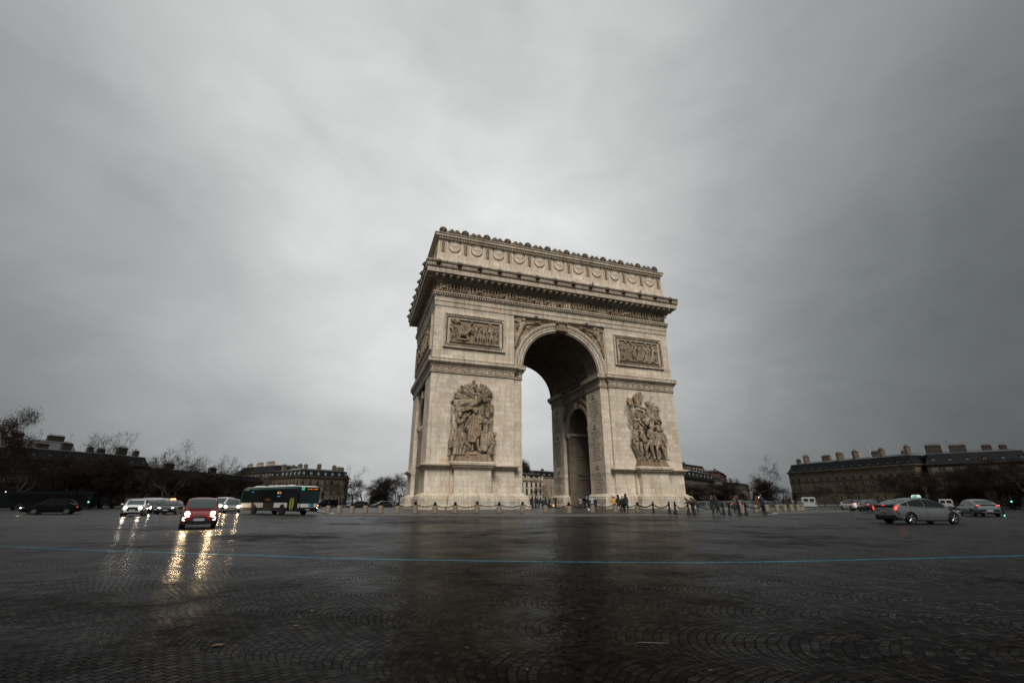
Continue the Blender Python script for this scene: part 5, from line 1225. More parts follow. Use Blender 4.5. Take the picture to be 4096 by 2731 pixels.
for y_, cl_ in ((.18,(.01,.24,.22)),(.48,(.03,.04,.16))): MB().lathe([(0,0),(.19,0),(.19,.006),(0,.006)], 24, axis='x').build('advert_disc', mat('advert disc %.2f' % y_, cl_, .5), ap, loc=(a+.034+.003*(y_ > .3), y_, .945))
link('advert_lettering', text_mesh('La radio', .13, .002), mat('dark advert letters', (.03,.03,.06), .5), ap, (a+.037, -.38, 1.0), (pi/2,0,pi/2)); link('advert_lettering', text_mesh('musicale', .12, .002), mat('pink advert letters', (.5,.03,.10), .5), ap, (a+.037, -.40, .87), (pi/2,0,pi/2))
for y_, tx in ((.17,'oui'),(.49,'pop')): link('advert_lettering', text_mesh(tx, .10, .002), mat('white advert letters', (.6,.6,.6), .5), ap, (a+.046, y_, .945), (pi/2,0,pi/2))
MB().ptube([(a+.02,-w_*.9,1.15),(a+.03,0,1.13),(a+.02,w_*.9,1.15)], .028, 6).build('green_strip', GREEN, bus)
for s in (-1, 1):
    h = blob('headlight', LENS, bus, (a-.10, s*.98, .80), .17, .24, .17); blob('bulb', DRL if s < 0 else HEAD, h, (.10, .05*s, -.05), .05, .06, .05)
    if s > 0: blob('indicator', AMBER, h, (.06, .16, .12), .07, .07, .06)
    mb = MB(); mb.cap((a-.05, s*(w_-.05), 2.45),(a+.22, s*(w_+.16), 2.3), .035, .035, 6); mb.obox((a+.24, s*(w_+.17), 1.95), .12, .2, .62); mb.build('wing_mirror', BLK, bus)
bar('front_bumper', BLK, bus, (a-.03, 0, .50), .14, W*.95, .34); plate_on(bus, a+.05, 0, .52, 0, 'EF-236-ZD'); MB().lathe([(0,0),(.07,0),(.07,.012),(0,.012)], 16, axis='x').build('badge', CHROME, bus, loc=(a+.04, 0, .66))
# ================================================================ bollards, chains, posts, barriers
GRANITE = mat('rough beige granite', (.15,.122,.088), .75, var=.45, scale=7, bump=.02)
IRON = mat('black painted iron', (.006,.006,.0065), .55, var=.3, scale=8, spec=.2)
STEEL = mat('galvanised steel', (.38,.42,.44), .4, metal=.5, var=.25)
PZ = -.10
mb = MB(); mb.lathe([(0,-.05),(.30,-.05),(.305,.02),(.285,.1),(.275,.66),(.255,.73),(.20,.76),(0,.765)], 20); BOL = mb.mesh('stone_bollard', 50); BOL.materials.append(GRANITE)
mb = MB(); mb.lathe([(0,.74),(.19,.745),(.19,.80),(.10,.83),(.085,.88),(.13,.90),(.0,.9)], 14); mb.ball((0,0,1.02), .155, nu=14, nv=10); FIN = mb.mesh('finial', 50); FIN.materials.append(IRON)
BL_ = [(1317,55.2,1),(1361,54.4,1),(1411,53.6,1),(1465,52.7,1),(1525,52.0,1),(1592,51.6,1),(1663,51.4,1),(1741,51.3,1),(1822,51.3,1),(1909,51.4,1),(1997,51.6,1),(2090,51.9,1),(2182,52.2,0),(2275,50.6,1),(2368,52.6,0),(2459,53.2,0),(2548,53.9,1)]
WHERE = {0:'farthest left beside the front of the city bus',1:'second along from the city bus',2:'third along from the city bus',3:'fourth along from the city bus',4:'fifth along, before the dark tree clump',5:'below the dense trees left of the arch',6:'under the outer left corner of the arch',7:'before the left end of the left pier',8:'before the left half of the left pedestal',9:'before the middle of the left pedestal',10:'before the right half of the left pedestal',11:'before the steel barriers at the left pier',12:'without a finial, in front of the flame and crowd',13:'in the great arch opening, before the rear pier',14:'without a finial, before the white hooded woman',15:'without a finial, beside the four huddled people',16:'before the right pier, next to the iron posts'}
TOPS = []
for i, (px, rad, fin) in enumerate(BL_):
    x, y = G(px, rad)
    o = link('stone_bollard', BOL, None, None, (x, y, PZ), (0, 0, i*.7)); tag(o, 'granite bollard '+('with black ball finial ' if fin else '')+WHERE[i], 'bollard', 'granite bollards along the island kerb')
    o.scale = (1, 1, .96+.05*sin(i*2.3))
    if fin: link('finial', FIN, None, o)
    TOPS.append((x, y, PZ+.86))
# short bollards without chains on the right
for i, (px, rad) in enumerate(((2964,55.5),(3018,60.5),(3063,64.5),(3103,67.3),(3134,68.2),(3160,69.0),(3187,70.5),(3204,72))):
    x, y = G(px, rad); o = link('stone_bollard', BOL, None, None, (x, y, PZ), (0,0,i)); o.scale = (.95,.95,1.0)
    tag(o, 'plain granite bollard without chain, '+('first','second','third','fourth','fifth','sixth','seventh','eighth')[i]+' from the iron posts right of the arch', 'bollard', 'plain granite bollards right of the arch')
# cast iron posts
mb = MB(); mb.lathe([(0,-.03),(.19,-.03),(.19,.03),(.16,.1),(.14,.18),(.10,.3),(.085,.45),(.078,.75),(.10,.8),(.10,.88),(.085,.92),(.075,1.0),(.085,1.03),(.04,1.06),(0,1.06)], 14); mb.ball((0,0,1.1), .075, nu=10, nv=7); POST = mb.mesh('iron_post', 50); POST.materials.append(IRON)
PO = [(2610,50.6),(2674,49.2),(2697,49.3),(2749,49.2),(2772,48.9),(2888,50.9),(2912,51.3),(2952,52.2),(2977,53.0),(3052,54.6)]
PW = ['nearest the last ball topped bollard','left post of the first close pair','right post of the first close pair','left post of the second close pair','right post of the second close pair','just right of the couple by the arch','one step right of the couple by the arch','beside the leaning pair in coats','just past the leaning pair in coats','at the far right end of the chain']
PT = []
for i, (px, rad) in enumerate(PO):
    x, y = G(px, rad); o = link('iron_post', POST, None, None, (x, y, -.13 if i < 3 else -.2), (0,0,i)); tag(o, 'black tapered iron chain post '+PW[i], 'post', 'black iron posts at the crossing')
    PT.append((x, y, (-.13 if i < 3 else -.2)+.92))
CHL = 'heavy black iron chain hanging between '
def chain(p, q, sag, label, n_=15, r=.028):
    p, q = Vector(p), Vector(q); mb = MB(); L_ = (q-p).length; n_ = max(9, int(L_/.16)); prev = None
    pts = [p.lerp(q, k/n_) - Vector((0,0,sag*(1-(2*k/n_-1)**2))) for k in range(n_+1)]
    for k in range(n_):
        a, b = pts[k], pts[k+1]; d_ = (b-a).normalized(); sd_ = d_.cross(Vector((0,0,1))).normalized(); up_ = sd_.cross(d_); v_ = sd_ if k % 2 else up_
        c = (a+b)/2; l = (b-a).length*.62; ww = .058
        mb.ptube([c+d_*l*cos(t_)+v_*ww*sin(t_) for t_ in [2*pi*j/10 for j in range(10)]], r, 5, closed=True)
    o = mb.build('chain', IRON, None, smooth=60, loc=(0,0,0)); return tag(o, label, 'chain', 'iron chains between the bollards and posts')
for i in (5,6,7,8,9,10):
    chain(TOPS[i], TOPS[i+1], .30+.06*sin(i*1.9), CHL+'the bollards '+('below the trees and the arch corner','at the outer left corner of the arch','before the left end of the pedestal','before the left pedestal centre','before the right half of the pedestal','in front of the steel barriers')[i-5])
for i, nm in ((0,'the two bollards nearest the bus'),(1,'the second and third bollards from the bus'),(2,'the third and fourth bollards from the bus'),(3,'the fourth and fifth bollards from the bus'),(4,'the fifth bollard and the tree clump bollard')): chain(TOPS[i], TOPS[i+1], .28, CHL+nm)
gx = lambda px, rad, z: (*G(px, rad), z)
chain(TOPS[11], TOPS[12], .33, CHL+'the barrier bollard and the one before the flame')
chain(TOPS[12], TOPS[13], .36, CHL+'the bollards in front of the flame'); chain(TOPS[13], TOPS[14], .34, CHL+'the rear pier bollard and the hooded woman')
chain(TOPS[14], TOPS[15], .36, CHL+'the hooded woman and the huddled group'); chain(TOPS[15], TOPS[16], .36, CHL+'the huddled group and the last bollard')
chain(TOPS[16], PT[0], .32, CHL+'the last bollard and the first iron post')
for i, j, nm in ((0,1,'the first post and the first close pair'),(2,3,'the two close pairs of posts'),(4,5,'the second pair and the standing couple'),(6,7,'the couple and the leaning pair'),(8,9,'the last two iron posts on the right')): chain(PT[i], PT[j], .38, CHL+nm)

# crowd barriers
def barrier_mesh(L_=2.3):
    mb = MB(); r = .022; z0, z1 = .22, 1.08
    mb.ptube([(-L_/2,0,z0),(-L_/2,0,z1-.1),(-L_/2+.1,0,z1),(L_/2-.1,0,z1),(L_/2,0,z1-.1),(L_/2,0,z0)], r, 6, closed=True)
    return mb
def barrier(x, y, rz, label, z=PZ+.02, L_=2.3):
    root = thing('crowd_barrier', label, 'barrier', (x, y, z), rz, 'steel crowd barriers')
    barrier_mesh(L_).build('rail', STEEL, root, smooth=60)
    mb = MB()
    for k in range(1, 16): X = -L_/2+L_*k/16; mb.tube((X,0,.22),(X,0,1.08),.010,n=5)
    mb.build('bars', STEEL, root)
    for X in (-L_*.36, L_*.36): MB().ptube([(X,-.32,0),(X,-.2,.1),(X,0,.16),(X,.2,.1),(X,.32,0)], .022, 6).build('foot', STEEL, root, smooth=60)
for i, (px, rad, rz, nm) in enumerate(((1944,60.5,-70,'turned end-on, leftmost by the left pier foot'),(1958,61.0,-8,'left one of the pair leaning by the left pier foot'),(1992,57.6,-60,'seen edge-on between the left pier barriers'),(2018,59.5,-4,'facing the road in front of the left pier moulding'),(2043,59.0,-6,'right one facing the road by the left pier'),(2061,56.0,-75,'end-on with white feet nearest the great opening'),(2678,60.0,-20,'at the outer corner of the right pier'),(2726,59.0,-22,'just right of the right pier corner'))):
    barrier(*G(px, rad), R(rz), 'grey steel crowd barrier '+nm)
for i, px in enumerate((2800,2862,2925,2990,3054)): barrier(*G(px, 66+i*1.5), R(-28), 'dim steel crowd barrier '+('first','second','third','fourth','fifth')[i]+' in the row behind the people on the right')
barrier(*G(3228, 71.5), R(-30), 'pale steel crowd barrier in front of the white delivery van')
# low rope posts near the arch
rp = MB(); rp.lathe([(0,0),(.09,0),(.09,.02),(.03,.04),(.028,.85),(.04,.87),(.0,.9)], 10); RP = rp.mesh('rope_post', 50); RP.materials.append(mat('dull bronze post', (.06,.045,.03), .5, metal=.4))
RPS = [(2200,84,'beside the man with raised arms'),(2235,83,'left of the rear pier corner'),(2257,82,'right of the rear pier corner'),(2296,80,'left of the lilac jacket person'),(2313,79,'behind the lilac jacket person'),(2403,68,'left of the yellow jacket'),(2410,67.5,'nearest the yellow jacket')]
rpt = []
for px, rad, nm in RPS: x, y = G(px, rad); o = link('rope_post', RP, None, None, (x, y, -.02)); tag(o, 'thin bronze rope post '+nm, 'post', 'low rope posts round the arch'); rpt.append(Vector((x, y, .8)))
for i in (0,1,2,3,5):
    a_, b_ = rpt[i], rpt[i+1]; pts = [a_.lerp(b_, k/8)-Vector((0,0,.2*(1-(k/4-1)**2))) for k in range(9)]
    tag(MB().ptube(pts, .014, 5).build('rope', RP.materials[0]), 'thin sagging rope strung between the posts '+RPS[i][2], 'rope', 'ropes between the low posts')
# flame and flowers on the slab under the vault
x, y = G(2213, 82); sl = thing('flame_slab', 'low dark memorial slab with a small burning flame under the vault', 'memorial', (x, y, -.02))
MB().box(-1.1,1.1,-.7,.7,0,.16).box(-.5,.5,-.4,.4,.16,.26).build('slab', mat('dark bronze slab', (.04,.035,.03), .5), sl)
mb = MB(); mb.lathe([(0,.26),(.08,.29),(.10,.36),(.06,.46),(.02,.58),(0,.62)], 10); mb.lathe([(0,.26),(.05,.28),(.06,.34),(.02,.46),(0,.48)], 8, (.09,.03,0)); mb.build('flame', mat('burning flame', (1,.5,.1), .5, emit=((1,.30,.04), 1.3)), sl, smooth=80)
fcol = [(.5,.5,.46),(.42,.06,.12),(.45,.3,.05),(.40,.16,.28),(.05,.10,.04)]
for i, (px, rad) in enumerate(((2163,81),(2174,80),(2186,82),(2196,81),(2225,80),(2241,80),(2257,80),(2272,79))):
    x, y = G(px, rad); mb = MB(); r4 = random.Random(i)
    for k in range(26): mb.ball((r4.gauss(0,.24), r4.gauss(0,.18), .1+abs(r4.gauss(0,.12))), r4.uniform(.05,.09), nu=6, nv=4)
    tag(mb.build('flower_bouquet', mat('petals %d' % (i % 5), fcol[i % 5], .6), loc=(x, y, -.04)), 'flower bouquet laid by the flame, '+('white, leftmost','red, second','yellow, third','pink, left of the flame','leafy, right of the flame','white, second right of the flame','red, beside the bollard','yellow, rightmost')[i], 'flowers', 'bouquets laid near the flame')
# small floodlight fixtures on the arch
for x, z in ((-4.7,31.35),(5.1,31.35)): MB().box(x-.22,x+.22,-.6,-.1,z-.1,z+.12).build('floodlight', STEEL, ARCH)
for x in (5.7, 15.9): MB().box(x-.12,x+.12,-2.5,-2.1,38.3,38.7).build('floodlight', STEEL, ARCH)

# ---- tall street lamps with rings of hooded lanterns
def lamp(px, rad, h, label, n_=3):
    x, y = G(px, rad); root = thing('street_lamp', label, 'street lamp', (x, y, -.4), 0, 'tall street lamps round the square')
    MB().lathe([(0,0),(.28,0),(.28,.5),(.2,.6),(.16,1.4),(.10,1.6),(.07,h),(0,h)], 10).build('pole', IRON, root, smooth=40)
    for k in range(n_):
        a_ = 2*pi*k/n_+away(px)+pi/2; c_, s_ = cos(a_), sin(a_)
        arm = MB().ptube([(0,0,h-.1),(.25*c_,.25*s_,h+.35),(.8*c_,.8*s_,h+.45),(1.25*c_,1.25*s_,h+.1),(1.3*c_,1.3*s_,h-.3)], .045, 6).build('arm', IRON, root, smooth=60)
        MB().lathe([(0,.12),(.15,.1),(.5,-.02),(.52,-.1),(.3,-.16),(0,-.18)], 14, (1.3*c_,1.3*s_,h-.4)).build('lamp_shade', IRON, arm, smooth=40)
lamp(836, 150, 8.7, 'tall iron street lamp with hooded lanterns among the bare trees on the left', 4)
lamp(1410, 165, 7.2, 'tall street lamp by the corner of the pale roofed building on the left'); lamp(1580, 150, 6.8, 'tall street lamp rising from the dense trees beside the arch')
lamp(2912, 170, 8.5, 'street lamp with curved arms in front of the dark avenue right of the arch', 3); lamp(3208, 150, 7.9, 'tall street lamp before the left end of the long right building', 4); lamp(3662, 150, 9.6, 'tall street lamp before the dark right end of the long building', 4)
lamp(2206, 185, 8.2, 'street lamp seen through the great arch beside the rear pier', 2)
def signal(px, rad, label, zt=2.6):
    x, y = G(px, rad); root = thing('traffic_light', label, 'traffic light', (x, y, -.25), away(px)+pi)
    MB().tube((0,0,0),(0,0,zt+.4),.05).build('pole', IRON, root); hd_ = MB().box(.02,.22,-.14,.14,zt-.6,zt+.35).build('signal_head', BLK, root)
    for k, m_ in enumerate((GREENL, BLK, BLK)): MB().lathe([(0,0),(.085,0),(.07,.05),(0,.06)], 14, axis='x').build('lens', m_, hd_, loc=(.22, 0, zt-.42+.3*k), smooth=60)
signal(354, 95, 'small traffic light glowing green beside the long dark coach', 1.7); signal(4046, 92, 'green traffic light at the far right before the black trees', 1.65); signal(3999, 60, 'low green light near the right edge of the road', .55); bpy.data.objects['traffic_light.002'].scale = (.4,.4,.75)
# ================================================================ people
SKIN = mat('skin', (.15,.088,.063), .6); HAIRB = mat('dark hair', (.015,.011,.009), .6); SHOE = mat('dark shoes', (.012,.012,.012), .5); SHOEW = mat('white trainers', (.3,.3,.3), .6)
def cloth(n_, c): return mat(n_, c, .85, var=.25, scale=9, bump=.006)
CB = cloth('black wool coat', (.010,.010,.011)); CN = cloth('navy coat', (.012,.014,.022)); CY_ = cloth('yellow rain jacket', (.62,.30,.012)); CW = cloth('pale grey hooded jacket', (.28,.29,.29)); CL = cloth('lilac jacket', (.22,.19,.24)); CE = cloth('beige coat', (.09,.07,.052)); CBR = cloth('brown coat', (.036,.022,.016)); CO = cloth('orange jacket', (.13,.034,.007)); CR = cloth('dark red jacket', (.04,.005,.006)); JE = cloth('blue jeans', (.025,.035,.055)); TB = cloth('black trousers', (.009,.009,.010)); CG = cloth('dark green scarf coat', (.010,.013,.011)); MUST = cloth('mustard scarf', (.30,.15,.03))
def person(label, px, rad, face, coat, trousers, H=1.74, lean=0., arms=None, stride=.16, hood=None, hair=HAIRB, long=.0, shoes=SHOE, z=-.06, turn=0., pos=None, lean_back=False, bulk=1., hat=None):
    """stands facing +X locally; arms = ((elbow),(hand)) offsets from each shoulder (forward, side, up) in metres"""
    x, y = pos or G(px, rad); root = thing('person', label, 'person', (x, y, z), face); k = H/1.74
    V = lambda a, b, c: Vector((a, b, c))*k
    hip = V(0,0,.92); ch = hip+V(.40*sin(lean),0,.40*cos(lean)); sh = hip+V(.50*sin(lean),0,.50*cos(lean)); nk = hip+V(.60*sin(lean)+.01,0,.59*cos(lean)); hl = lean*.75; hd_ = nk+V(.15*sin(hl)+.02,0,.15*cos(hl))
    body = MB(); body.cap(hip, ch, .125*k, .14*k); body.cap(ch, sh, .14*k, .12*k); body.cap(sh, nk, .075*k, .058*k); body.cap(nk, hd_, .056*k, .06*k)
    rot = Euler((0, hl, turn)).to_matrix()
    body.ball(hd_+rot@V(.01,0,.035), .092*k, .076*k, .115*k, 14, 10, rot); body.ball(hd_+rot@V(.045,0,-.035), .055*k, .05*k, .06*k, 10, 7, rot)
    body.cap(hd_+rot@V(.09,0,.03), hd_+rot@V(.115,0,-.005), .013*k, .018*k, 6)                    # nose
    body.cap(hd_+rot@V(.083,-.02,-.045), hd_+rot@V(.083,.02,-.045), .012*k, .012*k, 6)             # lips
    for s in (-1, 1):
        body.ball(hd_+rot@V(0,s*.078,.01), .022*k, .014*k, .032*k, 8, 6, rot); body.ball(hd_+rot@V(.078,s*.03,.035), .014*k, .018*k, .012*k, 8, 6, rot)
    cm, tm_, sm_ = MB(), MB(), MB()
    cm.cap(hip+V(0,0,-.02), ch, .165*k*bulk, .175*k*bulk, 12); cm.cap(ch, sh, .175*k*bulk, .135*k, 12); cm.cap(sh+V(0,-.13,.0), sh+V(0,.13,0), .085*k, .085*k, 10); cm.cap(sh, nk, .10*k, .075*k, 10); cm.cap(hip+V(0,-.06,0), hip+V(0,.06,0), .15*k*bulk, .15*k*bulk, 10)
    if long:
        cm.loft([[(hip.x+cos(2*pi*j/14)*(.15+.04*u)*k*bulk, sin(2*pi*j/14)*(.19+.05*u)*k*bulk, hip.z-long*u) for j in range(14)] for u in (-.1,.3,.65,1)])
    for i, s in enumerate((-1, 1)):
        S_ = sh+V(0,s*.175,-.02); E_, Hn = arms[i] if arms else ((.03,s*.06,-.28),(.08,s*.05,-.52))
        e, h = S_+V(*E_), S_+V(*Hn); d_ = (h-e).normalized()
        body.cap(S_, e, .05*k, .042*k); body.cap(e, h, .042*k, .028*k)
        cm.cap(S_, e, .078*k*bulk, .064*k*bulk, 9); cm.cap(e, h-d_*.05*k, .064*k*bulk, .052*k, 9)
        # hand: palm, four fingers, thumb
        sd_ = d_.cross(V(1,0,.2)).normalized() if abs(d_.x) < .9 else d_.cross(V(0,0,1)).normalized(); nn = sd_.cross(d_)
        pc = h+d_*.05*k; body.cap(h, pc, .028*k, .034*k, 8); body.cap(pc-sd_*.022*k, pc+sd_*.022*k, .022*k, .022*k, 8)
        for j, ln in enumerate((.062,.075,.07,.054)):
            b0 = pc+sd_*(-.03+.02*j)*k+d_*.02*k; b1 = b0+(d_*.8+nn*.35).normalized()*ln*.55*k; b2 = b1+(d_*.4+nn*.85).normalized()*ln*.5*k
            body.cap(b0, b1, .0105*k, .0095*k, 6); body.cap(b1, b2, .0095*k, .008*k, 6)
        t0 = h+d_*.02*k-sd_*.028*k; t1 = t0+(d_*.6-sd_*.7+nn*.3).normalized()*.045*k; body.cap(t0, t1, .012*k, .010*k, 6); body.cap(t1, t1+(d_*.9+nn*.4).normalized()*.03*k, .010*k, .009*k, 6)
        # leg
        hp = hip+V(0,s*.09,-.04); fx = s*stride*.5; kn = V(fx*.6+.05,s*.10,.49); an = V(fx,s*.105,.085)
        body.cap(hip, hp, .1*k, .09*k); body.cap(hp, kn, .08*k, .052*k); body.cap(kn, an, .052*k, .036*k); body.cap(an, an+V(.12,s*.015,-.045), .038*k, .03*k)
        tm_.cap(hp, kn, .105*k, .076*k, 10); tm_.cap(kn, an+V(0,0,.02), .076*k, .064*k, 10)
        sm_.cap(an+V(-.05,0,-.035), an+V(.13,s*.015,-.045), .046*k, .036*k, 10); sm_.cap(an, an+V(0,0,.05), .05*k, .05*k, 8)
    tm_.cap(hip+V(0,-.09,-.04), hip+V(0,.09,-.04), .115*k, .115*k, 10)
    remeshed(body.build('body', SKIN, root), .012*k, 1)
    remeshed(cm.build('coat', coat, root), .022*k, 1); remeshed(tm_.build('trousers', trousers, root), .024*k, 1); sm_.build('shoes', shoes, root, smooth=60)
    hm = MB()
    if hood:
        hm.ball(hd_+rot@V(-.03,0,.045), .135*k, .125*k, .155*k, 14, 10, rot); hm.cap(hd_+rot@V(-.05,0,-.02), sh+V(-.04,0,.04), .12*k, .13*k, 10)
        for s in (-1, 1): hm.cap(hd_+rot@V(.05,s*.09,.1), hd_+rot@V(.04,s*.085,-.09), .03*k, .03*k, 8)
        hm.build('hood', hood, root, smooth=80)
    else:
        hm.ball(hd_+rot@V(-.025,0,.065), .105*k, .092*k, .105*k, 14, 10, rot); hm.ball(hd_+rot@V(-.05,0,0), .085*k, .085*k, .12*k, 12, 8, rot); hm.build('hair', hair, root, smooth=80)
    if hat: 
        hb_ = MB().ball(hd_+rot@V(-.01,0,.10), .108*k, .098*k, .085*k, 14, 8, rot).build('bobble_hat', hat, root, smooth=80)
        MB().ball(hd_+rot@V(-.01,0,.085), .112*k, .102*k, .022*k, 14, 6, rot).build('stripe', CW, hb_, smooth=80)
    hands = [sh+V(0,s*.175,-.02)+V(*(arms[i][1] if arms else (.08,s*.05,-.52))) for i, s in enumerate((-1,1))]
    m = Matrix.Translation((x, y, z)) @ Matrix.Rotation(face, 4, 'Z')
    return root, [m @ p for p in hands]
aw = away
ISZ = -.10
# the huddle beside the bollard
p, h = person('person in a bright yellow jacket holding a phone up high', 2455, 57.5, aw(2455)+R(60), CY_, JE, 1.66, .05, (((.22,-.10,.05),(.36,-.06,.36)),((.15,.06,-.2),(.34,.02,-.15))), z=ISZ)
ph = MB().obox((0,0,0), .012, .075, .15).build('phone', BLK, loc=h[0]+Vector((0,0,.10)), rot=(0,.2,aw(2455)+R(60))); tag(ph, 'black phone held up by the person in the yellow jacket', 'phone')
p, h1 = person('person in black with one arm stretched forward beside the yellow jacket', 2474, 54.6, aw(2474)+R(35), CB, TB, 1.78, .08, (((.25,-.08,-.1),(.48,-.04,-.06)),((.05,.07,-.28),(.12,.06,-.5))), stride=.3, hood=CB, z=ISZ)
p, h2 = person('short person in a long black coat in the middle of the huddle', 2489, 54.8, aw(2489)+R(10), CB, TB, 1.66, 0, None, hood=None, long=.42, z=ISZ)
p, h3 = person('tall hooded person in black at the right of the huddle', 2503, 54.3, aw(2503)+R(20), CB, TB, 1.84, .04, None, stride=.24, hood=CB, long=.12, z=ISZ, bulk=1.08)
def bag(label, c, m_, w_=.26, hh=.3):
    mb = MB(); mb.loft([[(a_*w_/2*q, b_*.07*q, -zz) for a_, b_ in ((-1,-1),(1,-1),(1,1),(-1,1))] for q, zz in ((.7,.10),(1,.2),(1.05,.1+hh*.8),(.9,.1+hh))]); mb.ptube([(-w_*.2,0,-.12),(-w_*.1,0,0),(w_*.1,0,0),(w_*.2,0,-.12)], .008, 5)
    return tag(mb.build('shopping_bag', m_, loc=c), label, 'bag')
bag('white plastic bag hanging between the people in black', h2[0]+Vector((-.12,-.05,-.02)), cloth('white plastic', (.5,.52,.55))); bag('teal carrier bag held low by the tall hooded person', h3[0]+Vector((.05,-.02,-.05)), cloth('teal plastic', (.02,.20,.22)), .2, .34)
# hooded woman with raised hands and companions
person('woman in a pale hooded jacket raising both hands to her hood', 2368, 56.5, aw(2368)+pi, CW, TB, 1.72, -.04, (((.12,-.16,-.06),(.10,-.06,.22)),((.12,.16,-.06),(.10,.06,.22))), hood=CW, z=ISZ)
p, h = person('person in black left of the pale hooded woman', 2354, 58.0, aw(2354)+R(-30), CB, TB, 1.76, z=ISZ, stride=.3, shoes=SHOEW); bag('small white bag near the ground beside the bollard', (*G(2353, 55.5), ISZ+.45), MATS['white plastic'], .2, .2)
person('person in a long black coat right of the pale hooded woman', 2380, 58.5, aw(2380)+R(170), CB, TB, 1.66, z=ISZ, long=.4)
# lilac jacket and umbrella
person('person in a lilac jacket and jeans taking a photograph', 2322, 66, aw(2322)+R(15), CL, JE, 1.62, 0, (((.18,-.08,-.06),(.28,.06,.16)),((.18,.08,-.06),(.28,-.04,.16))), z=-.05, shoes=SHOE)
p, h = person('person in navy under a dark green umbrella', 2340, 66.5, aw(2340)+R(160), CN, TB, 1.66, 0, (((.1,-.06,-.2),(.26,.02,.02)),((.03,.06,-.28),(.08,.05,-.5))), z=-.05, shoes=SHOEW)
um = thing('umbrella', 'dark green umbrella held over the person in navy', 'umbrella', h[0]); mb = MB(); mb.tube((0,0,-.1),(0,0,.55),.008,n=6); mb.ptube([(0,0,-.1),(.02,0,-.15),(.05,0,-.15),(.06,0,-.11)], .012, 6); mb.build('shaft', BLK, um)
mb = MB(); mb.patch([[(r_*cos(2*pi*j/16), r_*sin(2*pi*j/16), .55-.30*(r_/.52)**2+.02*abs(sin(4*2*pi*j/16))*(r_/.52)) for j in range(17)] for r_ in (.01,.2,.36,.48,.54)]); mb.build('canopy', cloth('dark green umbrella cloth', (.012,.028,.028)), um, smooth=60)
# photographer under the vault and the dark crowd at the flame
person('man in black with both arms up photographing by the rear pier', 2222, 84, aw(2222)+R(150), CB, TB, 1.80, 0, (((.15,-.16,.04),(.22,-.04,.20)),((.15,.16,.04),(.22,.04,.20))), z=-.03)
for i, (px, rad, f, H_, nm, lg) in enumerate(((2119,74,200,1.72,'leftmost of the dark crowd near the flame',.3),(2130,75,90,1.86,'tall and hooded in the dark crowd near the flame',.35),(2141,75.5,-60,1.86,'turning right in the dark crowd near the flame',.2),(2152,76,120,1.66,'short and behind the bollard in the flame crowd',.1),(2183,80,60,1.78,'broad shouldered right of the tree in the flame crowd',.3),(2196,79,-120,1.74,'rightmost of the dark crowd near the flame',.4),(2172,78,0,1.60,'small and bending among the flame crowd',.0))):
    person('person in black, '+nm, px, rad, aw(px)+R(f), CB if i % 2 else CN, TB, H_, .35 if 'bending' in nm else .03, None, hood=CB if 'hooded' in nm else None, long=lg, z=-.05, bulk=1.1)
# right of the arch
person('person in a light beige puffer bending forward behind the iron posts', 2766, 57.5, aw(2766)+R(105), CE, JE, 1.72, .95, (((.2,-.02,-.2),(.42,0,-.3)),((.2,.02,-.2),(.42,0,-.3))), z=-.12, bulk=1.35, hood=CE)
person('person in a brown puffer bending behind the beige puffer', 2788, 57.0, aw(2788)+R(95), CBR, JE, 1.74, .9, (((.2,-.02,-.2),(.42,0,-.3)),((.2,.02,-.2),(.42,0,-.3))), z=-.12, bulk=1.4, hood=CBR)
person('woman in a long dark coat and mustard scarf facing the man in the striped hat', 2846, 49.8, aw(2846)+R(-70), CG, TB, 1.74, .02, (((.1,-.05,-.26),(.28,.02,-.30)),((.1,.05,-.26),(.28,-.02,-.30))), z=-.22, long=.45, hair=mat('chestnut hair', (.09,.04,.018), .6))
o = MB().ptube([(.10*cos(2*pi*k/12), .10*sin(2*pi*k/12), 1.46) for k in range(12)], .05, 8, closed=True).build('scarf', MUST, bpy.data.objects['person'] if False else None, loc=(*G(2846, 49.8), -.22)); tag(o, 'mustard scarf round the neck of the woman in the long dark coat', 'scarf')
person('man in black with a striped bobble hat leaning forward', 2869, 50.2, aw(2869)+R(100), CB, TB, 1.76, .22, (((.12,-.05,-.26),(.30,0,-.30)),((.12,.05,-.26),(.30,0,-.30))), stride=.34, z=-.22, long=.25, hat=CB, bulk=1.1)
person('person in a beige jacket leaning towards the red jacket', 2934, 60, aw(2934)+R(-80), CE, TB, 1.70, .25, z=-.1)
person('person in a dark red jacket beside the beige jacket', 2946, 60.5, aw(2946)+R(-95), CR, TB, 1.74, .12, z=-.1)
p, h = person('person in an orange jacket holding a bright phone', 3026, 62, aw(3026)+R(-75), CO, TB, 1.70, 0, (((.15,-.05,-.12),(.28,-.02,.12)),((.05,.06,-.28),(.1,.05,-.5))), z=-.1)
ph = MB().obox((0,0,0), .012, .075, .15).build('phone', mat('lit phone screen', (.5,.5,.5), .3, emit=((.8,.9,1), 1)), loc=h[0]+Vector((0,0,.1)), rot=(0,.2,aw(3026))); tag(ph, 'bright phone screen held by the person in the orange jacket', 'phone')
person('dark clothed person right of the orange jacket', 3047, 62.5, aw(3047)+R(150), CN, TB, 1.84, z=-.1, long=.2)
for i, (px, rad, nm) in enumerate(((3138,72,'left'),(3149,73,'middle'),(3160,74,'right'))): person('person in black, '+nm+' of three beside the last granite bollards', px, rad, aw(px)+R(60*i), CB, TB, 1.72+.05*i, z=-.1, long=.2)
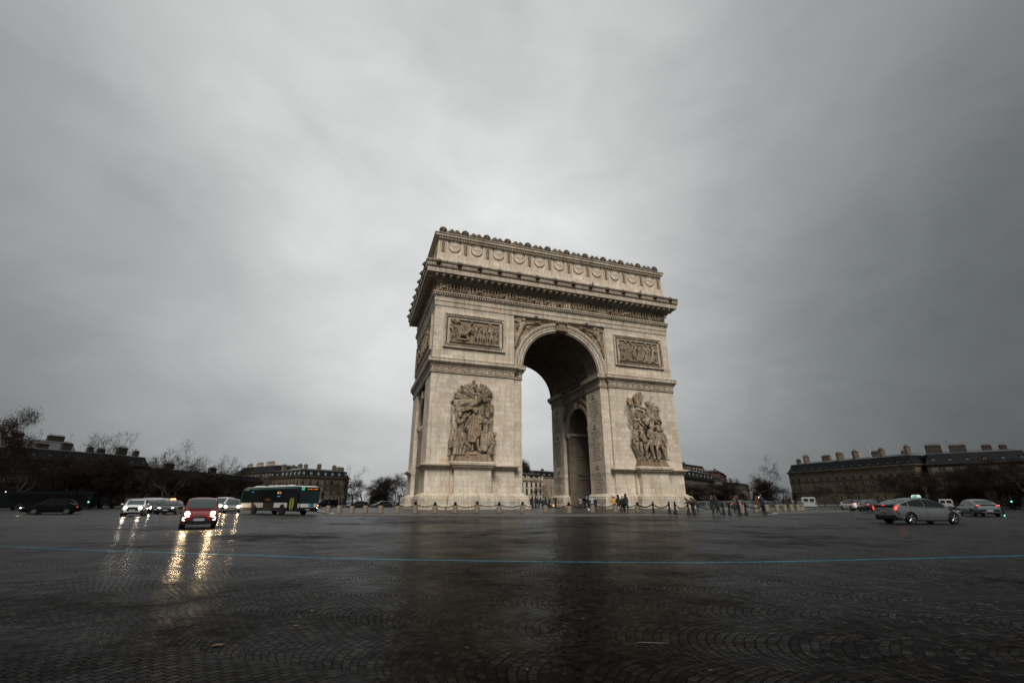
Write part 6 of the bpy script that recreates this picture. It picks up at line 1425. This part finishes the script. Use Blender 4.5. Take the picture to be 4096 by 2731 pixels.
# ================================================================ buildings round the square
def facade_mat(n_, l, d_): 
    m_ = stone_mat(n_, l, d_, bw=1.0, bh=.42, stain=.8, bump=.015); return m_
FAC_DARK = facade_mat('shade toned limestone facade', (.145,.110,.068), (.082,.061,.038)); FAC_MID = facade_mat('grey limestone facade', (.15,.122,.086), (.088,.070,.048)); FAC_PALE = facade_mat('pale limestone facade', (.66,.58,.46), (.48,.41,.315)); FAC_NIGHT = facade_mat('shade black facade', (.040,.032,.024), (.022,.018,.014)); PLASTER = stone_mat('pale plaster party wall', (.30,.29,.27), (.2,.19,.175), blocks=False, stain=.8); BRICKR = stone_mat('dark red brick', (.10,.042,.03), (.06,.026,.02), bw=.5, bh=.16)  # darkest two facades carry the light falloff towards the view edges in their colour
SLATE = mat('wet slate', (.010,.011,.0125), .7, var=.4, scale=1.5, spec=.06); ZINC = mat('wet zinc roofing', (.085,.092,.10), .5, metal=.2, var=.3, scale=.6); POT = mat('terracotta pots', (.085,.042,.028), .8); CHIM = stone_mat('chimney stack stone', (.13,.104,.072), (.075,.06,.042), blocks=False, stain=.5); CHIMP = stone_mat('pale rendered chimney', (.36,.30,.22), (.27,.22,.16), blocks=False, stain=.4)
WGL = mat('dark window glass', (.014,.017,.02), .07, spec=.8, var=.6); WFR = mat('white window frame', (.58,.57,.54), .5); WFD = mat('grey window frame', (.13,.125,.115), .5)
WM = {}
def win_meshes(w_, h_, arch):
    k = (w_, h_, arch)
    if k not in WM:
        fr = MB(); fr.box(-w_/2-.16,-w_/2,-.09,.01,-.05,h_+.02).box(w_/2,w_/2+.16,-.09,.01,-.05,h_+.02)
        if arch: fr.ring((0,h_), w_/2, w_/2+.17, -.09, .01, 0, pi, 14)
        else: fr.box(-w_/2-.24,w_/2+.24,-.16,.01,h_+.02,h_+.2)
        fr.box(-w_/2-.2,w_/2+.2,-.18,.01,-.17,-.05)
        gl = MB(); gl.box(-w_/2,w_/2,-.03,.02,-.05,h_)
        if arch: gl.prism([(w_/2*cos(pi*i/14), h_+w_/2*sin(pi*i/14)) for i in range(15)], 'y', -.03, .02)
        ca = MB(); 
        for x in (-w_/2+.05, 0, w_/2-.05): ca.box(x-.05,x+.05,-.06,-.03,-.05,h_)
        ca.box(-w_/2,w_/2,-.06,-.031,h_*.72-.04,h_*.72+.04).box(-w_/2,w_/2,-.06,-.031,h_-.09,h_)
        rl = MB(); rl.box(-w_/2-.05,w_/2+.05,-.24,-.2,.82,.87)
        for q in range(9): x = -w_/2+w_*q/8; rl.box(x-.015,x+.015,-.235,-.205,-.02,.82)
        WM[k] = [m.mesh(n_) for m, n_ in ((fr,'window'),(gl,'pane'),(ca,'casement'),(rl,'railing'))]
    return WM[k]
def building(name, label, p0, p1, depth, wall, zb, zc, zm, zt, floors, bays, roofm=SLATE, dorm=None, chims=(), sides='', frame=WFR, chimmat=None, group=None, pair=False, inset=1.3, cat='building'):
    """front runs p0 -> p1 (left to right seen from the square); zc cornice, zm top of steep slope, zt ridge"""
    d_ = Vector((p1[0]-p0[0], p1[1]-p0[1])); L = d_.length; rz = atan2(d_.y, d_.x)
    root = thing(name, label, cat, (p0[0], p0[1], 0), rz, group); D = depth
    MB().box(0, L, 0, D, zb, zc).build('wall', wall, root)
    RC = [(0,0),(L,0),(L,D),(0,D)]
    trim = MB().sweep([(-.1,zc-.9),(.12,zc-.85),(.12,zc-.5),(.3,zc-.45),(.35,zc-.3),(.62,zc-.22),(.66,zc),(.7,zc+.06),(-.1,zc+.2)], RC)
    for z in [f[0]-.45 for f in floors[1:]]: trim.sweep([(-.1,z-.16),(.1,z-.14),(.14,z),(.2,z+.06),(.2,z+.12),(-.1,z+.18)], RC)
    trim.sweep([(-.1,zb),(.12,zb),(.12,zb+1.0),(-.1,zb+1.1)], RC)
    for k in range(int(L/.5)): trim.box(.1+k*.5,.32+k*.5,-.5,-.3,zc-.44,zc-.26)
    co_ = trim.build('cornice', wall, root)
    i2 = inset
    roof = MB().loft([[(-.1,-.1,zc+.1),(L+.1,-.1,zc+.1),(L+.1,D+.1,zc+.1),(-.1,D+.1,zc+.1)],[(i2*.75,i2*.6,zc+(zm-zc)*.6),(L-i2*.75,i2*.6,zc+(zm-zc)*.6),(L-i2*.75,D-i2*.6,zc+(zm-zc)*.6),(i2*.75,D-i2*.6,zc+(zm-zc)*.6)],[(i2,i2,zm),(L-i2,i2,zm),(L-i2,D-i2,zm),(i2,D-i2,zm)]]).build('roof', roofm, root)
    mb = MB().loft([[(i2-.12,i2-.12,zm),(L-i2+.12,i2-.12,zm),(L-i2+.12,D-i2+.12,zm),(i2-.12,D-i2+.12,zm)],[(i2-.12,i2-.12,zm+.12),(L-i2+.12,i2-.12,zm+.12),(L-i2+.12,D-i2+.12,zm+.12),(i2-.12,D-i2+.12,zm+.12)],[(min(L/2-.1,i2+2),D*.45,zt),(max(L/2+.1,L-i2-2),D*.45,zt),(max(L/2+.1,L-i2-2),D*.55,zt),(min(L/2-.1,i2+2),D*.55,zt)]])
    for k in range(int(L/.75)):
        x = i2+.3+k*.75
        if x < L-i2-.3: mb.tube((x, i2-.1, zm+.17),(min(max(x,i2+2),L-i2-2), D*.45, zt+.05), .045, n=4)
    mb.build('zinc_roof', ZINC, roof)
    def wins(face, length, nb, place):
        for fi, (z, w_, h_, arch, rail) in enumerate(floors):
            me = win_meshes(w_, h_, arch)
            for k in range(nb):
                u = length*(k+.5)/nb + ((.22 if k % 2 else -.22)*0 if not pair else ((-.3 if k % 2 else .3)))
                loc, rot = place(u); 
                o = link('window', me[0], wall, root, (loc[0], loc[1], z), (0,0,rot)); link('pane', me[1], WGL, o); link('casement', me[2], frame, o)
                if rail: link('railing', me[3], IRON, o)
    wins('front', L, bays, lambda u: ((u, 0), 0))
    if 'r' in sides: wins('right', D, max(2, int(D/3.6)), lambda u: ((L, u), pi/2))
    if 'l' in sides: wins('left', D, max(2, int(D/3.6)), lambda u: ((0, D-u), -pi/2))
    if dorm:
        n_, w_, h_, dm = dorm
        db = MB().box(-w_/2-.12,w_/2+.12,0,1.5,0,h_+.25).prism([(-w_/2-.25,h_+.25),(w_/2+.25,h_+.25),(0,h_+.62)], 'y', -.1, 1.7).mesh('dormer'); 
        dg_ = MB().box(-w_/2,w_/2,-.02,.02,.1,h_+.05).mesh('pane'); dc = MB()
        for x in (-w_/2+.04,0,w_/2-.04): dc.box(x-.05,x+.05,-.05,-.021,.1,h_+.05)
        dc.box(-w_/2,w_/2,-.05,-.022,h_-.05,h_+.05); dc = dc.mesh('casement')
        def dr(x, y, rot, z): o = link('dormer', db, dm, roof, (x, y, z), (0,0,rot)); link('dormer_pane', dg_, WGL, roof, (x, y, z), (0,0,rot)); link('dormer_frame', dc, frame, roof, (x, y, z), (0,0,rot))
        for k in range(n_): dr(L*(k+.5)/n_, .35, 0, zc+.5)
        if 'r' in sides:
            for k in range(max(1, int(D/4))): dr(L-.35, D*(k+.5)/max(1, int(D/4)), pi/2, zc+.5)
        if 'l' in sides:
            for k in range(max(1, int(D/4))): dr(.35, D*(k+.5)/max(1, int(D/4)), -pi/2, zc+.5)
    for (u, v, w_, dd, z1) in chims:
        mb = MB().box(u-w_/2,u+w_/2,v-dd/2,v+dd/2,zm-2.2,z1).box(u-w_/2-.12,u+w_/2+.12,v-dd/2-.12,v+dd/2+.12,z1,z1+.18); ch = mb.build('chimney', chimmat or (FAC_NIGHT if wall is FAC_NIGHT else CHIM), roof)
        mb = MB(); n_ = max(2, int(max(w_, dd)/.42)); h5 = random.Random(int(u*10+v))
        for k in range(n_):
            q = (k+.5)/n_-.5; cx_, cy_ = (u+q*(w_-.2), v) if w_ >= dd else (u, v+q*(dd-.2)); hh = h5.uniform(.4,.75)
            mb.lathe([(.13,z1+.18),(.10,z1+.18+hh),(.13,z1+.18+hh),(.13,z1+.22+hh),(0,z1+.22+hh)], 8, (cx_, cy_, 0))
        mb.build('chimney_pots', POT, roof)
    return root
def aerial(root, x, y, z, h):
    mb = MB().tube((x,y,z),(x,y,z+h),.035,n=5)
    for k in range(3): mb.tube((x-.6,y,z+h-.2-.3*k),(x+.6,y,z+h-.2-.3*k),.02,n=4)
    mb.build('aerial', IRON, root)
HF = [(.1,1.25,2.3,True,False),(5.3,1.3,3.0,False,False),(9.7,1.25,2.35,False,True)]
b = building('town_house', 'long dark stone mansion with a row of tall chimneys right of the square', (160.8,96.7), (158.8,43.4), 24, FAC_DARK, -1.5, 13.6, 16.9, 18.4, HF, 15, dorm=(15,.8,1.0,SLATE), chims=((3.5,4,1.95,0.96,19.2),(8.5,3.0,0.75,2.88,20.3),(13.5,9,3.75,1.12,20.2),(21,8,2.25,1.12,20.5),(24.0,3.2,0.83,2.40,20.1),(31.0,3.4,1.12,2.56,20.2),(35,9,3.00,1.12,19.8),(41.5,3.2,0.90,2.24,20.0),(46,8,0.90,0.96,19.0),(50.5,3.4,0.98,2.08,20.1)), frame=WFD, pair=True)
for x, y, h in ((22.5,6,4.8),(34.5,6,5.0),(35.3,6,4.6)): MB().tube((x,y,17.5),(x-.3,y,17.5+h),.16,n=8).build('flue_pipe', STEEL, b)
MB().box(27.8,29.8,6,8,17.0,20.6).build('roof_lantern', CHIMP, b)
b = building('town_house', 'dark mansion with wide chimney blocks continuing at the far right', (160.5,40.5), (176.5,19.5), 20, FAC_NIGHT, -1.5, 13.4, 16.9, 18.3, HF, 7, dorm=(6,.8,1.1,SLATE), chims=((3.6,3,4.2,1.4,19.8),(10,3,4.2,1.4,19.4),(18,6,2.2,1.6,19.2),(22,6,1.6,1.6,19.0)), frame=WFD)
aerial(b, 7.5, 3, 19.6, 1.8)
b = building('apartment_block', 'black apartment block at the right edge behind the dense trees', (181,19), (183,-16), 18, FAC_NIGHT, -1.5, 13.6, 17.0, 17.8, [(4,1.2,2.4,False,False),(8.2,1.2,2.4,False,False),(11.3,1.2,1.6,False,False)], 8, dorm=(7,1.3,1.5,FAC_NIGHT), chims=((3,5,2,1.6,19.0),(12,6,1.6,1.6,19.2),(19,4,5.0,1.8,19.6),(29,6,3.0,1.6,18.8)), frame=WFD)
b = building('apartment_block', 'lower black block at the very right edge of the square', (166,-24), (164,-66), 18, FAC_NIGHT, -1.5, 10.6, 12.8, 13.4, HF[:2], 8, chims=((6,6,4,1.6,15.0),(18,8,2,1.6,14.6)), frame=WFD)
# seen through the great arch
b = building('town_house', 'pale mansion with slate mansard seen through the great arch', (56.5,196.0), (80.5,203.5), 24, FAC_PALE, -1.5, 13.4, 17.0, 18.4, HF, 7, dorm=(6,.85,1.2,WFR), chims=((9,14,2.2,1.5,20.0),(14.5,12,3.4,1.6,20.2),(19,14,1.6,1.4,19.6)), sides='r', frame=WFR, chimmat=CHIMP)
mb = MB(); 
for k in range(60): mb.lathe([(.08,14.0),(.12,14.2),(.06,14.5),(.10,14.7),(0,14.72)], 6, (.25+k*.42,-.35,0))
mb.box(0,25.2,-.5,-.2,13.8,14.0).box(0,25.2,-.5,-.2,14.72,14.9)
for x in (.2,12.4,24.9): mb.lathe([(.35,13.8),(.35,15.0),(.2,15.1),(.4,15.7),(.1,16.2),(0,16.2)], 8, (x,-.35,0))
mb.build('roof_balustrade', FAC_PALE, b)
b = building('apartment_block', 'taller pale block with a brick chimney behind the mansion seen through the arch', (70,246), (118,262), 16, CHIMP, -2, 18.6, 22.6, 23.6, [(15,1.2,2.0,False,False)], 10, dorm=(9,1.2,1.7,SLATE), chims=((24,4,2.4,1.6,24.6),(12,4,4,1.6,24.4),(38,4,2,1.6,24.4)), frame=WFR)
aerial(b, 20, 3, 24.5, 4.0); aerial(b, 25, 4, 25, 3.4); MB().box(22.6,26,-.2,1.2,18.6,22.4).build('brick_stack', BRICKR, b)
# beyond the right pier, along the avenue
b = building('town_house', 'stone mansion with white dormers partly hidden by the right pier', (118,130), (158,166), 22, FAC_MID, -2, 12.9, 15.8, 16.6, HF, 11, dorm=(10,.85,1.3,CHIMP), chims=((14,6,5,1.6,18.8),(22,7,2,1.5,19.0),(32,8,6,1.6,18.6)), frame=WFD, sides='r')
b = building('apartment_block', 'stone block with long black balconies beginning the avenue right of the arch', (163,172), (226,216), 20, FAC_MID, -2, 15.4, 20.0, 22.6, [(1,1.4,2.6,True,False),(6,1.3,2.9,False,True),(11.4,1.3,2.6,False,True)], 16, dorm=(8,1.4,2.0,CHIMP), chims=((10,6,1.8,1.8,24),(20,6,6,1.8,23.4),(28,8,6,1.8,23.8),(38,6,4,1.8,23.2)), frame=WFD)
MB().box(0,76,-.9,-.1,14.9,15.0).box(0,76,-.95,-.9,15.0,16.0).build('long_balcony', IRON, b)
b = building('apartment_block', 'tall block with a blank pale party wall and a rooftop row of windows', (214,236), (262,262), 24, FAC_MID, -2, 24.0, 30.0, 30.6, [(6,1.4,2.8,False,True),(11,1.4,2.8,False,True),(16,1.4,2.6,False,True),(20.4,1.3,2.2,False,True)], 9, dorm=(9,1.6,2.6,CHIMP), chims=((20,6,4,1.6,31.6),), frame=WFD, inset=2.5)
MB().prism([(-.1,-2),(26,-2),(26,31),(2.6,31),(-.1,24.5)], 'x', -.4, -.05).build('party_wall', PLASTER, b); MB().box(-26,14,8,22,27,32.6).build('glass_attic', ZINC, b)
for x in (-8,-6.8): MB().tube((x,12,32),(x,12,35.5),.4,n=8).build('flue_pipe', STEEL, b)
b = building('apartment_block', 'far white fronted house on the avenue right of the arch', (270,270), (318,306), 18, PLASTER, -2, 20, 23, 23.8, [(6,1.4,2.6,False,True),(11,1.4,2.6,False,True),(15.6,1.4,2.2,False,True)], 8, chims=((10,5,9,1.8,26.6),(24,5,5,1.8,25.6)), frame=WFD)
b = building('apartment_block', 'far dark red brick block at the end of the avenue row', (325,315), (378,362), 24, BRICKR, -2, 29, 31, 32, [(10,1.4,2.6,False,False),(16,1.4,2.6,False,False),(22,1.4,2.4,False,False)], 9, chims=((8,5,10,1.8,33.0),), frame=WFD)
b = building('apartment_block', 'most distant pale block low above the avenue trees', (440,418), (520,470), 24, FAC_MID, -2, 22, 25, 26, [(10,1.4,2.6,False,False),(16,1.4,2.6,False,False)], 12, chims=((12,5,6,1.8,30),), frame=WFD)
# left of the arch
b = building('town_house', 'stone corner mansion with slate mansard left of the arch', (-58.5,195.5), (-34.5,211), 22, FAC_MID, -1.5, 13.5, 16.9, 18.2, HF, 7, dorm=(7,.95,1.45,WFD), chims=((5,5,1.6,1.5,19.6),(12,4,1.7,1.6,20.0),(21,4,1.8,1.5,19.8),(26,6,4.0,1.5,19.2)), sides='l', frame=WFR)
mb = MB()
for k in range(3):
    for j in range(9): mb.tube((26.6+k*1.0,-.2,j*2.4-1),(26.6+k*1.0,-.2,j*2.4+1.6),.05,n=4)
for j in range(9): mb.box(26.5,28.8,-.9,.2,j*2.3,j*2.3+.06); mb.tube((26.6,-.5,j*2.3+1),(28.7,-.5,j*2.3+1),.03,n=4)
mb.build('scaffolding', IRON, b)
b = building('town_house', 'slate roofed house wing joining the corner mansion on the left', (-77,224), (-60,204), 18, FAC_DARK, -1.5, 13.7, 17.0, 18.3, HF, 7, dorm=(6,.95,1.5,SLATE), chims=((6,4,2.2,1.5,20.4),(13,5,2.4,1.5,19.8),(19,5,2.2,1.5,20.3)), frame=WFR)
b = building('apartment_block', 'pale apartment house with three broad beige chimney walls on the left', (-104,268), (-77,233), 22, FAC_MID, -2, 17.9, 21.4, 22.4, [(4,1.3,2.4,False,True),(9,1.3,2.4,False,True),(14.2,1.3,2.0,False,True)], 11, dorm=None, chims=((7,5,5,1.0,23.0),(19,5,6.5,1.0,23.3),(31,5,8.0,1.0,23.6)), sides='r', frame=WFR, chimmat=CHIMP, inset=3.2)
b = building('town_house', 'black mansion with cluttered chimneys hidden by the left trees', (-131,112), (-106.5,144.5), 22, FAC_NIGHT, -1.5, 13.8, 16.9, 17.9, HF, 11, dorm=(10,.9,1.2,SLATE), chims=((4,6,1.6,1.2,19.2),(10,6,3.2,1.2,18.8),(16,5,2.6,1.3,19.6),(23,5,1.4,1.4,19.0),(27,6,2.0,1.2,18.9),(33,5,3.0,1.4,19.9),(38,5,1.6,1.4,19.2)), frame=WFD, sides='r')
MB().box(34,40.6,-.12,-.02,5.0,12.5).build('lit_toned_bay', FAC_DARK, b)  # bay looks lit only through its paler facade colour
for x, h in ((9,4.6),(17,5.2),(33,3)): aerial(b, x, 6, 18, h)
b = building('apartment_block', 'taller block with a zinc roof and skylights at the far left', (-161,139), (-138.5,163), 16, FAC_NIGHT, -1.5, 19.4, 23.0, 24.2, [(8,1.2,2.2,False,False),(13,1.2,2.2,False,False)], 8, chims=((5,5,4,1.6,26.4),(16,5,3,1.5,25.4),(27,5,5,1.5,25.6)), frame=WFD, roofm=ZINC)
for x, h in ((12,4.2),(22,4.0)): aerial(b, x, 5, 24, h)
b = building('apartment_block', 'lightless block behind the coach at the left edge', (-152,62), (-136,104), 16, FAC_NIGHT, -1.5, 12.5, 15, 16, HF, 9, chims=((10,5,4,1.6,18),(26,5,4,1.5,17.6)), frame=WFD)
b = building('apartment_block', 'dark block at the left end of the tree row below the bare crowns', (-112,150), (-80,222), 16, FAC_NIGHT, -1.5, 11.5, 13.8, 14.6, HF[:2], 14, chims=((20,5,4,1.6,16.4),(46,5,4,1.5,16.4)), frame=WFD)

# ================================================================ trees
BARK = mat('wet dark bark', (.008,.0063,.005), .75, var=.4, scale=6, bump=.01); TWIG = mat('bare twigs', (.009,.0068,.0052), .9, var=.3, spec=.2); LEAFR = mat('withered russet leaves', (.012,.0066,.0042), .95, var=.5, scale=1.2, spec=.15); LEAFG = mat('dark evergreen leaves', (.010,.013,.0075), .8, var=.5, scale=1.2, spec=.2)
def tree_meshes(seed, H, spread, trunk_h, levels=6, leaves=0, up=.35, lm=LEAFR, leafsize=.13, fork=3):
    r_ = random.Random(seed); tk, tw, lf = MB(), MB(), MB(); tips = []
    def grow(p, d_, ln, rad, lv):
        n_ = 3 if lv > 1 else 2; pts = [p]; q = p; dd = d_
        for k in range(n_):
            dd = (dd + Vector((r_.gauss(0,.16), r_.gauss(0,.16), r_.gauss(0,.10)+up*.10))).normalized(); q = q + dd*ln/n_; pts.append(q)
        r1 = rad*.62; rs_ = [rad+(r1-rad)*k/n_ for k in range(n_+1)]
        if rad > .05: tk.ptube(pts, rs_, 6 if rad > .12 else 5)
        else:
            for a_, b_, ra, rb in zip(pts, pts[1:], rs_, rs_[1:]): tw.tube(a_, b_, max(ra,.010), max(rb,.008), 3, cap=False)
        if lv == 0: tips.append((q, dd)); return
        for k in range(fork if lv > 1 else fork+1):
            az = r_.uniform(0, 2*pi); tilt = r_.uniform(.35,.95)*(spread if lv > levels-3 else 1.0)
            a_ = dd.orthogonal().normalized(); b_ = dd.cross(a_); nd = (dd*cos(tilt)+(a_*cos(az)+b_*sin(az))*sin(tilt)).normalized(); nd.z += up*.25; nd.normalize()
            st = pts[-1] if k < 2 else pts[r_.randint(1, n_)]
            grow(st, nd, ln*r_.uniform(.62,.86), r1*r_.uniform(.62,.88), lv-1)
        if lv <= 3: tips.append((q, dd))
    grow(Vector((0,0,0)), Vector((0,0,1)), trunk_h, H*.017, levels)
    zmax = max(v[2] for v in tw.v); f = H/zmax; leafsize /= f
    for _ in range(leaves):
        q, dd = r_.choice(tips); q = q + Vector((r_.gauss(0,.45), r_.gauss(0,.45), r_.gauss(0,.35)))/f; a_ = Vector((r_.gauss(0,1), r_.gauss(0,1), r_.gauss(0,1))).normalized(); b_ = a_.orthogonal().normalized(); s_ = leafsize*r_.uniform(.6,1.5)
        lf.add([q-a_*s_, q+b_*s_*.6, q+a_*s_, q-b_*s_*.6], [(0,1,2,3)])
    out = []
    for m_, nm, mt in ((tk,'trunk',BARK),(tw,'crown',TWIG),(lf,'leaves',lm)):
        if not m_.v: out.append(None); continue
        m_.v = [(x*f, y*f, z*f) for x, y, z in m_.v]; me = bpy.data.meshes.new(nm); me.from_pydata(m_.v, [], m_.f); me.materials.append(mt); out.append(me)
    return out
PROTO = [tree_meshes(1,12,.9,2.6,6,140,leafsize=.08), tree_meshes(2,12,1.1,2.8,6,60,leafsize=.08), tree_meshes(3,12,.75,3.2,6,200,leafsize=.08), tree_meshes(5,12,1.15,2.2,6,6500,leafsize=.085), tree_meshes(8,12,1.2,2.0,6,22000,leafsize=.065), tree_meshes(13,12,.85,2.4,6,9000,leafsize=.15,lm=LEAFG)]
TN = [0]
def tree(label, px, rad, h, k, wide=1., z=-.6, group='trees round the square', pos=None):
    x, y = pos or G(px, rad); TN[0] += 1; rz = TN[0]*2.4; root = thing(('bare_tree','bare_tree','bare_tree','russet_tree','russet_tree','evergreen_tree')[k], label, 'tree', (x, y, z), rz, group)
    s_ = h/12; root.scale = (s_*wide, s_*wide, s_)
    t_, c_, l_ = PROTO[k]; link('trunk', t_, None, root); cr = link('crown', c_, None, root)
    if l_: link('foliage', l_, None, cr)
    return root
ORD = ['first','second','third','fourth','fifth','sixth','seventh','eighth','ninth','tenth','eleventh','twelfth','thirteenth','fourteenth','fifteenth','sixteenth']
tree('large tree with brown leaves cut by the left edge of the photo', 2, 92, 13.4, 4, .72); tree('tree with brown leaves just right of the large left edge tree', 62, 118, 10.5, 3, .9)
for i, (px, rad, h, k) in enumerate(((110,130,10.5,4),(160,136,11.5,3),(205,132,10.2,4),(262,138,11.6,3),(310,134,10.5,4),(365,140,11.6,3),(410,136,10.5,4),(455,144,11.5,3),(505,140,10.0,4),(552,146,10.5,3),(600,148,10.7,3))): tree(ORD[i]+' dark tree from the left in front of the black mansion', px, rad, h, k, 1.25)
for i, (px, rad, h, k) in enumerate(((430,190,24,2),(640,142,16.6,0),(690,136,14.8,0),(735,160,15.2,1),(790,152,14.4,0),(845,168,16.0,1),(898,165,14.8,0),(940,185,15.0,1),(990,190,12.0,0))): tree('bare tree against the sky, '+ORD[i]+' from the left between the black mansion and the bus', px, rad, h, k, 1.15 if i else .8)
for i, (px, rad, h, k) in enumerate(((660,150,9.5,4),(715,150,9,3),(770,155,9,4),(825,155,9,3),(880,150,8.6,4),(925,160,9,3),(975,165,8.6,4),(1030,170,8.4,3),(1085,172,8,1),(1140,175,7.5,1))): tree(ORD[i]+' low dark tree of the row behind the cars, counted from the left', px, rad, h, k, 1.35)
for i, (px, rad, h, k) in enumerate(((1250,182,9,1),(1330,186,12,0),(1368,170,11.0,1),(1405,168,13.2,0))): tree('bare tree before the corner mansion, '+ORD[i]+' from the bus', px, rad, h, k, 1.1)
for i, (px, rad, h, k) in enumerate(((1452,165,8.5,4),(1490,160,9.3,4),(1525,168,8.8,4),(1560,158,8.3,4),(1596,150,9.4,3),(1625,140,10.1,3),(1655,146,8.8,4),(1475,195,7.2,4))): tree('dense russet tree left of the arch, '+ORD[i]+' of the clump', px, rad, h, k, 1.25)
tree('bare spreading tree standing before the pale mansion seen through the arch', 2160, 168, 9.8, 0, 1.0); tree('small bare tree beside it in the great arch opening', 2192, 172, 7.6, 1, 1.0)
tree('dark evergreen rising above the roofs seen through the arch', 2096, 330, 30, 5, .5); tree('thin bare crown above the roofs seen through the arch', 2126, 330, 24.5, 2, .9)
for i, (px, rad, h, k) in enumerate(((2745,128,6.0,4),(2790,132,6.2,3),(2832,136,6.7,4),(2868,130,6.2,3),(2905,138,6.4,4),(2945,134,5.9,3),(2985,142,7.4,4),(3022,150,7.6,4),(3062,158,8.1,4),(3098,150,6.7,4),(3130,152,6.0,3))): tree('dark tree under the avenue roofs, '+ORD[i]+' from the right pier', px, rad, h, k, 1.3)
tree('tall bare tree standing alone in the gap before the long right mansion', 3086, 165, 16.0, 0, .85)
for i, (px, rad, h, k) in enumerate(((3185,182,6.1,0),(3240,176,7.0,1),(3300,172,7.2,0),(3352,168,6.9,1),(3412,165,7.7,0),(3470,162,7.4,1),(3528,160,8.2,0),(3580,158,7.8,1),(3640,155,9.0,0),(3690,152,9.0,3))): tree('bare tree '+ORD[i]+' in the row before the long right mansion', px, rad, h, k, 1.3)
for i, (px, rad, h, k) in enumerate(((3740,140,7.6,4),(3790,138,7.8,4),(3840,136,7.6,4),(3890,130,8.1,4),(3940,128,8.1,4),(3990,122,8.2,4),(4040,118,8.4,4),(4085,112,8.4,4))): tree('dense dark tree '+ORD[i]+' from the left in the mass at the right edge', px, rad, h, k, 1.4)
